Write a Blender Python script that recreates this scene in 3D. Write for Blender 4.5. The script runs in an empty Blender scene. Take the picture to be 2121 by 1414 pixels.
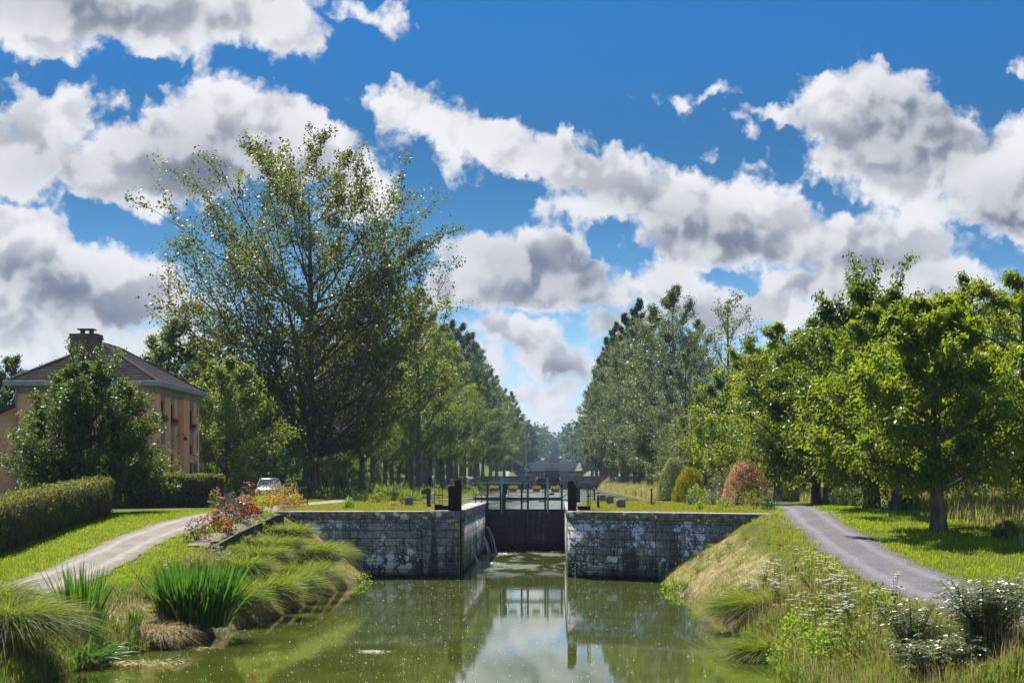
import bpy, math, random
import numpy as np
from mathutils import Vector, Matrix, noise as mnoise

sc = bpy.context.scene
COL = sc.collection
R = math.radians

# ------------------------------------------------------------------ camera
FPX, VPX, HOR, CAMZ = 3600.0, 1155.0, 994.0, 4.17     # focal length in photo pixels, canal vanishing point, eye height
cam_d = bpy.data.cameras.new('camera')
cam = bpy.data.objects.new('camera', cam_d); COL.objects.link(cam)
cam.location = (0, 0, CAMZ); cam.rotation_euler = (R(90), 0, 0)
cam_d.sensor_width = 36; cam_d.lens = FPX / 2121 * 36
cam_d.shift_x = -(VPX - 1060.5) / 2121
cam_d.shift_y = (HOR - 707) / 2121
cam_d.clip_start = 0.5; cam_d.clip_end = 12000
sc.camera = cam

# ------------------------------------------------------------------ sun, exposure
SUN_AZ, SUN_EL = -22.0, 50.0        # degrees right of +Y, and up
to_sun = Vector((math.sin(R(SUN_AZ)) * math.cos(R(SUN_EL)), math.cos(R(SUN_AZ)) * math.cos(R(SUN_EL)), math.sin(R(SUN_EL))))
sd = bpy.data.lights.new('sun', 'SUN'); sd.energy = 4.7; sd.angle = R(0.55); sd.color = (1, 0.95, 0.86)
so = bpy.data.objects.new('sun', sd); COL.objects.link(so)
so.rotation_euler = to_sun.to_track_quat('Z', 'Y').to_euler()
sc.view_settings.view_transform = 'Standard'; sc.view_settings.look = 'None'
sc.view_settings.exposure = 1.0; sc.view_settings.gamma = 1
cy = sc.cycles
cy.use_denoising = True
cy.max_bounces = 8; cy.diffuse_bounces = 3; cy.glossy_bounces = 3; cy.transmission_bounces = 4; cy.transparent_max_bounces = 8
cy.caustics_reflective = False; cy.caustics_refractive = False
cy.sample_clamp_indirect = 4
cy.volume_step_rate = 1

# ------------------------------------------------------------------ world: Nishita sky and clouds, all by direction
w = bpy.data.worlds.new('World'); sc.world = w; w.use_nodes = True
NT = w.node_tree; NT.nodes.clear()
class G:
    def __init__(s, nt): s.nt = nt
    def n(s, typ, **kw):
        nd = s.nt.nodes.new(typ)
        for k, v in kw.items(): setattr(nd, k, v)
        return nd
    def put(s, sock, v):
        if isinstance(v, bpy.types.NodeSocket): s.nt.links.new(v, sock)
        elif v is not None: sock.default_value = v
    def math(s, op, a=None, b=None, c=None, clamp=False):
        nd = s.n('ShaderNodeMath', operation=op, use_clamp=clamp)
        for i, v in enumerate((a, b, c)):
            if v is not None: s.put(nd.inputs[i], v)
        return nd.outputs[0]
    def vm(s, op, a=None, b=None, scale=None):
        nd = s.n('ShaderNodeVectorMath', operation=op)
        if a is not None: s.put(nd.inputs[0], a)
        if b is not None: s.put(nd.inputs[1], b)
        if scale is not None: s.put(nd.inputs['Scale'], scale)
        return nd.outputs['Value'] if op in ('LENGTH', 'DOT_PRODUCT', 'DISTANCE') else nd.outputs[0]
    def mix(s, f, a, b, blend='MIX'):
        nd = s.n('ShaderNodeMix', data_type='RGBA', blend_type=blend)
        s.put(nd.inputs[0], f); s.put(nd.inputs[6], a); s.put(nd.inputs[7], b)
        return nd.outputs[2]
    def noise(s, vec, scale, detail=4, rough=0.5, dist=0.0, out=0, lac=2.0, dim='3D'):
        nd = s.n('ShaderNodeTexNoise', noise_dimensions=dim); s.put(nd.inputs['Vector'], vec)
        nd.inputs['Scale'].default_value = scale; nd.inputs['Detail'].default_value = detail
        nd.inputs['Roughness'].default_value = rough; nd.inputs['Distortion'].default_value = dist
        nd.inputs['Lacunarity'].default_value = lac
        return nd.outputs[out]
    def voro(s, vec, scale, feature='F1', smooth=0.5, detail=0, out=0, rnd=1.0, dim='3D'):
        nd = s.n('ShaderNodeTexVoronoi', feature=feature, voronoi_dimensions=dim); s.put(nd.inputs['Vector'], vec)
        nd.inputs['Scale'].default_value = scale
        if 'Smoothness' in nd.inputs and feature == 'SMOOTH_F1': nd.inputs['Smoothness'].default_value = smooth
        if 'Detail' in nd.inputs: nd.inputs['Detail'].default_value = detail
        nd.inputs['Randomness'].default_value = rnd
        return nd.outputs[out]
    def ramp(s, f, lo, hi, a=0.0, b=1.0, smooth=True):
        nd = s.n('ShaderNodeMapRange', interpolation_type='SMOOTHSTEP' if smooth else 'LINEAR')
        s.put(nd.inputs['Value'], f)
        for i, v in zip((1, 2, 3, 4), (lo, hi, a, b)): s.put(nd.inputs[i], v)
        return nd.outputs[0]
    def comb(s, x, y, z):
        nd = s.n('ShaderNodeCombineXYZ')
        for i, v in enumerate((x, y, z)): s.put(nd.inputs[i], v)
        return nd.outputs[0]

#  cloud heaps: bearing / height in photo pixels from the canal's axis (x, y, half width, half height, tilt, weight)
HEAPS = [
 (60,30,260,75,0,1.2),(330,30,240,72,2,1.1),(545,40,140,70,10,.9),(625,85,50,40,40,.5),(745,25,110,26,12,.45),(805,50,45,30,45,.45),(140,85,70,36,0,.7),(330,80,160,40,0,.7),
 (85,270,120,95,-10,1.1),(200,360,150,70,15,1.0),(40,330,110,80,0,1.0),(340,340,170,105,0,1.25),(440,235,105,92,-10,1.1),(560,285,150,100,12,1.2),(680,310,110,90,25,1.0),(740,390,90,80,35,.8),(590,240,70,55,0,.8),(240,205,55,32,40,.33),
 (70,520,150,95,15,1.2),(210,590,190,90,15,1.25),(0,620,170,130,0,1.2),(330,620,130,80,20,1.1),(150,660,230,60,0,1.0),(40,720,120,50,0,.9),(300,720,160,50,0,.6),
 (850,225,95,52,10,.95),(950,270,110,56,25,1.0),(1060,310,125,58,22,1.1),(1170,340,120,60,25,1.1),(1290,385,130,72,25,1.15),(1420,440,170,85,22,1.2),(1560,460,150,85,15,1.15),(1230,425,110,50,-5,.8),(1440,510,160,45,8,1.0),(1640,500,110,70,0,1.0),(940,330,60,36,50,.45),(800,290,60,45,60,.4),
 (1000,530,110,62,0,1.1),(1140,530,90,72,0,1.1),(1215,590,95,60,35,1.1),(1090,590,170,55,8,1.1),(960,600,90,60,0,.9),
 (1800,205,125,85,0,1.15),(1730,240,90,75,0,1.1),(1620,240,110,26,12,.75),(1880,285,165,110,12,1.3),(1760,330,120,60,0,1.0),(1990,340,170,90,20,1.2),(2110,330,110,100,0,1.2),(2090,430,110,75,20,1.0),(1880,400,150,50,20,.9),
 (1750,520,160,85,10,1.1),(1890,510,150,80,15,1.1),(1990,570,110,55,25,1.0),(1650,590,100,50,0,.8),(1820,600,230,65,5,1.1),(1700,440,26,40,0,.35),
 (1385,590,80,68,0,1.0),(1480,650,130,60,15,1.05),(1590,650,120,50,0,.9),(1290,670,130,50,0,.8),(1300,600,60,30,30,.6),
 (1040,680,95,52,15,1.0),(1130,730,110,62,25,1.1),(1195,760,70,60,30,.8),(1110,820,140,50,0,.7),(1180,860,200,45,0,.6),(1000,760,80,60,0,.6),
 (1400,205,80,28,12,.36),(1470,200,60,26,-5,.30),(1470,330,26,18,0,.36),(1560,350,30,40,0,.22),(2118,140,22,45,0,.5),(1560,270,60,16,40,.26),
 (-200,500,200,140,0,1.1),(-300,200,220,90,0,1.0),(2350,450,220,120,0,1.1),(2500,200,220,90,0,1.0),
]
def bearing(px, py):
    az = math.atan((px - VPX) / FPX); el = math.atan((HOR - py) / FPX * math.cos(az))
    return az * 36, el * 36
SHADES = [   # broad grey undersides (same measure), weight = how dark
 (120,15,260,40,0,.75),(420,25,160,28,0,.35),(450,350,170,75,15,.95),(400,300,70,50,30,.5),(110,350,120,55,5,.55),(560,330,80,60,0,.5),
 (110,590,150,45,12,.8),(190,650,230,45,5,.6),(330,640,90,45,0,.35),
 (1150,320,80,26,20,.25),(1330,430,90,30,22,.4),(1470,475,170,44,18,.95),(1420,520,80,30,10,.5),(1600,500,60,30,0,.3),
 (1130,585,150,50,22,1.1),(1195,540,45,55,30,.8),(1000,580,90,40,0,.45),
 (1890,265,95,72,15,1.25),(1850,310,140,34,8,.9),(1960,330,50,40,30,.6),(2095,440,90,60,20,.95),(1990,390,60,35,30,.35),
 (1820,560,110,34,8,.55),(1930,570,90,30,20,.5),(1700,600,80,30,0,.45),(1760,500,90,26,0,.3),
 (1060,730,70,26,25,.45),(1160,760,60,26,30,.45),(1000,690,40,26,0,.3),(1440,660,80,30,20,.3),(1400,600,40,30,40,.25),
]
g = G(NT)
tc = g.n('ShaderNodeTexCoord'); sep = g.n('ShaderNodeSeparateXYZ'); g.put(sep.inputs[0], tc.outputs['Generated'])
az = g.math('ARCTAN2', sep.outputs[0], sep.outputs[1]); el = g.math('ARCSINE', sep.outputs[2])
AX = g.math('MULTIPLY', az, 36); EL = g.math('MULTIPLY', g.math('ABSOLUTE', el), 36)
sky = g.n('ShaderNodeTexSky', sky_type='NISHITA'); sky.sun_disc = False
sky.sun_elevation = R(SUN_EL); sky.sun_rotation = R(SUN_AZ); sky.altitude = 300; sky.air_density = 1.0; sky.dust_density = .0; sky.ozone_density = 4.5
hs = g.n('ShaderNodeHueSaturation'); g.put(hs.inputs['Color'], sky.outputs[0]); g.put(hs.inputs['Saturation'], g.ramp(el, R(0), R(7), .35, 1.38)); hs.inputs['Value'].default_value = .53
skc = g.vm('MULTIPLY', g.vm('SCALE', hs.outputs[0], scale=g.math('MULTIPLY', g.math('MULTIPLY', g.ramp(el, R(1), R(15), 1.0, .60), g.math('MULTIPLY', g.ramp(el, R(2.5), R(9), 1.0, .70), g.ramp(el, R(10), R(15.5), 1.0, 1.55))), g.ramp(el, R(17), R(38), 1.0, 1.6))), g.mix(g.ramp(el, R(0), R(8)), (.80, .94, 1.16, 1), (.78, .98, 1.10, 1)))
P = g.comb(AX, EL, 0)
wv = g.vm('SUBTRACT', g.noise(P, 1.1, 4, .60, out=1, dim='2D'), (.5, .5, .5))
Pw = g.vm('ADD', P, g.vm('SCALE', wv, scale=.80))
Ps = g.vm('ADD', P, g.vm('SCALE', wv, scale=.38))
Pd = (-.10, .22, 0)
f1 = g.noise(P, .8, 9, .60, .1, dim='2D'); f1b = g.noise(g.vm('ADD', P, Pd), .8, 5, .60, .1, dim='2D')
f2 = g.voro(Pw, 2.0, 'SMOOTH_F1', .6, 1, dim='2D'); f2b = g.voro(g.vm('ADD', Pw, Pd), 2.0, 'SMOOTH_F1', .6, 1, dim='2D')
def dens(f, v): return g.math('ADD', g.math('MULTIPLY', g.math('SUBTRACT', f, .5), 1.35), g.math('MULTIPLY', g.math('SUBTRACT', .42, v), .45))
dn, dnb = dens(f1, f2), dens(f1b, f2b)
fl, flb = g.noise(Ps, .80, 2, .5, dim='2D'), g.noise(g.vm('ADD', Ps, (-.20, .50, 0)), .80, 2, .5, dim='2D')
relief = g.math('ADD', g.math('MULTIPLY', g.ramp(g.math('SUBTRACT', fl, flb), -.28, .28), .74), g.math('MULTIPLY', g.ramp(g.math('SUBTRACT', dn, dnb), -.36, .34), .26))
CLOUD_W, CLOUD_G = (4.55, 4.6, 4.7, 1), (.78, .92, 1.32, 1)
def heap_field(g, Pw, lst, grow, box, reach):
    """the largest of the heaps that matter inside a patch of sky"""
    acc = None
    for (hx, hy, rx, ry, rot, wt) in lst:
        ax, e = bearing(hx, hy); rx, ry = rx / 100 * grow, ry / 100 * grow
        c, s_ = abs(math.cos(R(rot))), abs(math.sin(R(rot))); ex = (rx * c + ry * s_) * reach + .45; ey = (rx * s_ + ry * c) * reach + .45
        if ax + ex < box[0] or ax - ex > box[1] or e + ey < box[2] or e - ey > box[3]: continue
        mp = g.n('ShaderNodeMapping', vector_type='TEXTURE'); g.put(mp.inputs[0], Pw)
        if acc is None: mp.inputs[1].default_value = (ax, e, 0)
        else: g.put(mp.inputs[1], g.comb(ax, e, acc))      # chained one after the other, which keeps the shader's stack small
        mp.inputs[2].default_value = (0, 0, -R(rot)); mp.inputs[3].default_value = (rx, ry, 1e6)
        v = g.math('MULTIPLY', g.math('SUBTRACT', 1.0, g.vm('LENGTH', mp.outputs[0])), wt)
        acc = v if acc is None else g.math('SMOOTH_MAX', acc, v, .22)
    return acc
def bg_of(g, col):
    b = g.n('ShaderNodeBackground'); g.put(b.inputs[0], col); b.inputs[1].default_value = .10; return b.outputs[0]
def tile(box):
    """one patch of sky as a node group of its own"""
    t = bpy.data.node_groups.new('sky_patch', 'ShaderNodeTree')
    for nm, ty in (('sky', 'NodeSocketColor'), ('Pw', 'NodeSocketVector'), ('dn', 'NodeSocketFloat'), ('relief', 'NodeSocketFloat'), ('Ps', 'NodeSocketVector')): t.interface.new_socket(nm, in_out='INPUT', socket_type=ty)
    t.interface.new_socket('bg', in_out='OUTPUT', socket_type='NodeSocketShader')
    q = G(t); i_ = q.n('NodeGroupInput').outputs; o_ = q.n('NodeGroupOutput')
    sk, Pw_, dn_, rel = i_[0], i_[1], i_[2], i_[3]
    acc = heap_field(q, Pw_, HEAPS, 1.10, box, 1.75)
    if acc is None: q.put(o_.inputs[0], bg_of(q, sk)); return t
    D = q.math('ADD', q.math('MULTIPLY', q.math('MAXIMUM', acc, -1.2), 1.25), dn_)
    alpha = q.ramp(D, -.03, .44, smooth=True)
    S = heap_field(q, i_[4], SHADES, 1.65, box, 1.05)
    depth = q.ramp(q.math('ADD', q.math('MULTIPLY', acc, 1.1), q.math('MULTIPLY', dn_, .5)), .0, .55)
    sh = q.math('MULTIPLY', q.math('MULTIPLY', q.ramp(rel, .72, .18), .40), q.math('ADD', q.math('MULTIPLY', depth, .80), .06))
    if S is not None:
        sv = q.math('MULTIPLY', q.ramp(S, -.40, .80), q.math('ADD', .74, q.math('MULTIPLY', q.math('SUBTRACT', .5, rel), .34)))
        sh = q.math('ADD', sh, q.math('MULTIPLY', q.math('MULTIPLY', sv, depth), .80))
    q.put(o_.inputs[0], bg_of(q, q.mix(alpha, sk, q.mix(q.ramp(sh, -.10, 1.22), CLOUD_W, CLOUD_G)))); return t
def use_tile(box):
    t = tile(box); nd = g.n('ShaderNodeGroup'); nd.node_tree = t
    for k_, v_ in enumerate((skc, Pw, dn, relief, Ps)): g.put(nd.inputs[k_], v_)
    return nd.outputs[0]
def split(box, nx_, ny_):
    """a tree of patches: a ray only works out the clouds of the patch it meets"""
    if nx_ == 1 and ny_ == 1: return use_tile(box)
    mxs = g.n('ShaderNodeMixShader')
    if nx_ >= ny_:
        h = nx_ // 2; c = box[0] + (box[1] - box[0]) * h / nx_
        g.put(mxs.inputs[0], g.math('GREATER_THAN', AX, c)); A_, B_ = split((box[0], c, box[2], box[3]), h, ny_), split((c, box[1], box[2], box[3]), nx_ - h, ny_)
    else:
        h = ny_ // 2; c = box[2] + (box[3] - box[2]) * h / ny_
        g.put(mxs.inputs[0], g.math('GREATER_THAN', EL, c)); A_, B_ = split((box[0], box[1], box[2], c), nx_, h), split((box[0], box[1], c, box[3]), nx_, ny_ - h)
    g.put(mxs.inputs[1], A_); g.put(mxs.inputs[2], B_); return mxs.outputs[0]
BOX = (-16.0, 14.5, 0.0, 11.5)
inside = g.math('MULTIPLY', g.math('LESS_THAN', g.math('ABSOLUTE', g.math('SUBTRACT', AX, (BOX[0] + BOX[1]) / 2)), (BOX[1] - BOX[0]) / 2), g.math('LESS_THAN', EL, BOX[3]))
rest = bg_of(g, g.mix(g.ramp(g.noise(tc.outputs['Generated'], 3.2, 3, .6), .50, .66, 0, .9), skc, (5.2, 5.3, 5.5, 1)))   # the rest of the dome: scattered fair-weather cloud
mxr = g.n('ShaderNodeMixShader'); g.put(mxr.inputs[0], inside); g.put(mxr.inputs[1], rest); g.put(mxr.inputs[2], split(BOX, 8, 4))
ow = g.n('ShaderNodeOutputWorld'); g.put(ow.inputs[0], mxr.outputs[0])
w.cycles.sampling_method = 'MANUAL'; w.cycles.sample_map_resolution = 512

# ------------------------------------------------------------------ helpers
def photo(px, py, Y):
    """world point at distance Y seen at that place of the photograph (for measuring)"""
    return ((px - VPX) * Y / FPX, Y, CAMZ - (py - HOR) * Y / FPX)
def unit(v): return v / (np.linalg.norm(v, axis=-1, keepdims=True) + 1e-9)
def rng_of(seed): return np.random.default_rng(seed)

def mesh_np(name, V, F, smooth=False, uv=None, attrs=None):
    """V (n,3); F = array (m,k) or list of such arrays"""
    if not isinstance(F, list): F = [F]
    F = [np.asarray(f, dtype=np.int32) for f in F if len(f)]
    me = bpy.data.meshes.new(name)
    V = np.asarray(V, dtype=np.float32)
    me.vertices.add(len(V)); me.vertices.foreach_set('co', V.ravel())
    tot = np.concatenate([np.full(len(f), f.shape[1], dtype=np.int32) for f in F])
    idx = np.concatenate([f.ravel() for f in F])
    st = np.concatenate([[0], np.cumsum(tot)[:-1]]).astype(np.int32)
    me.loops.add(len(idx)); me.loops.foreach_set('vertex_index', idx)
    me.polygons.add(len(tot)); me.polygons.foreach_set('loop_start', st); me.polygons.foreach_set('loop_total', tot)
    if smooth: me.polygons.foreach_set('use_smooth', np.ones(len(tot), dtype=bool))
    if uv is not None:
        ul = me.uv_layers.new(name='UVMap'); ul.data.foreach_set('uv', np.asarray(uv, dtype=np.float32).ravel())
    for an, av in (attrs or {}).items():
        a = me.attributes.new(an, 'FLOAT', 'POINT'); a.data.foreach_set('value', np.asarray(av, dtype=np.float32))
    me.update(calc_edges=True); me.validate()
    return me
def link(name, me, mat=None, parent=None, loc=None):
    o = bpy.data.objects.new(name, me); COL.objects.link(o)
    if mat is not None and me is not None:
        for m in (mat if isinstance(mat, (list, tuple)) else [mat]): me.materials.append(m)
    if parent is not None: o.parent = parent
    if loc is not None: o.location = loc
    return o
def tag(o, label=None, cat=None, group=None, kind=None):
    if label: o['label'] = label
    if cat: o['category'] = cat
    if group: o['group'] = group
    if kind: o['kind'] = kind
    return o
def thing(name, label, cat, loc=(0, 0, 0), rz=0.0, group=None):
    o = bpy.data.objects.new(name, None); COL.objects.link(o); o.location = loc; o.rotation_euler = (0, 0, rz)
    o.empty_display_size = .3
    return tag(o, label, cat, group)
def dup(root, loc, rz=0.0, scale=1.0, label=None, group=None, kids=True):
    """a copy of a thing and of each of its parts and sub-parts"""
    r = root.copy(); COL.objects.link(r); r.location = loc; r.rotation_euler = (0, 0, rz)
    r.scale = (scale,) * 3 if not isinstance(scale, tuple) else scale
    if label: r['label'] = label
    if group: r['group'] = group
    for ch in list(root.children) if kids else []:
        c = ch.copy(); COL.objects.link(c); c.parent = r
        for gch in list(ch.children):
            d = gch.copy(); COL.objects.link(d); d.parent = c
    return r

class MB:
    """collects boxes, bars, tubes and lathes into one mesh"""
    def __init__(s): s.v = []; s.f = []; s.n = 0
    def add(s, v, f):
        v = [tuple(map(float, p)) for p in v]
        s.v += v; s.f += [tuple(i + s.n for i in q) for q in f]; s.n += len(v); return s
    def box(s, x0, x1, y0, y1, z0, z1, b=0.0):
        if b <= 0:
            v = [(x, y, z) for z in (z0, z1) for y in (y0, y1) for x in (x0, x1)]
            return s.add(v, [(0, 2, 3, 1), (4, 5, 7, 6), (0, 1, 5, 4), (2, 6, 7, 3), (0, 4, 6, 2), (1, 3, 7, 5)])
        def ring(z, i):
            return [(x0 + b + i, y0 + i, z), (x1 - b - i, y0 + i, z), (x1 - i, y0 + b + i, z), (x1 - i, y1 - b - i, z), (x1 - b - i, y1 - i, z), (x0 + b + i, y1 - i, z), (x0 + i, y1 - b - i, z), (x0 + i, y0 + b + i, z)]
        v = ring(z0, 0) + ring(z1 - b, 0) + ring(z1, b)
        f = [tuple(range(7, -1, -1)), tuple(range(16, 24))]
        for k in (0, 8):
            for i in range(8): j = (i + 1) % 8; f.append((k + i, k + j, k + 8 + j, k + 8 + i))
        return s.add(v, f)
    def tube(s, pts, r, n=6, r1=None, cap=True):
        pts = [Vector(p) for p in pts]; m = len(pts)
        rr = r if isinstance(r, (list, tuple)) else [r + ((r1 if r1 is not None else r) - r) * i / max(1, m - 1) for i in range(m)]
        v = []; f = []
        ref = None
        for i, p in enumerate(pts):
            t = (pts[min(m - 1, i + 1)] - pts[max(0, i - 1)]).normalized()
            if ref is None: ref = t.orthogonal().normalized()
            ref = (ref - t * ref.dot(t)).normalized(); b = t.cross(ref)
            for k in range(n):
                a = 2 * math.pi * k / n; v.append(p + (ref * math.cos(a) + b * math.sin(a)) * rr[i])
        for i in range(m - 1):
            for k in range(n):
                a, b_ = i * n + k, i * n + (k + 1) % n; f.append((a, b_, b_ + n, a + n))
        if cap: f += [tuple(range(n - 1, -1, -1)), tuple(range((m - 1) * n, m * n))]
        return s.add(v, f)
    def lathe(s, prof, c=(0, 0, 0), n=16):
        v = []; f = []
        for (r, z) in prof:
            for k in range(n):
                a = 2 * math.pi * k / n; v.append((c[0] + r * math.cos(a), c[1] + r * math.sin(a), c[2] + z))
        for i in range(len(prof) - 1):
            for k in range(n):
                a, b = i * n + k, i * n + (k + 1) % n; f.append((a, b, b + n, a + n))
        f += [tuple(range(n - 1, -1, -1)), tuple(range((len(prof) - 1) * n, len(prof) * n))]
        return s.add(v, f)
    def prism(s, poly, axis, a0, a1):
        """polygon of (u,v) swept along an axis from a0 to a1"""
        def P(u, v_, a): return {'x': (a, u, v_), 'y': (u, a, v_), 'z': (u, v_, a)}[axis]
        n = len(poly); v = [P(u, q, a0) for u, q in poly] + [P(u, q, a1) for u, q in poly]
        f = [tuple(range(n - 1, -1, -1)), tuple(range(n, 2 * n))] + [(i, (i + 1) % n, n + (i + 1) % n, n + i) for i in range(n)]
        return s.add(v, f)
    def build(s, name, mat, parent=None, loc=None, smooth=False):
        me = bpy.data.meshes.new(name); me.from_pydata(s.v, [], s.f); me.update()
        if smooth: me.polygons.foreach_set('use_smooth', [True] * len(me.polygons))
        return link(name, me, mat, parent, loc)

# ------------------------------------------------------------------ materials
MATS = {}
def material(name):
    m = bpy.data.materials.new(name); m.use_nodes = True; m.node_tree.nodes.clear()
    MATS[name] = m; gg = G(m.node_tree); out = gg.n('ShaderNodeOutputMaterial')
    return m, gg, out
def pbsdf(gg, col, rough=.7, spec=.4, metal=0.0, normal=None):
    p = gg.n('ShaderNodeBsdfPrincipled'); gg.put(p.inputs['Base Color'], col); gg.put(p.inputs['Roughness'], rough)
    p.inputs['Specular IOR Level'].default_value = spec; p.inputs['Metallic'].default_value = metal
    if normal is not None: gg.put(p.inputs['Normal'], normal)
    return p
def bump(gg, h, strength=.4, dist=.02):
    b = gg.n('ShaderNodeBump'); gg.put(b.inputs['Height'], h); b.inputs['Strength'].default_value = strength; b.inputs['Distance'].default_value = dist
    return b.outputs[0]
def objc(gg): return gg.n('ShaderNodeTexCoord').outputs['Object']
def geo_pos(gg): return gg.n('ShaderNodeNewGeometry').outputs['Position']
def m_plain(name, c0, c1=None, scale=6.0, rough=.6, spec=.4, metal=0.0, bmp=.25, detail=5):
    """a painted or weathered surface: two tones broken by noise"""
    m, gg, out = material(name); c1 = c1 or tuple(x * .6 for x in c0)
    co = objc(gg); n1 = gg.noise(co, scale, detail, .6); n2 = gg.noise(co, scale * 9, 3, .6)
    f = gg.ramp(gg.math('ADD', gg.math('MULTIPLY', n1, .75), gg.math('MULTIPLY', n2, .25)), .35, .65)
    col = gg.mix(f, tuple(c0) + (1,), tuple(c1) + (1,))
    p = pbsdf(gg, col, gg.ramp(n2, .2, .8, rough - .12, min(1, rough + .12)), spec, metal, bump(gg, n2, bmp, .01))
    gg.put(out.inputs[0], p.outputs[0]); return m
def m_leaf(name, dark, light, trans, tf=.42, rough=.42, spec=.3, tip=None, k=1.22):
    """leaf: glossy above, light comes through; each leaf its own tone"""
    rough = max(rough, .42); spec = spec * .45; dark, light, trans = (tuple(min(.85, x * k) for x in c_) for c_ in (dark, light, trans))
    m, gg, out = material(name)
    rnd = gg.n('ShaderNodeNewGeometry').outputs['Random Per Island']
    big = gg.noise(objc(gg), .35, 2, .5)
    f = gg.math('ADD', gg.math('MULTIPLY', rnd, .6), gg.math('MULTIPLY', gg.ramp(big, .35, .65), .4))
    col = gg.mix(f, tuple(dark) + (1,), tuple(light) + (1,))
    if tip is not None:
        col = gg.mix(gg.ramp(gg.math('FRACT', gg.math('MULTIPLY', rnd, 17.3)), tip[1], tip[1] + .02), col, tuple(tip[0]) + (1,))
    p = pbsdf(gg, col, rough, spec)
    t = gg.n('ShaderNodeBsdfTranslucent'); gg.put(t.inputs[0], gg.mix(f, tuple(x * .7 for x in trans) + (1,), tuple(trans) + (1,)))
    mx = gg.n('ShaderNodeMixShader'); mx.inputs[0].default_value = tf
    gg.put(mx.inputs[1], p.outputs[0]); gg.put(mx.inputs[2], t.outputs[0]); gg.put(out.inputs[0], mx.outputs[0]); return m
def m_petal(name, c0, c1):
    return m_leaf(name, c0, c1, tuple(min(1, x * 1.1) for x in c0), tf=.35, rough=.6, spec=.2, k=1.05)
def m_bark(name, c0, c1):
    m, gg, out = material(name); co = objc(gg)
    mp = gg.n('ShaderNodeMapping'); gg.put(mp.inputs[0], co); mp.inputs[3].default_value = (1, 1, .22)
    n = gg.noise(mp.outputs[0], 7, 6, .65); n2 = gg.noise(co, 1.3, 4, .6)
    col = gg.mix(gg.ramp(gg.math('ADD', gg.math('MULTIPLY', n, .6), gg.math('MULTIPLY', n2, .4)), .36, .62), tuple(c0) + (1,), tuple(c1) + (1,))
    p = pbsdf(gg, col, .9, .2, 0, bump(gg, n, .7, .05)); gg.put(out.inputs[0], p.outputs[0]); return m

M = {}
M['bark_grey'] = m_bark('bark_grey', (.20, .18, .15), (.075, .062, .05))
M['bark_dark'] = m_bark('bark_dark', (.13, .105, .085), (.045, .036, .03))
M['bark_pale'] = m_bark('bark_pale', (.34, .32, .28), (.16, .145, .12))
M['poplar'] = m_leaf('poplar_leaf', (.048, .070, .014), (.125, .145, .030), (.24, .28, .020), tf=.36, rough=.44, spec=.32)
M['avenue'] = m_leaf('avenue_leaf', (.050, .090, .020), (.15, .195, .058), (.32, .40, .028), tf=.42, rough=.44, spec=.32)
M['darkpop'] = m_leaf('dark_poplar_leaf', (.022, .048, .016), (.060, .10, .028), (.11, .18, .02), tf=.34, rough=.45, spec=.35)
M['silver'] = m_leaf('silver_leaf', (.075, .105, .045), (.25, .28, .19), (.24, .30, .06), tf=.32, rough=.42, spec=.35)
M['chestnut'] = m_leaf('chestnut_leaf', (.030, .070, .009), (.110, .165, .014), (.36, .45, .012), tf=.48, rough=.42, spec=.45, k=1.12)
M['chestnut_dark'] = m_leaf('chestnut_dark_leaf', (.024, .058, .010), (.075, .125, .016), (.24, .33, .014), tf=.42, rough=.42, spec=.45, k=1.1)
M['willow'] = m_leaf('willow_leaf', (.075, .115, .040), (.150, .195, .075), (.26, .33, .07), tf=.36, rough=.35)
M['laurel'] = m_leaf('laurel_leaf', (.038, .066, .018), (.10, .138, .045), (.19, .27, .030), tf=.36, rough=.45, spec=.3)
M['wood_far'] = m_leaf('far_leaf', (.030, .065, .018), (.085, .125, .028), (.13, .19, .03), tf=.3, rough=.5, spec=.3)
M['mistle'] = m_leaf('mistletoe_leaf', (.028, .045, .010), (.055, .075, .016), (.09, .12, .015), tf=.3)
M['hedge'] = m_leaf('hedge_leaf', (.040, .062, .016), (.090, .110, .022), (.26, .28, .02), tf=.34, rough=.5, spec=.25, tip=((.17, .13, .04), .93))
M['bush_dark'] = m_leaf('bush_dark_leaf', (.022, .052, .014), (.050, .095, .020), (.10, .18, .02), tf=.3)
M['bush_lime'] = m_leaf('bush_lime_leaf', (.100, .190, .016), (.19, .31, .025), (.38, .55, .03), tf=.45)
M['bush_gold'] = m_leaf('bush_gold_leaf', (.130, .140, .012), (.26, .25, .022), (.42, .42, .02), tf=.42)
M['bush_grey'] = m_leaf('bush_grey_leaf', (.085, .110, .075), (.170, .195, .130), (.2, .25, .1), tf=.3)
M['bush_pale'] = m_leaf('bush_pale_leaf', (.17, .20, .10), (.33, .36, .20), (.36, .42, .14), tf=.35)
M['bush_red'] = m_leaf('bush_red_leaf', (.40, .22, .13), (.66, .42, .29), (.6, .36, .18), tf=.40, rough=.45, tip=((.10, .15, .03), .72))
M['bush_purple'] = m_leaf('bush_purple_leaf', (.050, .055, .045), (.12, .125, .10), (.12, .14, .07), tf=.25, rough=.4, spec=.5)
M['elder'] = m_leaf('elder_leaf', (.075, .12, .045), (.17, .22, .11), (.26, .34, .06), tf=.32, rough=.42, spec=1.6, tip=((.30, .13, .03), .975))
M['herb'] = m_leaf('herb_leaf', (.055, .095, .018), (.125, .165, .035), (.27, .35, .03), tf=.42)
M['sedge'] = m_leaf('sedge_blade', (.060, .095, .014), (.150, .190, .030), (.30, .37, .03), tf=.42, rough=.52, spec=.22, tip=((.30, .25, .08), .88))
M['iris'] = m_leaf('iris_blade', (.018, .062, .016), (.045, .120, .022), (.12, .30, .02), tf=.36, rough=.28, spec=.55)
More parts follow.
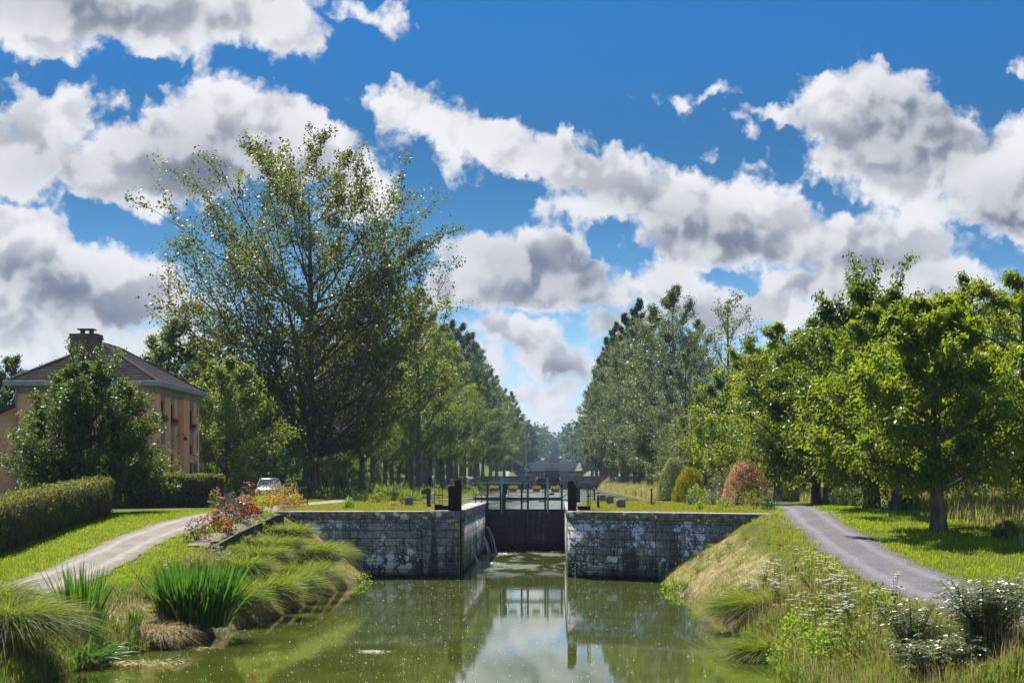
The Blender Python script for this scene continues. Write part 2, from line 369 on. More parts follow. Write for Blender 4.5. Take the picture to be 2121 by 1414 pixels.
M['lawn'] = m_leaf('lawn_blade', (.100, .165, .004), (.200, .250, .008), (.40, .52, .004), tf=.45, rough=.6, spec=.15, tip=((.34, .28, .06), .90))
M['lawn_dry'] = m_leaf('dry_lawn_blade', (.13, .145, .012), (.24, .225, .035), (.40, .40, .02), tf=.42, rough=.6, spec=.2, tip=((.36, .29, .09), .84))
M['meadow'] = m_leaf('meadow_blade', (.19, .20, .050), (.36, .33, .130), (.48, .44, .12), tf=.42, rough=.6, spec=.2, tip=((.11, .17, .02), .5))
M['straw'] = m_leaf('straw_blade', (.30, .21, .085), (.48, .36, .16), (.5, .38, .16), tf=.3, rough=.6, spec=.3, tip=((.12, .16, .03), .70))
M['pink'] = m_petal('pink_petal', (.62, .12, .26), (.80, .32, .45))
M['red'] = m_petal('red_petal', (.55, .015, .010), (.80, .06, .025))
M['orange'] = m_petal('orange_petal', (.80, .25, .010), (.90, .48, .030))
M['white_petal'] = m_petal('white_petal', (.62, .62, .50), (.80, .80, .70))
M['green_paint'] = m_plain('green_paint', (.010, .042, .036), (.007, .028, .026), 4, .42, .5)
M['black_iron'] = m_plain('black_iron', (.018, .020, .024), (.010, .010, .012), 8, .45, .5)
M['timber_dark'] = m_plain('timber_dark', (.030, .018, .014), (.012, .008, .008), 5, .75, .3, bmp=.6)
M['galv'] = m_plain('galvanised', (.35, .37, .40), (.24, .26, .30), 5, .35, .5, .6)
M['white_paint'] = m_plain('white_paint', (.72, .72, .70), (.55, .55, .52), 6, .5, .4)
M['terracotta'] = m_plain('terracotta', (.36, .11, .055), (.26, .075, .04), 10, .7, .3)
M['concrete'] = m_plain('concrete', (.36, .35, .33), (.22, .215, .20), 3, .85, .3)
M['soil'] = m_plain('soil', (.26, .20, .15), (.16, .115, .08), 9, .95, .2, bmp=.8)
M['sleeper'] = m_plain('sleeper_wood', (.085, .075, .065), (.03, .026, .024), 7, .85, .2, bmp=.6)

# ------------------------------------------------------------------ the valley: ground heights
LOCKS = [(75, 2.83, 0.0), (340, 4.83, 2.43), (590, 7.17, 4.43), (840, 12.6, 6.77), (1090, 15.4, 12.2), (1340, 18.2, 15.0), (1640, 21.5, 17.8)]   # lower face, coping, water below
LX0, LX1 = -4.27, 0.42               # the chamber walls
_by = [-200, 36, 43, 48.5, 54, 60, 67, 110, 200, 312, 332, 562, 582, 812, 832, 1062, 1082, 1312, 1332, 1612, 1632, 1690, 1760, 6000]
_bz = [1.2, 1.25, 1.35, 1.6, 1.97, 2.42, 2.83, 2.83, 2.95, 3.1, 4.83, 5.3, 7.17, 7.6, 12.6, 13.0, 15.4, 15.7, 18.2, 18.6, 21.5, 22, 34, 34]
_wy, _wz = [], []
def wall_front(x):
    """distance of the first lock's wing wall face at each x"""
    x = np.asarray(x, float)
    return np.where(x > LX1, 75 - .72 * (x - LX1), 75 - .06 * np.maximum(0, LX0 - x))
_bwl = ([36, 46, 52, 60, 66, 72], [2.2, 2.2, 2.7, 2.9, 3.1, 4.2]); _bwr = ([54, 66, 70], [3.1, 3.9, 4.3])
_xl = ([-500, 30, 37, 41, 46, 52, 65, 73], [-10.8, -10.8, -10.5, -10.3, -9.1, -8.5, -8.2, -8.0])
_xr = ([-500, 38, 58, 65, 71, 73], [4.8, 4.75, 4.85, 4.6, 4.2, 4.1])
def ground(x, y, rough=True):
    x = np.asarray(x, float); y = np.asarray(y, float); x, y = np.broadcast_arrays(x, y)
    base = np.interp(y, _by, _bz)
    wl = np.zeros_like(base); xl = np.interp(y, *_xl); xr = np.interp(y, *_xr)
    bwl = np.interp(y, *_bwl); bwr = np.interp(y, *_bwr)
    for k, (ly, cz, wz) in enumerate(LOCKS):
        f = wall_front(x) if k == 0 else np.full_like(base, ly)
        nxt = cz - .40
        ins = (y > f + .45) & (y <= ly + 30.5)
        xl = np.where(ins, LX0 - .48, xl); xr = np.where(ins, LX1 + .48, xr); bwl = np.where(ins, .02, bwl); bwr = np.where(ins, .02, bwr)
        wl = np.where(ins, wz, wl)
        up = y > ly + 30.5
        t = np.clip((y - ly - 31.5) / 7, 0, 1)
        xl = np.where(up, LX0 - .48 + (-12 - LX0 + .48) * t, xl); xr = np.where(up, LX1 + .48 + (7.6 - LX1 - .48) * t, xr)
        bwl = np.where(up, .1 + 2.6 * t, bwl); bwr = np.where(up, .1 + 2.6 * t, bwr); wl = np.where(up, nxt, wl)
    tl = np.clip((xl - x) / bwl, -9, 1); tr = np.clip((x - xr) / bwr, -9, 1)
    t = np.maximum(tl, tr); tt = np.clip(t, 0, 1)
    prof = tt * (1.35 - .35 * tt) ; prof = prof - .10 * np.clip(tt - .75, 0, 1) * 0
    z = wl + (base - wl) * np.minimum(prof, 1)
    depth = np.minimum(np.minimum(x - xl, xr - x), 4)
    z = np.where(t < 0, wl - .12 - np.clip(depth * .5, 0, 1.2), z)
    # the valley sides
    d = np.maximum(0, np.abs(x + 2) - 45)
    z = z + np.minimum(d * .03, 6) * np.clip((y - 200) / 400, 0, 1) + np.clip(d - 60, 0, 200) * .05 * np.clip((y - 500) / 900, 0, 1)
    z = z + np.clip((x - 11.0) / 12, 0, 1) * .28 * np.clip((y - 40) / 20, 0, 1)
    if rough:
        a = np.clip(np.abs(t) * 3, 0, 1) * (t > 0)
        n = np.sin(x * 1.7 + np.sin(y * 1.1) * 1.3) * np.sin(y * 1.45 + 1.0 + np.sin(x * .9)) + .6 * np.sin(x * 4.1 + y * 1.3) * np.sin(y * 3.7 - x * .7)
        n = n + .9 * np.sin(x * .9 + y * .55) * np.sin(y * .62 - x * .5 + 2); bank = np.clip(tt * 4, 0, 1) * np.clip((1 - tt) * 4, 0, 1)
        z = z + n * (.012 * a + .085 * bank * (y < 74))
    return z
def gz(x, y): return float(ground(x, y))

def axis(pairs):
    a = []
    for (a0, a1, st) in pairs: a += list(np.arange(a0, a1 - 1e-6, st))
    return np.array(a + [pairs[-1][1]])
gx = axis([(-6000, -1000, 800), (-1000, -200, 100), (-200, -60, 10), (-60, -26, 2), (-26, -12, .5), (-12, 10, .22), (10, 22, .5), (22, 60, 2), (60, 200, 10), (200, 1000, 100), (1000, 6000, 800)])
gy = [a for a in axis([(-300, -20, 40), (-20, 20, 5), (20, 32, 1), (32, 66, .35), (66, 77, .22), (77, 116, .6), (116, 330, 4), (330, 1700, 5), (1700, 2600, 30), (2600, 8000, 450)])]
for (ly, cz, wz) in LOCKS:
    gy += [ly + .40, ly + .60, ly + 30.4, ly + 30.6]
gy = np.array(sorted(set(np.round(gy, 3))))
X, Y = np.meshgrid(gx, gy); Z = ground(X, Y)
nx, ny = len(gx), len(gy)
ii, jj = np.meshgrid(np.arange(nx - 1), np.arange(ny - 1)); a0 = (jj * nx + ii).ravel()
GF = np.stack([a0, a0 + 1, a0 + nx + 1, a0 + nx], 1)
# bare mown bank against lawn: what grows where
xlY = np.interp(Y, *_xl); xrY = np.interp(Y, *_xr)
tb = np.maximum((xlY - X) / np.interp(Y, *_bwl), (X - xrY) / np.interp(Y, *_bwr))
dry = np.where((Y < 76) & ~((X > 0) & (Y < 40)), np.clip((tb + .3) * 3, 0, 1) * np.clip((.80 - tb) * 3.0, 0, 1), 0)
wild = np.clip((X - 15.5) / 3, 0, 1) * (Y > 30)
wild = np.maximum(wild, ((Y > 118) & (X > 3) & (X < 24)) * 1.0)
gm = mesh_np('ground', np.stack([X.ravel(), Y.ravel(), Z.ravel()], 1), GF, smooth=True, attrs={'dry': dry.ravel(), 'wild': wild.ravel(), 'wet': (np.clip((.22 - Z) * 6, 0, 1) * (Y < 76)).ravel()})
m, gg, out = material('ground')
pos = geo_pos(gg)
at = gg.n('ShaderNodeAttribute', attribute_name='dry'); aw = gg.n('ShaderNodeAttribute', attribute_name='wild')
n1 = gg.noise(pos, .55, 5, .6); n2 = gg.noise(pos, 6, 6, .7); n3 = gg.noise(pos, 38, 3, .7)
grass = gg.mix(gg.ramp(gg.math('ADD', gg.math('MULTIPLY', n1, .6), gg.math('MULTIPLY', n2, .4)), .36, .64), (.085, .125, .006, 1), (.160, .190, .010, 1))
grass = gg.mix(gg.ramp(gg.math('ADD', gg.math('MULTIPLY', n1, .3), gg.math('MULTIPLY', n2, .7)), .54, .70), grass, (.20, .165, .06, 1))
grass = gg.mix(gg.math('MULTIPLY', n3, .5), grass, (.045, .065, .012, 1))
straw = gg.mix(gg.ramp(n2, .35, .65), (.33, .245, .12, 1), (.47, .37, .21, 1))
straw = gg.mix(gg.ramp(gg.noise(pos, 17, 5, .75), .52, .70), straw, (.15, .092, .05, 1))
straw = gg.mix(gg.ramp(gg.noise(pos, 2.6, 4, .65), .42, .58, 0, .85), straw, (.16, .19, .015, 1))
dm = gg.ramp(gg.math('ADD', at.outputs['Fac'], gg.math('MULTIPLY', gg.math('SUBTRACT', n1, .5), .9)), .35, .62)
col = gg.mix(dm, grass, straw)
col = gg.mix(gg.math('MULTIPLY', aw.outputs['Fac'], gg.ramp(n2, .4, .6, .35, .9)), col, (.22, .19, .08, 1))
wt_ = gg.n('ShaderNodeAttribute', attribute_name='wet'); col = gg.mix(gg.math('MULTIPLY', wt_.outputs['Fac'], .85), col, (.045, .036, .02, 1))
p = pbsdf(gg, col, .95, .12, 0, bump(gg, gg.math('ADD', n3, gg.math('MULTIPLY', n2, 1.5)), .8, .05)); gg.put(out.inputs[0], p.outputs[0])
tag(link('ground', gm, m), 'grassy ground of the canal valley with lawns and mown banks', None, kind='structure')

# ------------------------------------------------------------------ water
def water_mat(name, base, sc_, strength, rough, sx=1.0, sy=1.0, dist=.03):
    m, gg, out = material(name); pos = geo_pos(gg)
    mp = gg.n('ShaderNodeMapping'); gg.put(mp.inputs[0], pos); mp.inputs[3].default_value = (sx, sy, 1)
    a = gg.noise(mp.outputs[0], sc_, 3, .55); b = gg.noise(mp.outputs[0], sc_ * 4.3, 2, .5); big = gg.noise(pos, .16, 3, .6)
    calm = gg.ramp(big, .38, .66, .25, 1.0)
    sy_ = gg.n('ShaderNodeSeparateXYZ'); gg.put(sy_.inputs[0], pos); calm = gg.math('MULTIPLY', calm, gg.ramp(sy_.outputs[1], 60, 86, 1.0, 7.0))     # the leaking gate stirs the chamber
    h = gg.math('MULTIPLY', gg.math('ADD', a, gg.math('MULTIPLY', b, .35)), calm)
    sw = gg.n('ShaderNodeMapping'); gg.put(sw.inputs[0], pos); sw.inputs[3].default_value = (.9, .42, 1)
    h = gg.math('ADD', h, gg.math('MULTIPLY', gg.noise(sw.outputs[0], 1.3, 3, .6), gg.ramp(sy_.outputs[1], 66, 86, 0, 4.0)))
    pm = gg.n('ShaderNodeMapping'); gg.put(pm.inputs[0], pos); pm.inputs[3].default_value = (.55, .16, 1)     # cat's paws: stirred patches between calm ones
    paw = gg.math('MULTIPLY', gg.ramp(gg.noise(pm.outputs[0], 1.0, 5, .65), .46, .60), gg.ramp(sy_.outputs[1], 70, 84, 0, 1)); rough = gg.math('ADD', rough, gg.math('MULTIPLY', paw, .34))
    col = gg.mix(gg.ramp(gg.noise(pos, .45, 4, .6), .35, .65), tuple(base) + (1,), tuple(x * .72 for x in base) + (1,))
    p = pbsdf(gg, col, rough, .5, 0, bump(gg, h, strength, dist)); p.inputs['IOR'].default_value = 1.33
    gg.put(out.inputs[0], p.outputs[0]); return m
WM = water_mat('canal_water', (.082, .104, .014), .9, .035, .035, 1.6, .8)
WU = water_mat('upper_water', (.085, .090, .020), 1.2, .10, .12, 1.2, .8)
def sheet(name, xs, ys, z, mat, label):
    Xs, Ys = np.meshgrid(xs, ys); n_ = len(xs)
    i_, j_ = np.meshgrid(np.arange(n_ - 1), np.arange(len(ys) - 1)); a_ = (j_ * n_ + i_).ravel()
    me = mesh_np(name, np.stack([Xs.ravel(), Ys.ravel(), np.full(Xs.size, z)], 1), np.stack([a_, a_ + 1, a_ + n_ + 1, a_ + n_], 1))
    return tag(link(name, me, mat), label, None, kind='structure')
sheet('canal_water', [-13, 7], [-250, 20, 60, 75], 0, WM, 'murky olive canal water below the lock')
sheet('chamber_water', [LX0 - .3, LX1 + .3], [75.0, 103.45], 0.0, WM, 'rippled water inside the lock chamber')
sheet('upper_water', [-13.5, 9.2], [104.2, 340.8], 2.43, WU, 'bright wind rippled water above the lock gate')
for k in range(1, len(LOCKS) - 1):
    ly, cz, wz = LOCKS[k]
    sheet('upper_water', [-13.5, 9.2], [ly + 30.6, LOCKS[k + 1][0] + .8], cz - .40, WU, 'far reach of the canal between two locks')
    sheet('chamber_water', [LX0 - .3, LX1 + .3], [ly + .9, ly + 29.6], wz, WM, 'water inside a far lock chamber')

# ------------------------------------------------------------------ gravel paths, draped over the ground
def drape(name, pts, half, mat, label, seed, lift=.025, nacross=9, kind='structure'):
    rg = rng_of(seed); pts = np.array(pts, float)
    seg = np.r_[0, np.cumsum(np.hypot(*np.diff(pts, axis=0).T))]; n = int(seg[-1] / .25) + 1; s = np.linspace(0, seg[-1], n)
    cx, cy_ = np.interp(s, seg, pts[:, 0]), np.interp(s, seg, pts[:, 1])
    k = np.ones(9) / 9; cx2 = np.convolve(np.pad(cx, 4, 'edge'), k, 'valid'); cy2 = np.convolve(np.pad(cy_, 4, 'edge'), k, 'valid')
    tx, ty = np.gradient(cx2), np.gradient(cy2); L = np.hypot(tx, ty); nxv, nyv = ty / L, -tx / L
    hw = half(s) if callable(half) else np.interp(s, np.linspace(0, seg[-1], len(half)), half)
    def wob(a): return np.convolve(rg.normal(0, 1, n + 2), np.ones(3) / 3, 'valid') * a * .8 + np.convolve(rg.normal(0, 1, n + 14), np.ones(15) / 15, 'valid') * a * 2.2 + np.sin(s * .45 + rg.uniform(0, 6)) * a * .6
    lw, rw = hw + wob(.085), hw + wob(.085)
    u = np.linspace(-1, 1, nacross); V = []
    off = np.where(u[None] < 0, u[None] * lw[:, None], u[None] * rw[:, None])
    PX = cx2[:, None] + nxv[:, None] * off; PY = cy2[:, None] + nyv[:, None] * off
    PZ = ground(PX, PY, False) + lift + .035 * (1 - u[None] ** 2)
    V = np.stack([PX.ravel(), PY.ravel(), PZ.ravel()], 1)
    i_, j_ = np.meshgrid(np.arange(nacross - 1), np.arange(n - 1)); a_ = (j_ * nacross + i_).ravel()
    me = mesh_np(name, V, np.stack([a_, a_ + 1, a_ + nacross + 1, a_ + nacross], 1), smooth=True, attrs={'edge': np.abs(np.tile(u, n)), 'across': np.tile(u, n)})
    return tag(link(name, me, mat), label, None, kind=kind)
def gravel(name, c0, c1, dirt):
    m, gg, out = material(name); pos = geo_pos(gg); ed = gg.n('ShaderNodeAttribute', attribute_name='edge')
    n1 = gg.noise(pos, .9, 5, .65); n2 = gg.noise(pos, 14, 5, .75); n3 = gg.voro(pos, 42)
    col = gg.mix(gg.ramp(n1, .35, .65), tuple(c0) + (1,), tuple(c1) + (1,))
    col = gg.mix(gg.ramp(n2, .40, .62, 0, .75), col, tuple(x * .55 for x in c1) + (1,))
    col = gg.mix(gg.ramp(n3, .10, .28, .5, 0), col, tuple(min(1, x * 1.5) for x in c0) + (1,))
    col = gg.mix(gg.ramp(gg.math('ADD', ed.outputs['Fac'], gg.math('MULTIPLY', gg.math('SUBTRACT', n2, .5), .9)), .72, 1.0), col, tuple(dirt) + (1,))
    ac = gg.n('ShaderNodeAttribute', attribute_name='across').outputs['Fac']     # two faint wheel tracks, paler, and a scuffed middle
    rut = gg.ramp(gg.math('ABSOLUTE', gg.math('SUBTRACT', gg.math('ABSOLUTE', gg.math('ADD', ac, gg.math('MULTIPLY', gg.math('SUBTRACT', n1, .5), .35))), .48)), .04, .22, .55, 0)
    col = gg.mix(rut, col, tuple(min(1, x * 1.25) for x in c0) + (1,))
    pat = gg.ramp(gg.noise(pos, 2.2, 5, .7), .50, .66, 0, .55); col = gg.mix(pat, col, tuple(x * .72 for x in c1) + (1,))
    p = pbsdf(gg, col, .9, .2, 0, bump(gg, gg.math('ADD', n2, n3), .9, .03)); gg.put(out.inputs[0], p.outputs[0]); return m
drape('gravel_path', [(-12.7, 21), (-13.0, 33), (-13.3, 43), (-13.5, 50), (-13.7, 57), (-13.5, 62), (-13.1, 67), (-13.1, 74), (-14.0, 82), (-14.2, 90), (-13.7, 97), (-13.6, 108), (-14.6, 122), (-16.2, 135), (-17.2, 160), (-17, 300), (-17, 600)],
      [1.0, 1.0, 1.0, 1.05, 1.05, 1.0], gravel('pale_gravel', (.41, .365, .305), (.31, .275, .235), (.22, .19, .12)), 'pale gravel towpath on the left bank climbing beside the hedge', 3)
drape('gravel_path', [(10.3, 21), (10.05, 33), (9.75, 41), (9.40, 47), (9.30, 52), (9.30, 57), (9.30, 62), (9.7, 67), (10.4, 73), (11.3, 82), (11.5, 100), (11.5, 140), (11.3, 330), (11.3, 600)],
      lambda s: np.interp(s, [12, 22, 30, 40, 50], [1.5, 1.4, 1.15, 1.05, .95]), gravel('grey_gravel', (.235, .225, .235), (.175, .17, .18), (.12, .10, .07)), 'grey gravel towpath on the right bank running down from the lock', 5)

rg = rng_of(15); n = 5200; left = rg.uniform(0, 1, n) < .5; Ys = rg.uniform(36, 72, n)
Xs = np.where(left, np.interp(Ys, [33, 43, 50, 57, 62, 67, 74], [-13.0, -13.3, -13.5, -13.7, -13.5, -13.1, -13.1]), np.interp(Ys, [33, 41, 47, 52, 57, 62, 67, 73], [10.05, 9.75, 9.4, 9.3, 9.3, 9.3, 9.7, 10.4])) + np.sign(rg.normal(0, 1, n)) * np.abs(rg.normal(.65, .42, n))
sz = rg.uniform(.008, .026, n); Zs = ground(Xs, Ys, False) + .045; tv = np.array([[1, 0, 0], [-.5, .87, 0], [-.5, -.87, 0], [0, 0, 1]]); V = (np.stack([Xs, Ys, Zs], 1)[:, None] + (tv[None] * rg.uniform(.7, 1.3, (n, 4, 1))) * sz[:, None, None]).reshape(-1, 3); i = np.arange(n)[:, None] * 4
F = np.concatenate([i + np.array([0, 1, 3]), i + np.array([1, 2, 3]), i + np.array([2, 0, 3])])
tag(link('loose_stones', mesh_np('loose_stones', V, F), M['concrete']), 'loose stones scattered on both gravel towpaths', None, kind='stuff')

# ------------------------------------------------------------------ masonry
def stone_mat(name, course, block, lich, tone, wet=1.0, topz=2.48, seed=0.0):
    m, gg, out = material(name)
    uv = gg.n('ShaderNodeTexCoord').outputs['UV']; pos = geo_pos(gg)
    br = gg.n('ShaderNodeTexBrick'); br.offset = .5; br.squash = 1.0
    wob = gg.vm('SCALE', gg.vm('SUBTRACT', gg.noise(uv, 3, 2, .5, out=1), (.5, .5, .5)), scale=.035)
    gg.put(br.inputs['Vector'], gg.vm('ADD', uv, wob))
    br.inputs['Color1'].default_value = (.25, .25, .25, 1); br.inputs['Color2'].default_value = (.85, .85, .85, 1); br.inputs['Mortar'].default_value = (0, 0, 0, 1)
    br.inputs['Scale'].default_value = 1; br.inputs['Mortar Size'].default_value = .016; br.inputs['Mortar Smooth'].default_value = .2
    br.inputs['Brick Width'].default_value = block; br.inputs['Row Height'].default_value = course
    sx = gg.n('ShaderNodeSeparateXYZ'); gg.put(sx.inputs[0], pos); zz = sx.outputs[2]
    n1 = gg.noise(pos, 1.1, 5, .6); n2 = gg.noise(pos, 7, 6, .7); n3 = gg.noise(pos, 30, 4, .7)
    t = tuple(tone)
    c = gg.mix(br.outputs['Color'], tuple(x * .40 for x in t) + (1,), tuple(x * 1.30 for x in t) + (1,))
    c = gg.mix(gg.ramp(n2, .38, .66), c, tuple(x * .28 for x in t) + (1,))
    c = gg.mix(gg.ramp(n1, .50, .62, 0, .8), c, (.10, .135, .105, 1))         # green algae
    drip = gg.n('ShaderNodeMapping'); gg.put(drip.inputs[0], pos); drip.inputs[3].default_value = (3.2, 3.2, .28)
    black = gg.ramp(gg.math('ADD', gg.noise(drip.outputs[0], 1.0, 4, .6), gg.math('MULTIPLY', zz, -.10)), .34, .50)
    c = gg.mix(gg.math('MULTIPLY', black, .70 * wet), c, (.012, .011, .012, 1))
    # lichen: round pale spots of several sizes, whole stones here and there
    wv = gg.vm('ADD', pos, gg.vm('SCALE', gg.vm('SUBTRACT', gg.noise(pos, 5, 3, .6, out=1), (.5, .5, .5)), scale=.16))
    dens = gg.math('ADD', gg.noise(pos, .42, 3, .6), gg.math('MULTIPLY', gg.math('SUBTRACT', n2, .5), .25))
    s1 = gg.ramp(gg.math('ADD', gg.voro(wv, 2.4), gg.ramp(dens, lich + .02, lich + .24, .60, -.22)), .20, .245, 1, 0)
    s2 = gg.ramp(gg.math('ADD', gg.voro(gg.vm('ADD', wv, (3.3, 1.7, 5.1)), 6.5), gg.ramp(dens, lich - .08, lich + .25, .50, -.12)), .18, .24, 1, 0)
    s3 = gg.ramp(gg.math('ADD', gg.voro(gg.vm('ADD', wv, (7.3, 2.7, 1.1)), 15), gg.ramp(dens, lich - .1, lich + .2, .42, -.05)), .16, .24, 1, 0)
    sp = gg.math('MAXIMUM', gg.math('MAXIMUM', s1, s2), s3)
    sp = gg.math('MULTIPLY', sp, gg.ramp(gg.math('ADD', zz, gg.math('MULTIPLY', n1, 1.2)), .55, 1.3, .25, 1))
    lc = gg.mix(n3, (.78, .80, .84, 1), (.52, .54, .58, 1))
    c = gg.mix(gg.math('MULTIPLY', sp, gg.ramp(n3, .25, .5, .55, 1)), c, lc)
    c = gg.mix(gg.math('MULTIPLY', br.outputs['Fac'], .8), c, (.04, .038, .036, 1))
    c = gg.mix(gg.ramp(zz, .02, .30, .9 * wet, 0), c, (.010, .010, .009, 1))    # wet foot
    h = gg.math('ADD', gg.math('MULTIPLY', gg.math('SUBTRACT', 1.0, br.outputs['Fac']), 1.0), gg.math('ADD', gg.math('MULTIPLY', n2, .35), gg.math('MULTIPLY', n3, .12)))
    p = pbsdf(gg, c, .85, .3, 0, bump(gg, h, .8, .03)); gg.put(out.inputs[0], p.outputs[0]); return m
WALL_L = stone_mat('wall_stone', .335, 1.05, .35, (.37, .355, .32))
WALL_R = stone_mat('wall_stone_right', .335, 1.05, .31, (.31, .285, .26))
def coping_mat():
    m, gg, out = material('coping_stone'); uv = gg.n('ShaderNodeTexCoord').outputs['UV']; pos = geo_pos(gg)
    br = gg.n('ShaderNodeTexBrick'); br.offset = 0; gg.put(br.inputs['Vector'], uv)
    br.inputs['Scale'].default_value = 1; br.inputs['Mortar Size'].default_value = .011; br.inputs['Brick Width'].default_value = 1.27; br.inputs['Row Height'].default_value = 5
    n2 = gg.noise(pos, 5, 6, .7); n3 = gg.noise(pos, 26, 4, .7); n1 = gg.noise(pos, 1.3, 4, .6)
    nr = gg.n('ShaderNodeSeparateXYZ'); gg.put(nr.inputs[0], gg.n('ShaderNodeNewGeometry').outputs['Normal'])
    c = gg.mix(gg.ramp(n2, .36, .6), (.30, .29, .28, 1), (.10, .095, .095, 1))
    sp = gg.ramp(gg.math('ADD', gg.voro(gg.vm('ADD', pos, gg.vm('SCALE', gg.noise(pos, 5, 3, .6, out=1), scale=.2)), 3.0), gg.ramp(n1, .42, .62, .4, -.2)), .24, .29, 1, 0)
    c = gg.mix(gg.math('MULTIPLY', sp, gg.ramp(n3, .3, .5, .5, 1)), c, (.70, .72, .75, 1))
    top = gg.mix(n2, (.42, .39, .35, 1), (.28, .26, .23, 1))
    c = gg.mix(gg.ramp(nr.outputs[2], .5, .8), c, top)
    c = gg.mix(br.outputs['Fac'], c, (.30, .28, .25, 1))
    p = pbsdf(gg, c, .85, .3, 0, bump(gg, gg.math('ADD', n2, gg.math('MULTIPLY', br.outputs['Fac'], -1.0)), .5, .02)); gg.put(out.inputs[0], p.outputs[0]); return m
COPING = coping_mat()
def wall_strip(name, poly, z0, z1, thick, mat, parent, side=1, batter=0.0, bev=0.0, zdiv=1, sub=.6):
    """a solid band of masonry following a line seen from above; 'side' tells which way its back lies"""
    P = [Vector((p[0], p[1])) for p in poly]; Q = [P[0]]
    for a, b in zip(P, P[1:]):
        n = max(1, int((b - a).length / sub))
        Q += [a + (b - a) * (i / n) for i in range(1, n + 1)]
    m = len(Q); nor = []
    for i in range(m):
        d0 = (Q[i] - Q[i - 1]).normalized() if i else (Q[1] - Q[0]).normalized()
        d1 = (Q[i + 1] - Q[i]).normalized() if i < m - 1 else d0
        n0, n1 = Vector((-d0.y, d0.x)) * side, Vector((-d1.y, d1.x)) * side
        nn = (n0 + n1).normalized(); nor.append(nn / max(.5, nn.dot(n0)))
    s = [0]
    for i in range(1, m): s.append(s[-1] + (Q[i] - Q[i - 1]).length)
    rows = [(0, z0, -batter * (z1 - z0))]
    rows += [(0, z1 - bev, 0)]
    if bev: rows += [(1, z1, bev)]
    rows += [(1, z1, thick), (1, z0, thick)]
    V, UV = [], []
    acc = 0; prev = None; vs = []
    for (k, z, o) in rows:
        if prev is not None: acc += math.hypot(z - prev[0], o - prev[1])
        prev = (z, o); vs.append(acc)
        for i in range(m):
            q = Q[i] + nor[i] * o; V.append((q.x, q.y, z))
    F, uvs = [], []
    nr = len(rows)
    for r in range(nr):
        r2 = (r + 1) % nr
        if r2 == 0: va, vb = vs[-1], vs[-1] + thick
        else: va, vb = vs[r], vs[r2]
        for i in range(m - 1):
            q = (r * m + i, r * m + i + 1, r2 * m + i + 1, r2 * m + i)
            u4 = ((s[i], va + z0), (s[i + 1], va + z0), (s[i + 1], vb + z0), (s[i], vb + z0))
            if side < 0: q = q[::-1]; u4 = u4[::-1]
            F.append(q[::-1]); uvs += list(u4[::-1])
    c0 = tuple(r * m for r in range(nr)); c1 = tuple(r * m + m - 1 for r in range(nr))
    F4 = [np.array(F)]; F5 = np.array([c0, c1[::-1]] if side > 0 else [c0[::-1], c1]); 
    uvs += [(0, 0)] * (2 * nr)
    me = mesh_np(name, V, [F4[0], F5], uv=uvs)
    return link(name, me, mat, parent)
def arc(c, r, a0, a1, n=6):
    return [(c[0] + r * math.cos(R(a0 + (a1 - a0) * i / n)), c[1] + r * math.sin(R(a0 + (a1 - a0) * i / n))) for i in range(n + 1)]
GY = 103.5       # upper gate
WGT = 1.15
lw = thing('lock_wall', 'long lichen spotted stone lock wall on the left of the gate', 'lock wall', (0, 0, 0))
polyL = [(-13.2, 74.46), (LX0 - .5, 75.0)] + arc((LX0 - .5, 75.5), .5, -90, 0)[1:] + [(LX0, 76.0), (LX0 - .42, 76.0), (LX0 - .42, 79.2), (LX0, 79.2), (LX0, 102.6), (LX0 - .25, 102.6), (LX0 - .25, 104.2), (LX0, 104.2), (LX0, 107.0), (-12.6, 112.5)]
polyLc = [(-13.2, 74.43), (LX0 - .5, 74.97)] + arc((LX0 - .5, 75.5), .53, -90, 0)[1:] + [(LX0 + .03, 107.0), (-12.6, 112.53)]
wall_strip('masonry', polyL, -1.2, 2.48, WGT, WALL_L, lw, 1, .0)
polyLc = [(-13.2, 74.43), (LX0 - .5, 74.97)] + arc((LX0 - .5, 75.5), .53, -90, 0)[1:] + [(LX0 + .03, 76.02), (LX0 - .40, 76.02), (LX0 - .40, 79.18), (LX0 + .03, 79.18), (LX0 + .03, 107.0), (-12.6, 112.53)]
wall_strip('coping', polyLc, 2.483, 2.83, WGT - .1, COPING, lw, 1, 0, .03)
rw = thing('lock_wall', 'dark stone lock wall with white lichen patches on the right of the gate', 'lock wall', (0, 0, 0))
yr = lambda x: 75 - .72 * (x - LX1)
polyR = [(9.2, yr(9.2)), (LX1 + .45, yr(LX1 + .45))] + [(LX1 + .16, 74.95), (LX1 + .03, 75.12), (LX1, 75.4), (LX1, 76.0), (LX1 + .42, 76.0), (LX1 + .42, 79.2), (LX1, 79.2), (LX1, 102.6), (LX1 + .25, 102.6), (LX1 + .25, 104.2), (LX1, 104.2), (LX1, 107.0), (8.2, 112.5)]
wall_strip('masonry', polyR, -1.2, 2.48, WGT, WALL_R, rw, -1)
polyRc = [(9.25, yr(9.25) - .03), (LX1 + .45, yr(LX1 + .45) - .03), (LX1 + .15, 74.92), (LX1, 75.1), (LX1 - .03, 75.4), (LX1 - .03, 76.02), (LX1 + .40, 76.02), (LX1 + .40, 79.18), (LX1 - .03, 79.18), (LX1 - .03, 107.0), (8.2, 112.53)]
wall_strip('coping', polyRc, 2.483, 2.83, WGT - .1, COPING, rw, -1, 0, .03)
# sill under the upper gate
sill = MB().box(LX0 - .2, LX1 + .2, GY - .35, GY + 1.2, -1.2, .42, .04)
sl = sill.build('gate_sill', M['timber_dark']); tag(sl, 'wet dark stone sill at the foot of the lock gate', 'sill')

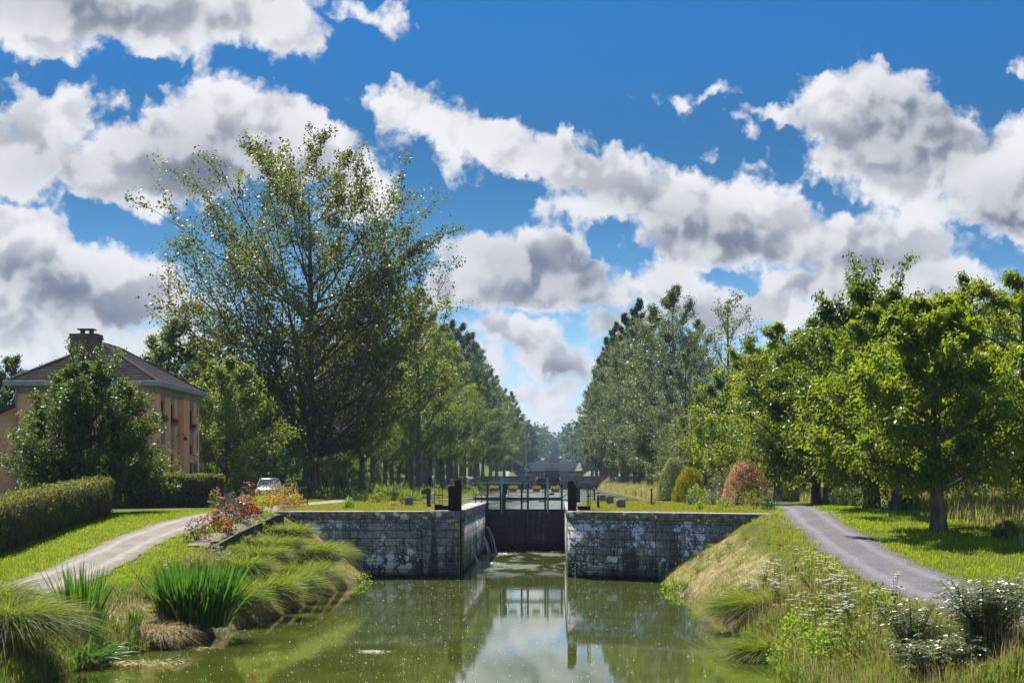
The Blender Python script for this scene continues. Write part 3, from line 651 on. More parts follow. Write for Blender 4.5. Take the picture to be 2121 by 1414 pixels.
# ------------------------------------------------------------------ the closed upper gate
gp, bl = M['green_paint'], M['black_iron']
m, gg, out = material('wet_planks'); pos = geo_pos(gg)
mp = gg.n('ShaderNodeMapping'); gg.put(mp.inputs[0], pos); mp.inputs[3].default_value = (5.5, 1, .22)
st = gg.noise(mp.outputs[0], 1, 4, .65); n_ = gg.noise(pos, 3, 5, .65)
wv_ = gg.n('ShaderNodeTexWave', wave_type='BANDS', bands_direction='X'); gg.put(wv_.inputs[0], pos); wv_.inputs['Scale'].default_value = 1.6; wv_.inputs['Distortion'].default_value = .3
c = gg.mix(gg.ramp(n_, .35, .7), (.009, .007, .010, 1), (.022, .013, .012, 1))
c = gg.mix(gg.ramp(st, .56, .72, 0, .8), c, (.24, .25, .33, 1))       # lime streaks where water seeps
c = gg.mix(gg.ramp(wv_.outputs[1], .0, .08, .8, 0), c, (.004, .004, .005, 1))
p = pbsdf(gg, c, gg.ramp(n_, .3, .7, .25, .6), .5, 0, bump(gg, gg.math('ADD', st, n_), .5, .02)); gg.put(out.inputs[0], p.outputs[0]); M['planks'] = m
M['rust'] = m_plain('rusty_iron', (.085, .048, .035), (.035, .024, .022), 9, .75, .3, .3)
gate = thing('lock_gate', 'closed upper lock gate with green railings above dark wet planks', 'lock gate', (0, 0, 0))
GX = lambda zx: (965 + zx / 8.484 - VPX) * GY / FPX
GZ = lambda zy: CAMZ - (985 + zy / 8.484 - HOR) * GY / FPX
mid = (LX0 + LX1) / 2
for s_ in (0, 1):
    x0, x1 = (LX0 - .18, mid - .02) if s_ == 0 else (mid + .02, LX1 + .18)
    lf = MB().box(x0, x1, GY - .06, GY + .06, -.9, 2.36)
    for zz in (.55, 1.25, 1.95): lf.box(x0, x1, GY - .15, GY - .061, zz - .11, zz + .11, .015)
    for xx in (x0 + .12, x1 - .12): lf.box(xx - .12, xx + .12, GY - .17, GY - .062, -.5, 2.40, .015)
    # diagonal brace
    a, b = Vector((x0 + .2, GY - .10, .6)), Vector((x1 - .2, GY - .10, 1.9))
    if s_: a.z, b.z = b.z, a.z
    lf.tube([a, b], .06, 4)
    for k in range(5):
        xx = x0 + .25 + k * (x1 - x0 - .5) / 4; lf.box(xx - .02, xx + .02, GY - .02, GY + .03, 2.36, 2.43)
    lf.build('leaf', M['planks'], gate)
    for zz in (.55, 1.25, 1.95):      # iron straps with bolt heads on the cross beams
        sp_ = MB().box(x0 + .30, x1 - .30, GY - .158, GY - .1505, zz - .035, zz + .035)
        for q in range(6): sp_.lathe([(.022, -.006), (.022, .006)], (x0 + .38 + q * (x1 - x0 - .76) / 5, GY - .160, zz), 8)
        sp_.build('strap', M['rust'], gate)
    for q in range(1, 9): xx = x0 + .25 + q * (x1 - x0 - .5) / 9; MB().box(xx - .006, xx + .006, GY - .072, GY - .061, -.3, 2.33).build('plank_joint', bl, gate)
for zx in (380, 612, 650, 684, 980, 1090, 1395, 1440, 1685):
    x = GX(zx); MB().box(x - .058, x + .058, GY - .10, GY - .01, 2.30, 3.97, .01).build('post', gp, gate)
rl = MB()
def rail(mb, pts, r=.026): mb.tube([(GX(a), GY - .055, GZ(b)) for a, b in pts], r, 6)
rail(rl, [(370, 368), (300, 310), (232, 240), (222, 200), (225, 150), (240, 126), (380, 126), (640, 131), (980, 135), (1000, 150), (1000, 260), (1015, 282), (1060, 286)])
rail(rl, [(1000, 150), (1020, 142), (1065, 142), (1085, 135), (1395, 135), (1790, 142)])
rail(rl, [(232, 132), (140, 130), (115, 140), (108, 165), (112, 180)]); rail(rl, [(1690, 390), (1800, 300)])
rail(rl, [(120, 150), (135, 375)], .014)
rl.build('handrail', gp, gate)
wk = MB().box(GX(128), GX(365), GY + .25, GY + .95, GZ(430), GZ(378), .01)
wk.box(GX(365), GX(1690), GY - .14, GY - .11, GZ(432), GZ(378), .008); wk.box(GX(365), GX(1800), GY + .10, GY + .75, GZ(432), GZ(412))
wk.build('walkway', gp, gate)
for a, b in ((690, 815), (1280, 1400), (980, 1090)): MB().box(GX(a), GX(b), GY - .09, GY - .03, GZ(460), GZ(440)).build('bracket', bl, gate)
fr = MB()      # thin uprights and far rail behind
for zx in (435, 742, 1050, 1350, 1655): fr.box(GX(zx) - .012, GX(zx) + .012, GY + .72, GY + .745, 2.98, 3.95)
fr.box(GX(128), GX(1800), GY + .72, GY + .745, GZ(292), GZ(284)); fr.build('rear_railing', gp, gate)
for zx, top in ((633, 22), (1437, 32)):
    x = GX(zx)
    rk = MB().box(x - .022, x + .022, GY - .19, GY - .145, 2.2, GZ(top)); rk.box(x - .06, x + .06, GY - .21, GY - .19, GZ(340), GZ(150), .01)
    for t in (0, 1): rk.box(x - .085 + t * .15, x - .065 + t * .15, GY - .18, GY - .15, GZ(150), GZ(top + 5))
    rk.build('paddle_rack', M['galv'], gate)
MB().box(GX(668), GX(724), GY - .05, GY + .25, GZ(328), GZ(128), .02).build('gear_box', gp, gate)
MB().box(GX(1462), GX(1550), GY - .05, GY + .2, GZ(338), GZ(300), .02).build('gear_box', gp, gate)
# hoop rail on the coping beside the gate
hp = MB(); xa, xb, zt = GX(190), GX(288), GZ(295)
hp.tube([(xa, 102.2, 2.8), (xa, 102.2, zt - .15)] + [((xa + xb) / 2 - (xb - xa) / 2 * math.cos(R(a)), 102.2, zt - .17 + .17 * math.sin(R(a))) for a in range(0, 181, 30)] + [(xb, 102.2, zt - .15), (xb, 102.2, 2.8)], .027, 6)
tag(hp.build('ladder_hoop', gp), 'small inverted U grab rail on the coping left of the gate', 'grab rail')
# window boxes hanging on the gate railing
def blossoms(rg, n, box, size, cup=True):
    """little flower heads: a ring of petals around a centre"""
    V, F = [], []
    for i in range(n):
        c = np.array([rg.uniform(*box[0]), rg.uniform(*box[1]), rg.uniform(*box[2])]); s = size * rg.uniform(.7, 1.25)
        nn = rg.normal(0, 1, 3) * .55 + np.array([0, -.6, .6]); nn /= np.linalg.norm(nn)
        a = np.cross(nn, [.3, .2, 1]); a /= np.linalg.norm(a); b = np.cross(nn, a)
        k0 = len(V); V.append(c)
        for k in range(6):
            t = k * math.pi / 3; r = s * (1 if k % 2 else .75); V.append(c + (a * math.cos(t) + b * math.sin(t)) * r + nn * s * .25)
        for k in range(6): F.append((k0, k0 + 1 + k, k0 + 1 + (k + 1) % 6))
    return np.array(V), np.array(F)
def leaves_np(C, A, N, ln, wd):
    """kite-shaped leaves at centres C along axes A, facing N"""
    A = A / (np.linalg.norm(A, axis=1, keepdims=True) + 1e-9); S = np.cross(A, N); S /= (np.linalg.norm(S, axis=1, keepdims=True) + 1e-9)
    N2 = np.cross(S, A)
    ln = np.asarray(ln).reshape(-1, 1) * np.ones((len(C), 1)); wd = np.asarray(wd).reshape(-1, 1) * np.ones((len(C), 1))
    V = np.stack([C - A * ln * .5, C - A * ln * .05 + S * wd * .5 + N2 * wd * .12, C + A * ln * .5 - N2 * ln * .10, C - A * ln * .05 - S * wd * .5 + N2 * wd * .12], 1).reshape(-1, 3)
    F = np.arange(len(V)).reshape(-1, 4); return V, F
BOXLAB = ['terracotta flower box hung leftmost on the gate railing', 'flower box with pink blooms right of the dark gear box', 'flower box on the railing just right of the gate centre', 'flower box with pink blooms nearest the right gate post']
for k, (a, b, y0, y1) in enumerate(((430, 568, 270, 222), (762, 895, 275, 232), (1172, 1305, 276, 236), (1500, 1642, 284, 236))):
    rg = rng_of(50 + k); xa, xb = GX(a), GX(b); za, zb = GZ(y0), GZ(y1); yb = GY - .36
    t = thing('flower_box', BOXLAB[k], 'flower box', ((xa + xb) / 2, yb, za), 0, 'flower boxes on the gate railing')
    hw = (xb - xa) / 2; hh = zb - za
    MB().prism([(-hw * .88, 0), (hw * .88, 0), (hw, hh * .85), (hw * 1.05, hh * .85), (hw * 1.05, hh), (-hw * 1.05, hh), (-hw * 1.05, hh * .85), (-hw, hh * .85)], 'y', -.10, .10).build('trough', M['terracotta'], t)
    n = 260; C = np.stack([rg.uniform(-hw * 1.1, hw * 1.15, n), rg.uniform(-.13, .13, n), hh + rg.beta(1.6, 2.2, n) * .20], 1)
    V, F = leaves_np(C, rg.normal(0, 1, (n, 3)), rg.normal(0, .6, (n, 3)) + [0, -.4, .7], .055, .05)
    link('foliage', mesh_np('foliage', V, F), M['bush_lime'], t)
    V, F = blossoms(rg, 9 if k != 2 else 7, ((-hw * .9, hw), (-.13, .05), (hh + .12, hh + .26)), .035)
    link('blossoms', mesh_np('blossoms', V, F), M['pink'] if k != 2 else M['red'], t)

# ------------------------------------------------------------------ the open lower gate leaves, folded into their recesses
def open_leaf(sx, label):
    t = thing('lock_gate_leaf', label, 'lock gate', ((LX0 if sx < 0 else LX1), 76.1, 0))
    e = sx
    b = MB()
    b.box(min(e * .02, e * .30), max(e * .02, e * .30), 0, .30, -.9, 2.60, .015) if sx > 0 else b.box(-.26, .05, 0, .30, -.9, 2.60, .015)
    b.box(min(e * .05, e * .20), max(e * .05, e * .20), .30, 2.9, -.9, 2.5)
    b.build('leaf', M['timber_dark'], t)
    if sx < 0:
        MB().box(-.245, .055, .0, .28, 2.602, 4.20, .02).build('heel_post', M['timber_dark'], t)
        MB().box(-.52, -.25, -.02, .26, 2.78, 3.97, .05).build('mitre_post', M['timber_dark'], t)
        fb = MB().box(-1.12, -.53, -.05, .45, 2.86, 3.06, .01); fb.box(-1.12, -.80, -.06, .1, 3.06, 3.11, .01)
        fb.build('foot_beam', M['timber_dark'], t)
        rb = MB()
        for xx, z1 in ((-1.12, 3.88), (-.94, 3.86), (-.80, 3.84)): rb.tube([(xx, .1 + (xx + 1.12), 3.06), (xx, .1 + (xx + 1.12), z1)], .014, 5)
        rb.box(-1.15, -.70, .02, .32, 3.84, 3.87); rb.box(-1.12, -.73, .02, .35, 3.50, 3.54)
        rb.build('railing', gp, t)
    else:
        MB().box(.02, .29, .25, .5, 2.602, 4.15, .02).build('heel_post', M['timber_dark'], t)
        MB().prism([(.08, 2.78), (.42, 2.78), (.40, 3.90), (.34, 3.97), (.14, 3.97), (.08, 3.90)], 'y', -.12, .22).build('mitre_post', M['timber_dark'], t)
        fb = MB().box(.44, 1.02, -.05, .35, 2.86, 3.04, .01); fb.build('foot_beam', M['timber_dark'], t)
        rb = MB()
        for xx, z0, z1, yy in ((.90, 3.04, 3.78, .8), (.94, 3.04, 3.80, .4), (1.01, 2.86, 3.86, 0)): rb.tube([(xx, yy, z0), (xx, yy, z1)], .016, 5)
        rb.tube([(.88, .9, 3.76), (1.01, 0, 3.84)], .014, 5); rb.box(.88, .98, .3, .5, 3.42, 3.52)
        rb.build('railing', gp, t)
    return t
open_leaf(-1, 'dark timber gate leaf folded open against the left lock wall')
open_leaf(1, 'dark timber gate leaf folded open against the right lock wall')

# ------------------------------------------------------------------ furniture of the lockside
def at(px, Y): return (px - VPX) * Y / FPX
def gtop(x, y): return max(2.83, gz(x, y)) if 74 < y < 112 else gz(x, y)
t = thing('winch_post', 'green lock winding post with crank box beside a white post', 'winding gear', (at(888, 87), 87, 2.83))
MB().box(-.10, .10, -.1, .1, -.05, .78, .015).build('pillar', gp, t)
bx = MB().prism([(-.36, .62), (.10, .70), (.10, .95), (-.02, .95), (-.36, .82)], 'y', -.13, .13); bx.build('gear_housing', gp, t)
MB().tube([(-.22, 0, .8), (-.22, 0, 1.06)], .014, 6).build('crank', bl, t)
t = thing('marker_post', 'white slab post standing on the grass behind the winding post', 'post', (at(898, 97), 97, 2.83))
MB().box(-.085, .085, -.06, .06, -.05, .62, .02).build('shaft', M['white_paint'], t)
MB().box(-.10, .10, -.08, .08, -.05, .06, .01).build('footing', M['concrete'], t)
t = thing('winding_gear', 'tall green winding gear with a steel screw left of the upper gate', 'winding gear', (at(931, 105), 105, 2.85))
MB().box(-.06, .06, -.10, .10, 0, 1.05, .015).build('column', gp, t); MB().tube([(.16, 0, .9), (.16, 0, 1.36)], .03, 8).box(.06, .26, -.03, .03, 1.33, 1.38).build('screw', M['galv'], t); MB().box(.0, .2, -.09, .09, 0, .95, .02).build('housing', gp, t)
t = thing('winding_gear', 'dark green gear cabinet with a screw at the right end of the upper gate', 'winding gear', (at(1197.5, 105), 105, 2.80))
MB().box(-.12, .12, -.14, .14, 0, .97, .015).build('cabinet', gp, t); MB().tube([(-.06, 0, .95), (-.06, 0, 1.38)], .028, 8).box(-.13, .03, -.03, .03, 1.22, 1.28).build('screw', gp, t)
t = thing('pump_post', 'green post with flanged foot and side arm on the right lawn', 'post', (at(1239, 81.5), 81.5, 2.83))
MB().lathe([(.13, 0), (.13, .03), (.06, .05), (.055, .52), (.07, .54), (.05, .56), (.045, .62)], n=12).build('column', bl, t)
MB().tube([(-.31, 0, .72), (.0, 0, .72), (.02, 0, .60)], .016, 6).lathe([(.04, .70), (.05, .76), (.02, .79)], n=8).build('arm', bl, t)
t = thing('pump_post', 'slim green post on the grass near the bollards', 'post', (at(1230.5, 111), 110.5, 2.83))
MB().lathe([(.12, 0), (.12, .03), (.05, .05), (.05, .78), (.065, .80), (.065, .84), (.03, .86)], n=12).build('column', bl, t); MB().tube([(-.12, 0, .62), (-.12, 0, .92)], .012, 5).box(-.13, 0, -.01, .01, .70, .73).build('arm', bl, t)
t = thing('marker_post', 'black rounded post among dry grass on the right lawn', 'post', (at(1349.5, 93.5), 93.5, 2.83))
MB().lathe([(.042, -.05), (.042, .80), (.05, .82), (.05, .87), (.035, .90)], n=10).build('shaft', bl, t); MB().lathe([(.10, 0), (.09, .03), (.045, .04)], n=10).build('footing', M['soil'], t)
m, gg, out = material('bollard_stone'); co = geo_pos(gg); n1 = gg.noise(co, 6, 6, .7); n2 = gg.noise(co, 24, 3, .6)
c = gg.mix(gg.ramp(n1, .38, .62), (.26, .265, .25, 1), (.12, .125, .115, 1)); c = gg.mix(gg.ramp(gg.voro(co, 7), .14, .2, .8, 0), c, (.40, .41, .40, 1))
p = pbsdf(gg, c, .9, .25, 0, bump(gg, gg.math('ADD', n1, n2), .6, .02)); gg.put(out.inputs[0], p.outputs[0]); M['bollard'] = m
def bollard(px, Y, w, h, label, square=False, rz=0):
    x = at(px, Y); t = thing('bollard', label, 'bollard', (x, Y, gtop(x, Y) - .02), rz, 'stone mooring bollards')
    if square: MB().box(-w / 2, w / 2, -w / 2, w / 2, -.1, h, .035).build('shaft', M['bollard'], t)
    else: MB().lathe([(w * .50, -.1), (w * .52, .02), (w * .48, h * .8), (w * .47, h * .9), (w * .40, h * .98), (w * .2, h * 1.02)], n=20).build('shaft', M['bollard'], t, smooth=False)
    MB().box(-w * .22, w * .22, -w * .22, w * .22, h * .995, h * 1.05, .01).build('cap', M['bollard'], t)
bollard(847, 90, .45, .46, 'round grey stone bollard beside the small yellow shrub')
bollard(920, 113, .42, .48, 'stone bollard half hidden behind the thin metal railing')
bollard(1285, 84.5, .44, .40, 'squat stone bollard nearest the right lock wall', True, .1)
bollard(1263, 98, .42, .45, 'square stone bollard in the middle of the right row', True, .0)
bollard(1249, 111, .40, .42, 'farthest stone bollard of the right row', True, -.1)
# water gauge on the right wall
t = thing('depth_gauge', 'small black and white water gauge on the right wall', 'gauge', (at(1190, 73.6), yr(at(1190, 73.6)) - .02, .0), math.atan(-.72))
MB().box(-.11, .11, -.012, .012, -.3, .60).build('board', bl, t)
for k in range(6):
    MB().box(.02, .10, -.016, -.0125, .50 - k * .10, .555 - k * .10).build('scale_mark', M['white_paint'], t)
    if k in (2, 4): MB().box(-.09, -.0, -.016, -.0125, .50 - k * .10 + .04, .555 - k * .10 + .04).build('scale_mark', M['white_paint'], t)
# water squirting through the leaking gate and wall on the left
m, gg, out = material('spray'); p = pbsdf(gg, (.86, .88, .92, 1), .15, .5); tr = gg.n('ShaderNodeBsdfTransparent'); mx = gg.n('ShaderNodeMixShader'); mx.inputs[0].default_value = .7
gg.put(mx.inputs[1], tr.outputs[0]); gg.put(mx.inputs[2], p.outputs[0]); gg.put(out.inputs[0], mx.outputs[0]); M['spray'] = m
def jet(x, y, z, vx, n, seed, label):
    rg = rng_of(seed); b = MB()
    for k in range(n):
        v = vx * rg.uniform(.6, 1.1); vz = rg.uniform(-.2, .5); pts = []; tt = 0
        while True:
            zz = z + vz * tt - 4.9 * tt * tt; pts.append((x + v * tt, y - .25 * tt + rg.normal(0, .004), zz)); tt += .07
            if zz < 0 or tt > 1.2: break
        b.tube(pts, [rg.uniform(.002, .006) * (1 + .6 * i / len(pts)) for i in range(len(pts))], 4)
    tag(b.build('water_jet', M['spray']), label, 'water jet')
jet(LX0 + .02, 88.0, .38, .85, 16, 1, 'white jet of water nearest the camera squirting from the left chamber wall')
jet(LX0 + .02, 98.5, .98, 1.0, 15, 2, 'water jet spraying low from the wall at the left of the gate')
jet(LX0 + .05, 101.8, 1.45, 1.25, 11, 3, 'long thin arc of water leaking high on the left of the gate')

# ------------------------------------------------------------------ the locks higher up the staircase
FAR_STONE = stone_mat('far_stone', .4, 1.2, .50, (.43, .42, .41), wet=.1)
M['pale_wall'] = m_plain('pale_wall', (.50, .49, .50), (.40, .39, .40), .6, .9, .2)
names = ['second lock up the canal with low grey walls', 'third lock up the canal with dark footbridge', 'fourth lock with a tall hazy stone wall across the canal', 'fifth lock seen as a thin hazy ledge', 'sixth lock at the foot of the wooded cutting', 'topmost lock inside the wooded cutting']
for k in range(1, len(LOCKS)):
    ly, cz, wz = LOCKS[k]
    t = thing('lock', names[k - 1], 'lock', (0, 0, 0))
    for sx in (-1, 1):
        xe = LX0 if sx < 0 else LX1; xo = -14.5 if sx < 0 else 10.5
        pl = [(xo, ly), (xe, ly), (xe, ly + 31.5), (xe + sx * 7.5, ly + 38)]
        if k > 3: pl = pl[1:]
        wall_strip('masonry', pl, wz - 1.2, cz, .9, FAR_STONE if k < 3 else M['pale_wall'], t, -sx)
    cp = MB()
    for sx in (-1, 1):
        xe = LX0 if sx < 0 else LX1; xo = (-14.5 if sx < 0 else 10.5) if k < 4 else (-8 if sx < 0 else 4)
        cp.box(min(xe, xo), max(xe, xo), ly - .05, ly + .9, cz + .003, cz + .16)
    cp.build('coping', COPING, t)
    MB().box(LX0 - .1, LX1 + .1, ly + 27, ly + 27.3, wz - 1, cz - .25).build('gate', M['timber_dark'], t); MB().box(LX0 - .1, LX1 + .1, ly + 3, ly + 3.3, wz - 1, cz - .6).build('gate', M['timber_dark'], t)
    for yy in (ly + 3, ly + 27):
        rb = MB()
        for i in range(6): xx = LX0 + .1 + i * .9; rb.box(xx - .05, xx + .05, yy - .1, yy, cz - .6, cz + 1.1)
        rb.box(LX0 - .2, LX1 + .2, yy - .1, yy, cz + 1.02, cz + 1.12); rb.box(LX0 - .2, LX1 + .2, yy - .1, yy, cz + .2, cz + .36)
        rb.build('railing', M['timber_dark'] if k == 2 else gp, t)
    if k == 2: MB().box(-14.5, 10.5, ly - .6, ly - .2, cz - .45, cz - .15).build('footbridge', M['timber_dark'], t)
    if k == 3: MB().box(-15.5, 10.2, ly - 3.1, ly - 2.0, wz - 1, cz).build('weir_wall', M['pale_wall'], t)
    if k == 4: MB().box(-9, 5, ly - 3.1, ly - 2.0, wz - 1, cz - .2).build('weir_wall', M['pale_wall'], t)

rg = rng_of(44)
for (x, y, n, sx, sy, lab) in ((LX0 + .75, 87.7, 150, .5, 1.1, 'foam where the nearest leak jet hits the water'), (LX0 + 1.0, 98.2, 130, .7, 1.3, 'foam under the jets at the left of the gate'), (LX1 - .5, 101.5, 60, .35, .7, 'foam line at the right foot of the gate')):
    C = np.stack([rg.normal(0, sx * .5, n), rg.normal(0, sy * .5, n), rg.uniform(.006, .02, n)], 1); C[:, 0] = np.clip(C[:, 0] + x, LX0 + .03, LX1 - .03) - x
    V, F = leaves_np(C, rg.normal(0, 1, (n, 3)) * [1, .3, .02], rg.normal(0, .1, (n, 3)) + [0, 0, 1], rg.uniform(.06, .22, n), rg.uniform(.03, .10, n))
    tag(link('foam', mesh_np('foam', V, F), M['white_paint'], None, (x, y, 0)), lab, 'foam', kind='stuff')

# ------------------------------------------------------------------ the lock keeper's house
def plaster(name, c0, c1):
    m, gg, out = material(name); pos = geo_pos(gg); n1 = gg.noise(pos, .8, 5, .6); n2 = gg.noise(pos, 14, 4, .7)
    dr = gg.n('ShaderNodeMapping'); gg.put(dr.inputs[0], pos); dr.inputs[3].default_value = (2.2, 2.2, .22)
    c = gg.mix(gg.ramp(n1, .35, .65), tuple(c0) + (1,), tuple(c1) + (1,)); c = gg.mix(gg.ramp(gg.noise(dr.outputs[0], 1, 4, .6), .54, .72, 0, .35), c, tuple(x * .55 for x in c1) + (1,))
    p = pbsdf(gg, c, .92, .2, 0, bump(gg, n2, .4, .01)); gg.put(out.inputs[0], p.outputs[0]); return m
M['render_coat'] = plaster('orange_render', (.76, .41, .26), (.68, .35, .215)); M['band'] = plaster('grey_band', (.30, .265, .25), (.23, .20, .19))
M['zinc'] = m_plain('zinc_gutter', (.26, .31, .37), (.19, .23, .29), 2, .45, .5, .3, .1)
M['shutter'] = m_plain('green_shutter', (.030, .17, .060), (.02, .12, .045), 5, .5, .4, bmp=.3)
m, gg, out = material('window_glass'); p = pbsdf(gg, (.012, .014, .018, 1), .06, .6); gg.put(out.inputs[0], p.outputs[0]); M['glass'] = m
M['frame_dark'] = m_plain('window_frame', (.10, .075, .065), (.06, .045, .04), 8, .6, .3)
m, gg, out = material('roof_tiles'); co = objc(gg); uv = gg.n('ShaderNodeTexCoord').outputs['UV']
br = gg.n('ShaderNodeTexBrick'); gg.put(br.inputs['Vector'], uv); br.inputs['Scale'].default_value = 1; br.inputs['Brick Width'].default_value = .22; br.inputs['Row Height'].default_value = .17; br.inputs['Mortar Size'].default_value = .010
br.inputs['Color1'].default_value = (.3, .3, .3, 1); br.inputs['Color2'].default_value = (1, 1, 1, 1); br.inputs['Mortar'].default_value = (.1, .1, .1, 1)
n1 = gg.noise(co, 1.2, 5, .65); n2 = gg.noise(co, 9, 4, .7)
c = gg.mix(gg.ramp(n1, .35, .65), (.165, .125, .112, 1), (.25, .20, .18, 1)); c = gg.mix(.75, c, gg.mix(1.0, c, br.outputs['Color'], 'MULTIPLY')); c = gg.mix(gg.ramp(n2, .60, .72, 0, .8), c, (.30, .17, .07, 1))
p = pbsdf(gg, c, .9, .25, 0, bump(gg, gg.math('ADD', gg.math('SUBTRACT', 1.0, br.outputs['Fac']), gg.math('MULTIPLY', n2, .5)), .9, .03)); gg.put(out.inputs[0], p.outputs[0]); M['tiles'] = m
H0 = (-30.4, -22.75, 97.5, 109.6); E0 = (-30.95, -22.2, 96.9, 110.1); GZ0, WT, EZ = 2.6, 9.02, 9.72
hs_ = thing('lock_house', 'orange rendered lock house with tiled hip roof and grey gutter', 'house', (0, 0, 0))
wl_ = MB()
def facade(mb, fixed, u0, u1, z0, z1, holes, thick, flip):
    """a wall sheet of real thickness with openings; u runs along Y (fixed x)"""
    us = sorted({u0, u1} | {h[0] for h in holes} | {h[1] for h in holes}); zs = sorted({z0, z1} | {h[2] for h in holes} | {h[3] for h in holes})
    for a, b in zip(us, us[1:]):
        run = None
        for c, d in zip(zs, zs[1:]):
            solid = not any(a >= h[0] - 1e-6 and b <= h[1] + 1e-6 and c >= h[2] - 1e-6 and d <= h[3] + 1e-6 for h in holes)
            if solid:
                if flip == 'x': mb.box(fixed - thick, fixed, a, b, c, d)
                else: mb.box(a, b, fixed, fixed + thick, c, d)
SIDE = [(99.5, 100.65, 7.45, 8.75), (102.2, 103.1, 7.40, 8.62), (107.3, 108.5, 7.25, 8.50), (99.5, 100.65, 4.0, 5.8), (102.2, 103.1, 4.2, 5.7), (107.3, 108.5, 3.0, 5.25), (107.3, 108.5, 5.75, 6.35)]
FRONT = [(-29.4, -28.5, 7.75, 8.75), (-29.2, -28.3, 4.2, 5.6), (-25.2, -24.2, 7.5, 8.75), (-25.2, -24.2, 4.2, 5.6)]
facade(wl_, H0[1], H0[2] + .35, H0[3], GZ0, WT, SIDE, .35, 'x'); facade(wl_, H0[2], H0[0], H0[1], GZ0, WT, FRONT, .35, 'y')
wl_.box(H0[0], H0[0] + .35, H0[2] + .352, H0[3], GZ0, WT).box(H0[0] + .352, H0[1] - .352, H0[3] - .35, H0[3], GZ0, WT)
wl_.build('wall', M['render_coat'], hs_)
bd = MB().box(H0[0] - .03, H0[1] + .03, H0[2] - .03, H0[3] + .03, WT + .002, WT + .40); bd.build('frieze', M['band'], hs_)
MB().box(E0[0] + .12, E0[1] - .12, E0[2] + .12, E0[3] - .12, WT + .402, EZ - .24).build('soffit', M['band'], hs_)
gu = MB(); gw = .16
gu.box(E0[0], E0[1], E0[2], E0[2] + gw, EZ - .28, EZ, .015).box(E0[0], E0[1], E0[3] - gw, E0[3], EZ - .28, EZ, .015)
gu.box(E0[0], E0[0] + gw, E0[2] + gw + .002, E0[3] - gw - .002, EZ - .28, EZ, .015).box(E0[1] - gw, E0[1], E0[2] + gw + .002, E0[3] - gw - .002, EZ - .28, EZ, .015)
gu.build('gutter', M['zinc'], hs_)
# hip roof in stepped courses of tiles
RY0, RY1, RZ_ = 101.4, 105.4, 12.15; cxr = (E0[0] + E0[1]) / 2
V, F, UV = [], [], []; NC = 24
def lerp(a, b, t): return tuple(a[i] + (b[i] - a[i]) * t for i in range(3))
cr = [(E0[0] + .1, E0[2] + .1, EZ - .03), (E0[1] - .1, E0[2] + .1, EZ - .03), (E0[1] - .1, E0[3] - .1, EZ - .03), (E0[0] + .1, E0[3] - .1, EZ - .03)]; rdg = [(cxr, RY0, RZ_), (cxr, RY1, RZ_)]
for (a, b, ta, tb_) in ((0, 1, 0, 0), (1, 2, 0, 1), (2, 3, 1, 1), (3, 0, 1, 0)):
    sl = (Vector(rdg[ta]) - Vector(cr[a])).length
    for i in range(NC):
        t0, t1 = i / NC, (i + 1) / NC
        q = [lerp(cr[a], rdg[ta], t0), lerp(cr[b], rdg[tb_], t0), lerp(cr[b], rdg[tb_], t1), lerp(cr[a], rdg[ta], t1)]
        k = len(V); lft = .035
        V += [(q[0][0], q[0][1], q[0][2] + lft), (q[1][0], q[1][1], q[1][2] + lft), q[2], q[3], q[0], q[1]]
        Lw, Lt = (Vector(q[1]) - Vector(q[0])).length / 2, (Vector(q[2]) - Vector(q[3])).length / 2
        F += [(k, k + 1, k + 2, k + 3), (k + 4, k + 5, k + 1, k)]; UV += [(-Lw, t0 * sl), (Lw, t0 * sl), (Lt, t1 * sl), (-Lt, t1 * sl)] + [(-Lw, 0), (Lw, 0), (Lw, .01), (-Lw, .01)]
rf = link('roof', mesh_np('roof', V, np.array(F), uv=UV), M['tiles'], hs_)
rc = MB()
for a, b in ((cr[0], rdg[0]), (cr[1], rdg[0]), (cr[2], rdg[1]), (cr[3], rdg[1]), rdg): rc.tube([lerp(a, b, t / 14) for t in range(15)], .10, 6)
rc.build('ridge_tiles', M['tiles'], rf)
ch = MB().box(-27.5, -25.98, 98.0, 99.2, 9.9, 12.16).box(-27.58, -25.90, 97.92, 99.28, 12.162, 12.26, .02).box(-27.54, -25.94, 97.96, 99.24, 12.262, 12.44, .03)
M['chimney'] = plaster('chimney_brick', (.17, .13, .115), (.10, .08, .072)); ch = ch.build('chimney', M['chimney'], rf)
MB().box(-27.0, -26.88, 98.3, 98.9, 12.442, 12.66).box(-26.5, -26.38, 98.3, 98.9, 12.442, 12.66).box(-27.15, -26.25, 98.2, 99.0, 12.662, 12.74, .01).build('chimney_cowl', M['black_iron'], rf)
MB().box(H0[1] + .002, H0[1] + .36, 104.2, 105.75, GZ0, WT - .01, .02).build('pilaster', M['render_coat'], hs_)
MB().box(H0[1] + .002, H0[1] + .36, 97.5, 98.1, GZ0, WT - .01, .02).build('pilaster', M['render_coat'], hs_)
for (u0, u1, z0, z1) in SIDE:
    f = MB(); x = H0[1] - .16; fw = .07
    f.box(x, x + .06, u0, u1, z0, z0 + fw).box(x, x + .06, u0, u1, z1 - fw, z1).box(x, x + .06, u0, u0 + fw, z0 + fw, z1 - fw).box(x, x + .06, u1 - fw, u1, z0 + fw, z1 - fw).box(x, x + .05, (u0 + u1) / 2 - .03, (u0 + u1) / 2 + .03, z0 + fw, z1 - fw)
    f = f.build('window', M['frame_dark'], hs_); MB().box(x + .01, x + .03, u0 + fw, u1 - fw, z0 + fw, z1 - fw).build('pane', M['glass'], f)
    MB().box(H0[1] - .05, H0[1] + .08, u0 - .08, u1 + .08, z0 - .09, z0 - .002, .01).build('sill', M['band'], f)
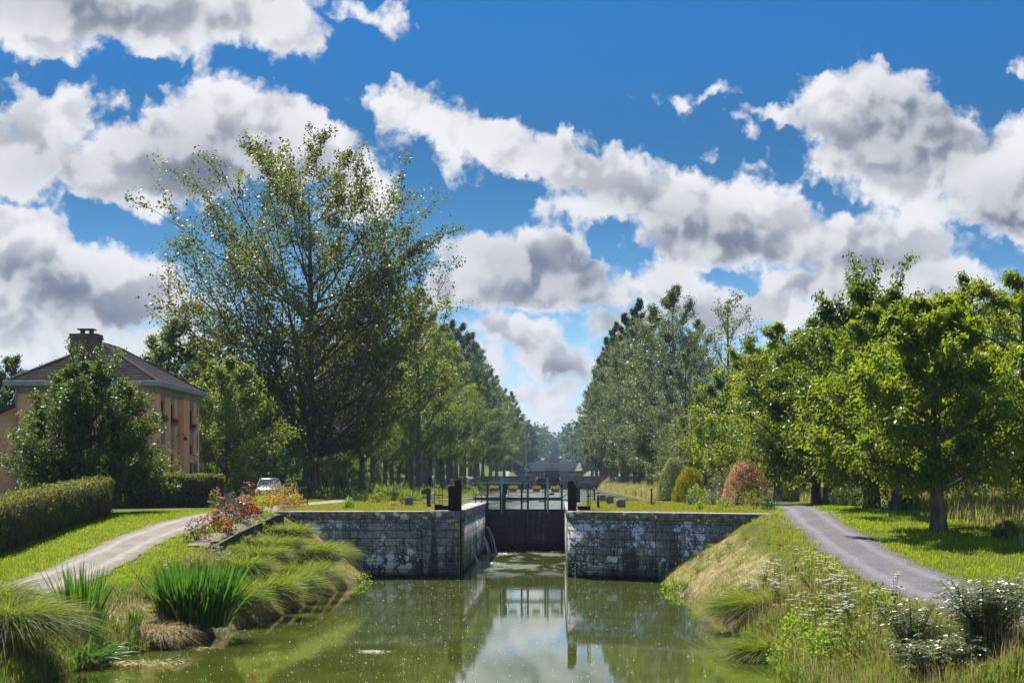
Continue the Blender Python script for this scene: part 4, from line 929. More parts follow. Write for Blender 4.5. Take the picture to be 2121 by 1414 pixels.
for k, (u0, u1, z0, z1) in enumerate(SIDE[:3]):
    pn = MB().box(H0[1] + .002, H0[1] + .02, u0, u1, z1 + .002, WT - .01).box(H0[1] + .002, H0[1] + .02, u0, u1, SIDE[3 + k][3] + .35 if k < 2 else 6.37, z0 - .1).build('spandrel', M['band'], hs_)
for (u0, u1, z0, z1) in FRONT:
    f = MB(); y = H0[2] + .10; fw = .07
    f.box(u0, u1, y, y + .06, z0, z0 + fw).box(u0, u1, y, y + .06, z1 - fw, z1).box(u0, u0 + fw, y, y + .06, z0 + fw, z1 - fw).box(u1 - fw, u1, y, y + .06, z0 + fw, z1 - fw).box((u0 + u1) / 2 - .03, (u0 + u1) / 2 + .03, y + .01, y + .06, z0 + fw, z1 - fw)
    f = f.build('window', M['frame_dark'], hs_); MB().box(u0 + fw, u1 - fw, y + .03, y + .05, z0 + fw, z1 - fw).build('pane', M['glass'], f)
    MB().box(u0 - .1, u1 + .1, H0[2] - .09, H0[2] + .05, z0 - .10, z0 - .002, .01).build('sill', M['band'], f)
def shutter(parent, axis_, c, u0, u1, z0, z1):
    b = MB(); n = 5; w_ = (u1 - u0) / n
    for i in range(n):
        if axis_ == 'x': b.box(c, c + .035, u0 + i * w_ + .004, u0 + (i + 1) * w_ - .004, z0, z1)
        else: b.box(u0 + i * w_ + .004, u0 + (i + 1) * w_ - .004, c - .035, c, z0, z1)
    for zz in (z0 + .25, z1 - .35):
        if axis_ == 'x': b.box(c + .036, c + .06, u0 + .03, u1 - .03, zz, zz + .12)
        else: b.box(u0 + .03, u1 - .03, c - .06, c - .036, zz, zz + .12)
    return b.build('shutter', M['shutter'], parent)
shutter(hs_, 'x', H0[1] + .03, 108.6, 109.5, 3.0, 5.2); shutter(hs_, 'y', H0[2] - .01, -30.15, -29.28, 4.15, 5.65); shutter(hs_, 'y', H0[2] - .01, -28.22, -27.4, 4.15, 5.65)
MB().tube([(H0[1] + .01, 103.6, 6.75), (H0[1] + .30, 103.55, 6.98), (H0[1] + .55, 103.5, 6.86), (H0[1] + .58, 103.5, 6.72)], .018, 6).lathe([(.05, 0), (.13, -.10), (.14, -.16), (.05, -.20)], (H0[1] + .58, 103.5, 6.74), 10).build('wall_lamp', M['black_iron'], hs_)
for k, (u0, u1, z0, z1) in enumerate(SIDE[:3]):
    rg = rng_of(70 + k); t = thing('window_flower_box', ('red geranium box on the near upper side window of the house', 'geranium box on the middle upper side window of the house', 'geranium box on the far upper side window of the house')[k], 'flower box', (H0[1] + .10, (u0 + u1) / 2, z0 + .02))
    MB().box(-.08, .10, -.45, .45, 0, .16, .01).build('trough', M['terracotta'], t)
    n = 150; V, F = leaves_np(np.stack([rg.uniform(-.12, .2, n), rg.uniform(-.5, .5, n), rg.uniform(.12, .36, n)], 1), rg.normal(0, 1, (n, 3)), rg.normal(0, 1, (n, 3)), .07, .06); link('foliage', mesh_np('foliage', V, F), M['bush_dark'], t)
    V, F = blossoms(rg, 12, ((-.1, .22), (-.45, .45), (.2, .42)), .05); link('blossoms', mesh_np('blossoms', V, F), M['red'], t)
dp = MB().tube([(H0[0] + .05, H0[2] - .10, GZ0), (H0[0] + .05, H0[2] - .10, WT + .3), (H0[0] + .05, H0[2] - .4, EZ - .3)], .05, 8); dp.build('downpipe', M['zinc'], hs_); MB().tube([(H0[1] + .09, 109.75, GZ0), (H0[1] + .09, 109.75, WT + .3), (H0[1] + .35, 109.8, EZ - .3)], .05, 8).build('downpipe', M['zinc'], hs_)
# lower annex to the left of the house
an = thing('house_annex', 'lower orange annex with a lean-to roof at the left photo edge', 'annex', (0, 0, 0))
MB().prism([(-36.5, 2.6), (-30.45, 2.6), (-30.45, 8.35), (-36.5, 5.6)], 'y', 98.0, 105).build('wall', M['render_coat'], an)
MB().prism([(-36.8, 5.48), (-30.42, 8.38), (-30.42, 8.56), (-36.8, 5.66)], 'y', 97.6, 105.3).build('roof', M['tiles'], an)
st = MB()
for k in range(5): st.box(-29.9 + k * .35, -29.55 + k * .35, 96.3, 97.45, 2.6, 3.9 - k * .25)
st.build('steps', M['concrete'], an); MB().tube([(-29.9, 96.35, 4.75), (-28.1, 96.35, 3.65)], .03, 6).tube([(-29.9, 96.35, 3.9), (-29.9, 96.35, 4.75)], .025, 6).tube([(-28.1, 96.35, 2.8), (-28.1, 96.35, 3.65)], .025, 6).build('stair_rail', M['galv'], an)

# ------------------------------------------------------------------ clipped hedges
def hedge(name, label, pts, width, hfun, seed, dens=330, leaf=.085):
    """a leafy box following a line; a dark woody core inside"""
    rg = rng_of(seed); pts = np.array(pts, float); seg = np.r_[0, np.cumsum(np.hypot(*np.diff(pts, axis=0).T))]; L = seg[-1]
    def frame(s):
        x, y = np.interp(s, seg, pts[:, 0]), np.interp(s, seg, pts[:, 1]); e = .05
        tx, ty = np.interp(s + e, seg, pts[:, 0]) - np.interp(s - e, seg, pts[:, 0]), np.interp(s + e, seg, pts[:, 1]) - np.interp(s - e, seg, pts[:, 1]); l = np.hypot(tx, ty) + 1e-9
        return x, y, ty / l, -tx / l
    t = thing(name, label, 'hedge', (0, 0, 0)); Hm = np.mean(hfun(np.linspace(0, L, 20)))
    per = 2 * Hm + width; n = int(L * per * dens); s = rg.uniform(-.02, L + .02, n); q = rg.uniform(0, per, n)
    x, y, nx_, ny_ = frame(np.clip(s, 0.06, L - .06)); h = hfun(s); w2 = width / 2
    o = np.where(q < Hm, -w2, np.where(q < Hm + width, q - Hm - w2, w2)); v = np.where(q < Hm, q / Hm * h, np.where(q < Hm + width, h, (per - q) / Hm * h))
    lump = .05 * np.sin(s * 2.1 + v * 3) + .04 * np.sin(s * 5.3 - v * 4.1)
    dirx = np.where(q < Hm, -1, np.where(q < Hm + width, 0, 1)); up = ((q >= Hm) & (q < Hm + width)) * 1.0
    d = lump + rg.normal(0, .035, n) - np.abs(rg.normal(0, .05, n)); o2 = o + dirx * d; v2 = v + up * (d + np.abs(rg.normal(0, .03, n)))
    # end caps
    ne = int(width * Hm * dens); se = np.where(rg.uniform(0, 1, ne * 2) < .5, 0.0, L); xe, ye, nxe, nye = frame(np.clip(se, .06, L - .06)); oe = rg.uniform(-w2, w2, ne * 2); ve = rg.uniform(0, 1, ne * 2) * hfun(se)
    tx, ty = -nye, nxe; sg = np.where(se < .1, -1, 1) * 1.0; off = rg.normal(0, .04, ne * 2)
    x0, y0 = np.interp(se, seg, pts[:, 0]), np.interp(se, seg, pts[:, 1])
    PX = np.r_[x + nx_ * o2, x0 + nxe * oe + tx * sg * off]; PY = np.r_[y + ny_ * o2, y0 + nye * oe + ty * sg * off]; gz_ = ground(PX, PY, False)
    PZ = gz_ + np.r_[v2, ve]; C = np.stack([PX, PY, PZ], 1)
    N0 = np.concatenate([np.stack([nx_ * dirx, ny_ * dirx, up], 1), np.stack([tx * sg, ty * sg, 0 * tx], 1)])
    Nn = unit(N0 * .8 + rg.normal(0, .55, C.shape)); A = unit(np.cross(Nn, rg.normal(0, 1, C.shape))); ls = leaf * rg.uniform(.6, 1.3, len(C))
    V, F = leaves_np(C, A, Nn, ls, ls * .65); link('foliage', mesh_np('foliage', V, F), M['hedge'], t)
    ss = np.linspace(.08, L - .08, max(2, int(L / .5))); x, y, nx_, ny_ = frame(ss); h = hfun(ss) - .14; w3 = w2 - .14; g0 = ground(x, y, False)
    V = []; k = len(ss)
    for (oo, top) in ((-w3, 0), (-w3, 1), (w3, 1), (w3, 0)): V.append(np.stack([x + nx_ * oo, y + ny_ * oo, g0 - .15 + top * (h + .15)], 1))
    V = np.concatenate(V); F = []
    for r in range(4):
        r2 = (r + 1) % 4
        for i in range(k - 1): F.append((r * k + i, r * k + i + 1, r2 * k + i + 1, r2 * k + i))
    F += [(0, k, 2 * k, 3 * k), (k - 1, 4 * k - 1, 3 * k - 1, 2 * k - 1)]
    link('branches', mesh_np('branches', V, np.array(F)), M['bark_dark'], t); return t
hedge('clipped_hedge', 'long clipped hedge at the left with a shaded face along the path', [(-17.6, 38), (-17.55, 50), (-17.6, 66.5), (-19.0, 70)], 1.15, lambda s: 1.72 - .012 * np.asarray(s) + 0 * np.asarray(s), 801)
hedge('clipped_hedge', 'clipped hedge across the front of the house ending at the white sign', [(-24.5, 80), (-20, 83.5), (-16.4, 85)], 1.2, lambda s: 1.62 + .03 * np.sin(np.asarray(s) * 3), 802, dens=300, leaf=.095)

# ------------------------------------------------------------------ parked car
m, gg, out = material('car_paint'); p = pbsdf(gg, (.16, .21, .29, 1), .28, .6, .4); p.inputs['Coat Weight'].default_value = .6; gg.put(out.inputs[0], p.outputs[0]); M['car'] = m
m, gg, out = material('car_glass'); p = pbsdf(gg, (.02, .045, .085, 1), .05, .8); gg.put(out.inputs[0], p.outputs[0]); M['car_glass'] = m
m, gg, out = material('headlight_glass'); p = pbsdf(gg, (.6, .62, .65, 1), .08, .8, .6); gg.put(out.inputs[0], p.outputs[0]); M['lamp_glass'] = m
M['tyre'] = m_plain('tyre_rubber', (.02, .02, .02), (.012, .012, .012), 9, .85, .2)
def loft(secs, cap=True):
    """closed rings of equal size -> one skin"""
    n = len(secs[0]); V = np.concatenate([np.array(s, float) for s in secs]); F = []
    for i in range(len(secs) - 1):
        for k in range(n): F.append((i * n + k, i * n + (k + 1) % n, (i + 1) * n + (k + 1) % n, (i + 1) * n + k))
    return V, F, [tuple(range(n - 1, -1, -1)), tuple(range((len(secs) - 1) * n, len(secs) * n))]
def ring(y, w, z0, z1, wt=None, r=.12):
    wt = wt or w
    return [(-w + r, y, z0), (w - r, y, z0), (w, y, z0 + r), (w, y, (z0 + z1) / 2), (wt, y, z1 - r), (wt - r * 1.4, y, z1), (-wt + r * 1.4, y, z1), (-wt, y, z1 - r), (-w, y, (z0 + z1) / 2), (-w, y, z0 + r)]
car_x = at(558, 111); ct = thing('parked_car', 'silver blue car parked behind the orange flower bed', 'car', (car_x, 111, gz(car_x, 111)), R(8))
bm_ = MB()
V, F, caps = loft([ring(-2.05, .70, .30, .62), ring(-1.98, .82, .22, .74), ring(-1.2, .87, .20, .92), ring(-.9, .87, .20, .97, .80), ring(1.4, .87, .20, .99, .80), ring(1.95, .85, .24, .97, .78), ring(2.08, .76, .34, .85)])
bm_.add(V, F + caps); bm_.build('body', M['car'], ct, smooth=True)
V, F, caps = loft([ring(-.85, .72, .96, 1.0, .70, .015), ring(-.15, .71, .96, 1.38, .56, .05), ring(.3, .71, .96, 1.46, .56, .05), ring(1.35, .70, .96, 1.42, .54, .05), ring(1.9, .66, .96, 1.05, .60, .02)])
MB().add(V, F + caps).build('cabin', M['car_glass'], ct, smooth=False)
V, F, caps = loft([ring(-.12, .57, 1.385, 1.42, .50, .012), ring(.3, .575, 1.44, 1.485, .50, .015), ring(1.36, .555, 1.40, 1.445, .48, .012)])
MB().add(V, F + caps).build('roof', M['car'], ct, smooth=True)
pl = MB()
for sx in (-1, 1): pl.tube([(sx * .74, -.82, .97), (sx * .585, -.14, 1.40)], .028, 5).tube([(sx * .735, .35, .97), (sx * .58, .42, 1.45)], .03, 5).tube([(sx * .72, 1.75, .97), (sx * .555, 1.36, 1.42)], .04, 5)
pl.build('pillars', M['car'], ct)
for sx in (-1, 1):
    MB().lathe([(.02, -.10), (.09, -.06), (.10, .04), (.03, .10)], (sx * .93, -.60, 1.02), 10).build('mirror', M['car'], ct)
    MB().box(sx * .68 - .13, sx * .68 + .13, -2.04, -1.93, .60, .76, .03).build('headlight', M['lamp_glass'], ct)
    for y in (-1.28, 1.3):
        wh = MB(); wh.tube([(sx * .74, y, .31), (sx * .88, y, .31)], .31, 20); wh = wh.build('wheel', M['tyre'], ct); MB().tube([(sx * .87, y, .31), (sx * .892, y, .31)], .2, 14).build('rim', M['galv'], wh)
MB().box(-.36, .36, -2.09, -2.05, .42, .54).build('number_plate', M['white_paint'], ct); MB().box(-.5, .5, -2.07, -1.97, .57, .66, .01).build('grille', M['black_iron'], ct)

# ------------------------------------------------------------------ gate, fence stakes and the little sign by the hedge
def stake(px, Y, h, label, r=.022, lean=0.0, group=None):
    x = at(px, Y); t = MB().tube([(0, 0, -.15), (lean, 0, h)], r, 6).lathe([(r * .9, h - .02), (r * 1.5, h), (r * .8, h + .04)], (lean, 0, 0), 8).build('stake', M['black_iron'], None, (x, Y, gz(x, Y)))
    return tag(t, label, 'stake', group)
for px, h in ((546, 1.18), (537, 1.05), (552, 1.10), (564, 1.10), (578, 1.10)): stake(px, 92.5, h, 'thin black iron stake in the row behind the orange flowers', group='iron stakes behind the orange flowers')
stake(589, 84.5, 1.06, 'long black stake leaning in front of the orange flowers', lean=.03)
stake(497, 84, 1.15, 'black stake beside the pink dahlia next to the hedge end'); stake(525, 83, 1.0, 'black stake rising from the tall pink dahlia', lean=.02); stake(1590, 80, .42, 'short black stake in the shrub border on the right', .02)
def mesh_panel(px, Y, wd_, h, label, name='garden_gate'):
    x = at(px, Y); t = thing(name, label, 'gate', (x, Y, gz(x, Y)))
    f = MB().tube([(-wd_ / 2, 0, 0), (-wd_ / 2, 0, h)], .03, 6).tube([(wd_ / 2, 0, 0), (wd_ / 2, 0, h)], .03, 6).tube([(-wd_ / 2, 0, h - .04), (wd_ / 2, 0, h - .04)], .022, 6).tube([(-wd_ / 2, 0, .10), (wd_ / 2, 0, .10)], .02, 6); f.build('gate_frame', M['black_iron'], t)
    w_ = MB(); n = int(wd_ / .05)
    for i in range(1, n): xx = -wd_ / 2 + i * wd_ / n; w_.box(xx - .004, xx + .004, -.004, .004, .1, h - .05)
    for i in range(1, int(h / .1)): w_.box(-wd_ / 2, wd_ / 2, -.0075, -.0045, i * .1, i * .1 + .006)
    w_.build('wire_mesh', M['green_paint'], t); return t
mesh_panel(628.5, 92.5, .42, .98, 'green wire gate post panel at the right of the orange flowers'); mesh_panel(617, 93.5, .40, .92, 'second green wire panel half hidden by the orange flowers', 'wire_panel'); mesh_panel(505, 92, .5, 1.02, 'dark wire gate between the hedge end and the car')
x, y = at(481, 83), 83.0; t = thing('notice_board', 'small weathered white notice board on the grass at the hedge end', 'sign', (x, y, gz(x, y)), .15)
MB().box(-.16, .16, -.02, .02, .06, .46, .01).build('board', M['white_paint'], t); MB().box(-.12, .12, -.026, -.0205, .12, .36).build('print', M['galv'], t); MB().box(-.19, -.14, -.03, .03, -.1, .44).build('leg', M['black_iron'], t); MB().box(.14, .19, -.03, .03, -.1, .44).build('leg', M['black_iron'], t)
stake(474, 83.6, 1.05, 'black stake standing behind the white notice board', .024, -.04)
# three walkers far off between the trunks, seen from behind
def person(px, Y, h, shirt, label, seed):
    x = at(px, Y); t = thing('person', label, 'person', (x, Y, gz(x, Y)))
    me = bpy.data.meshes.new('body'); k = h / 1.72; o = .10 * (1 if seed % 2 else -1)
    vs = [(0, 0, .95), (0, 0, 1.15), (0, 0, 1.38), (0, 0, 1.50), (0, .01, 1.56), (0, .0, 1.66), (-.09, 0, .88), (-.10, o, .50), (-.10, o * 1.6, .06), (.09, 0, .88), (.10, -o, .50), (.10, -o * 1.8, .06), (-.18, 0, 1.40), (-.24, .03, 1.14), (-.22, -.06, .90), (.18, 0, 1.40), (.24, -.02, 1.14), (.22, .06, .90), (-.10, o * 1.6 + .12, .03), (.10, -o * 1.8 + .12, .03), (-.215, -.08, .80), (.215, .08, .80)]
    es = [(0, 1), (1, 2), (2, 3), (3, 4), (4, 5), (0, 6), (6, 7), (7, 8), (0, 9), (9, 10), (10, 11), (2, 12), (12, 13), (13, 14), (2, 15), (15, 16), (16, 17), (8, 18), (11, 19), (14, 20), (17, 21)]
    rad = [.15, .14, .155, .06, .075, .095, .10, .07, .045, .10, .07, .045, .065, .045, .035, .065, .045, .035, .04, .04, .035, .035]
    me.from_pydata([tuple(c * k for c in v) for v in vs], es, []); ob = link('body', me, shirt, t)
    md = ob.modifiers.new('skin', 'SKIN')
    for i, d in enumerate(me.skin_vertices[0].data): d.radius = (rad[i] * k, rad[i] * k * (.75 if i < 3 else 1)); d.use_root = (i == 0)
    ob.modifiers.new('sub', 'SUBSURF').levels = 1; ob.modifiers['sub'].render_levels = 1
    V, F = [], []
    for i in range(7):
        for j in range(10): a, b = math.pi * .62 * i / 6, 2 * math.pi * j / 10; V.append((.112 * k * math.sin(a) * math.cos(b), .118 * k * math.sin(a) * math.sin(b) - .01, 1.655 * k + .125 * k * math.cos(a)))
    for i in range(6):
        for j in range(10): F.append((i * 10 + j, i * 10 + (j + 1) % 10, (i + 1) * 10 + (j + 1) % 10, (i + 1) * 10 + j))
    link('hair', mesh_np('hair', V, np.array(F), smooth=True), M['hair'], t)
M['hair'] = m_plain('hair', (.03, .02, .015), (.015, .01, .008), 20, .6, .4)
for px, Y, h, c, lab, sd in ((880, 235, 1.66, (.22, .12, .16), 'walker in a mauve top at the left of three under the poplars', 1), (890, 236, 1.70, (.03, .025, .04), 'walker in dark clothes in the middle of three under the poplars', 2), (899.5, 237, 1.60, (.55, .60, .62), 'walker in a pale top at the right of three under the poplars', 3)):
    person(px, Y, h, m_plain('clothes', c, None, 6, .85, .2), lab, sd)
# far utility post beside the canal
x = at(1090, 560); tag(MB().tube([(0, 0, -1), (0, 0, 15.2)], .28, 6, .20).box(-1.0, 1.0, -.1, .1, 14.2, 14.6).build('utility_pole', M['bark_pale'], None, (x, 560, gz(x, 560))), 'pale utility pole in front of the far left trees', 'pole')

# ------------------------------------------------------------------ trees
def tubes_np(polys):
    """many tapering limbs at once; polys = [(points (k,3), radii (k,), sides)]"""
    VV, FF, n0 = [], [], 0
    for P_, r_, ns in polys:
        k = len(P_); T = unit(np.gradient(P_, axis=0)); ref = np.array([.31, .95, .05]) if abs(T[0][2]) > .5 else np.array([0, 0, 1.0])
        A = unit(np.cross(T, ref)); B = np.cross(T, A); a = np.arange(ns) * 2 * np.pi / ns
        V = P_[:, None] + (A[:, None] * np.cos(a)[None, :, None] + B[:, None] * np.sin(a)[None, :, None]) * np.asarray(r_)[:, None, None]
        i, j = np.meshgrid(np.arange(ns), np.arange(k - 1)); i, j = i.ravel(), j.ravel()
        FF.append(np.stack([j * ns + i, j * ns + (i + 1) % ns, (j + 1) * ns + (i + 1) % ns, (j + 1) * ns + i], 1) + n0)
        VV.append(V.reshape(-1, 3)); n0 += k * ns
    return np.concatenate(VV), np.concatenate(FF)
def bez(a, b, c, n):
    t = np.linspace(0, 1, n)[:, None]; return (1 - t) ** 2 * a + 2 * t * (1 - t) * b + t * t * c
def grow(seed, H, cb, prof, nl=26, nsub=7, ntw=5, leaf=.16, per=9, ang=45, up=.35, r0=.4, spread=.35, wig=.25, subf=.42, twf=.40, lean=(0, 0), lw=.62, droop=.35, fork=0.0, bark_low=0, jitter=.16, clump=1.0, shoots=0, extra=None, far=False, low=.25, ttop=.97):
    """a tree: trunk, limbs reaching the outline prof(t) at height t, branches, twigs and leaves about the twigs.
       returns wood (V,F), leaves (V,F)"""
    rg = rng_of(seed); polys = []
    tt = np.linspace(0, 1, 14); w = np.cumsum(rg.normal(0, 1, (14, 2)), 0) * wig * H * .006
    tr = np.stack([w[:, 0] + lean[0] * tt * H, w[:, 1] + lean[1] * tt * H, tt * H * ttop], 1); tr[0] = 0
    rad = r0 * (1 - tt) ** .85 + .012; rad[0] *= 1.35; rad[1] *= 1.04
    trunk = tr.copy(); trunk[0, 2] = -.25
    polys.append((trunk, rad, 10))
    at_z = lambda z: np.array([np.interp(z, tr[:, 2], tr[:, k]) for k in range(3)])
    tips = []      # (position along twig, direction)
    te = cb + (1 - cb) * ((np.arange(nl) + rg.uniform(.2, .8, nl)) / nl) ** (1 + low * .35)
    te = np.clip(te, cb, .995)
    for i in range(nl + len(extra or [])):
      if i < nl:
        az = i * 2.39996 + rg.normal(0, .35); t = te[i]; rr = prof(t) * rg.uniform(1 - jitter * 1.6, 1 + jitter)
        a = R(ang) * (1.0 - low * (1 - t)) + rg.normal(0, .12); rise = min(rr * math.tan(min(a, 1.35)), H * (t - cb * .55))
        z0 = max(H * cb * .62, t * H - rise); s0 = at_z(min(z0, H * .93)); d = np.array([math.cos(az), math.sin(az), 0])
        cl = at_z(min(t * H, H * .97)); e = np.array([cl[0], cl[1], 0]) + d * rr + np.array([0, 0, t * H])
        ctl = s0 + (e - s0) * .5 + d * rr * .16 * (1 - up) - np.array([0, 0, 1]) * rr * (up - .5) * .3
      else:
        z0, e = extra[i - nl]; e = np.array(e, float); s0 = at_z(z0); rr = np.hypot(e[0], e[1]); ctl = s0 + (e - s0) * .5 - np.array([0, 0, 1]) * rr * .10
      if True:
        n = 9; L = bez(s0, ctl, e, n) + np.cumsum(rg.normal(0, 1, (n, 3)), 0) * rr * .014
        L[0] = s0; ll = np.linalg.norm(e - s0); rb = min(.52 * np.interp(z0, tr[:, 2], rad), .018 + ll * .020)
        polys.append((L, np.linspace(rb, .012 if not far else .03, n) , 5))
        segT = unit(np.gradient(L, axis=0))
        for k in range(nsub):
            s = (k + rg.uniform(.1, .9)) / nsub * .84 + .16; p0 = np.array([np.interp(s, np.linspace(0, 1, n), L[:, q]) for q in range(3)])
            T = segT[min(n - 1, int(s * n))]; rv = unit(rg.normal(0, 1, 3)); side = unit(np.cross(T, rv)); aa = rg.uniform(.45, .95)
            sl = ll * subf * (1.08 - .62 * s) * rg.uniform(.6, 1.2); dr = unit(T * math.cos(aa) + side * math.sin(aa) + np.array([0, 0, .18 * up]))
            e2 = p0 + dr * sl; c2 = p0 + dr * sl * .5 + np.array([0, 0, 1]) * sl * rg.uniform(-.10, .06)
            n2 = 5; S = bez(p0, c2, e2 + np.array([0, 0, sl * .16 * up]), n2); rs = max(.010, rb * .42 * (1 - .55 * s))
            if not far: polys.append((S, np.linspace(rs, .007, n2), 4))
            T2 = unit(np.gradient(S, axis=0))
            for q in range(ntw):
                s2 = (q + rg.uniform(.3, 1)) / ntw; p1 = S[min(n2 - 1, int(s2 * (n2 - 1)))] * .5 + np.array([np.interp(s2, np.linspace(0, 1, n2), S[:, m_]) for m_ in range(3)]) * .5
                dv = unit(T2[min(n2 - 1, int(s2 * n2))] + unit(rg.normal(0, 1, 3)) * .9 + np.array([0, 0, .25 * up])); tl = (sl * twf * rg.uniform(.6, 1.3) + .12)
                if not far: polys.append((np.stack([p1, p1 + dv * tl * .5 + [0, 0, -.02], p1 + dv * tl]), [.008, .006, .004], 3))
                tips.append((p1, dv, tl))
            tips.append((S[-1] - T2[-1] * sl * .3, T2[-1], sl * .45))
        tips.append((L[-2], segT[-1], ll * .2))
    # long young shoots standing out of the crown
    for k in range(shoots):
        z = H * rg.uniform(.72, .9); az = rg.uniform(0, 6.28); p0 = at_z(z) + np.array([math.cos(az), math.sin(az), 0]) * prof(z / H) * rg.uniform(.2, .6)
        e = p0 + np.array([math.cos(az) * .35, math.sin(az) * .35, 1]) * H * rg.uniform(.18, .30); L = bez(p0, (p0 + e) / 2 + [0, 0, .2], e, 6)
        polys.append((L, np.linspace(.03, .006, 6), 4))
        for q in range(9): tips.append((L[0] + (L[-1] - L[0]) * (.2 + .8 * q / 9), unit(rg.normal(0, .7, 3) + [0, 0, .6]), H * .03))
    p0 = np.array([t[0] for t in tips]); dv = np.array([t[1] for t in tips]); tl = np.array([t[2] for t in tips])
    m = len(tips); n = rg.poisson(per, m) + 2; idx = np.repeat(np.arange(m), n); N = len(idx)
    u = rg.uniform(.05, 1.1, N); C = p0[idx] + dv[idx] * (tl[idx] * u)[:, None] + rg.normal(0, 1, (N, 3)) * (spread * (.35 + .35 * tl[idx]))[:, None] * np.array([1, 1, .8])
    A = unit(dv[idx] * .6 + rg.normal(0, .7, (N, 3)) + np.array([0, 0, -droop])); Nn = unit(rg.normal(0, .55, (N, 3)) + np.array([0, 0, .9]))
    ls = leaf * rg.uniform(.65, 1.3, N); return tubes_np(polys), leaves_np(C, A, Nn, ls, ls * lw), tips
def ball_leaves(rg, c, r, n, leaf):
    d = unit(rg.normal(0, 1, (n, 3))); C = np.array(c) + d * r * rg.uniform(.3, 1, (n, 1)) ** .6
    return leaves_np(C, d + rg.normal(0, .4, (n, 3)), rg.normal(0, 1, (n, 3)), leaf, leaf * .4)
def tree(name, label, cat, loc, wood, crown, bark, leafm, group=None, rz=0.0, s=1.0):
    t = thing(name, label, cat, loc, rz, group); t.scale = (s, s, s)
    link('trunk', mesh_np('trunk', wood[0], wood[1], smooth=True), bark, t)
    link('crown', mesh_np('crown', crown[0], crown[1]), leafm, t); return t
def plant_at(px, Y, dz=0.0):
    x = at(px, Y); return (x, Y, gz(x, Y) + dz)

# the great open poplar by the left path
def prof_big(t):
    return float(np.interp(t, [.12, .22, .34, .46, .56, .66, .76, .86, .94, 1.0], [5.0, 7.4, 8.8, 10.2, 10.8, 10.2, 9.4, 8.2, 6.2, 3.0]))
wd, lf, tips = grow(11, 28.6, .18, prof_big, nl=66, nsub=10, ntw=6, leaf=.25, per=15, ang=57, low=.55, up=.95, r0=.50, spread=.36, subf=.42, twf=.42, jitter=.16, lw=.72, ttop=.86,
  extra=[(15.0, (-11.6, -1, 22.2)), (12.0, (-11.6, .5, 16.6)), (11.0, (-8.5, -2, 13.4)), (13.0, (11.0, 1, 17.2)), (15.5, (9.8, -1, 21.0)), (17.0, (7.6, 0, 25.0)), (9.0, (8.6, 1, 12.4))])
rg = rng_of(5)
keep = np.repeat(rg.uniform(0, 1, len(lf[1])) < np.clip(1.25 - (lf[0].reshape(-1, 4, 3)[:, 0, 2] / 30.6) * .62, .5, 1), 4)
V = lf[0][keep]; F = np.arange(len(V)).reshape(-1, 4)
bigp = tree('poplar_tree', 'huge open poplar with mistletoe balls towering over the parked car', 'tree', plant_at(638, 140), wd, (V, F), M['bark_grey'], M['poplar'])
z0 = bigp.location.z
for k, (px, py, r, dy) in enumerate(((395, 500, .42, 0), (607, 408, .42, -3), (690, 458, .62, -4), (705, 415, .45, -2), (638, 500, .7, 1), (575, 570, .9, -3), (622, 612, 1.05, -5), (640, 560, .6, -1), (808, 572, .75, 0), (735, 670, .6, -2), (775, 655, .7, -3), (556, 640, .5, -2), (770, 705, .85, 1), (822, 775, .6, -3), (500, 790, .5, 0), (575, 742, .8, -2), (540, 870, .6, -2))):
    X_, Y_, Z_ = photo(px, py, 140 + dy); rr = rng_of(200 + k)
    tag(link('mistletoe_ball', mesh_np('mistletoe_ball', *ball_leaves(rr, (0, 0, 0), r, int(900 * r) + 250, .13)), M['mistle'], None, (X_, Y_, Z_)),
        'dark mistletoe ball growing in the huge open poplar', 'mistletoe', 'mistletoe balls in the huge poplar')


# avenue poplars in three shapes
def prof_pop(t): return float(np.interp(t, [.10, .2, .35, .55, .75, .9, 1.0], [2.6, 4.0, 4.6, 4.4, 3.6, 2.2, .5]))
def prof_airy(t): return float(np.interp(t, [.20, .30, .45, .65, .82, .94, 1.0], [3.4, 4.8, 5.2, 4.8, 3.6, 2.0, .8]))
def prof_col(t): return float(np.interp(t, [.08, .2, .45, .7, .88, 1.0], [2.2, 3.3, 3.3, 2.7, 1.6, .3]))
AV = []
for sd, pf, kw in ((21, prof_pop, dict(nl=34, nsub=6, ntw=4, leaf=.225, per=30, ang=52, up=.8, spread=.50)), (22, prof_airy, dict(nl=30, nsub=6, ntw=4, leaf=.215, per=28, ang=46, up=.7, spread=.5)), (23, prof_col, dict(nl=44, nsub=6, ntw=4, leaf=.24, per=30, ang=66, up=1.0, spread=.40))):
    AV.append(grow(sd, 27.0, {21: .15, 22: .24, 23: .10}[sd], pf, r0=.42, lw=.72, subf=.36, twf=.5, **kw)[:2])
AVF = [grow(sd, 27.0, .06, pf, nl=30, nsub=5, ntw=3, leaf=.75, per=10, ang=55, up=.8, spread=.75, r0=.42, lw=.75, far=True)[:2] for sd, pf in ((31, prof_pop), (32, prof_airy))]
protos = {}
def avenue(kind, leafm, name, label, group, spots, cat='tree', bark='bark_grey'):
    """the first of a kind is built, the others are copies of it"""
    for (x, y, s, rz) in spots:
        key = (kind, leafm, name); z = gz(x, y) - .05
        if key not in protos:
            src = (AV + AVF)[kind]; t = tree(name, label, cat, (x, y, z), src[0], src[1], M[bark], M[leafm], group, rz, s); protos[key] = t
        else: t = dup(protos[key], (x, y, z), rz, s, label, group)
rg = rng_of(77)
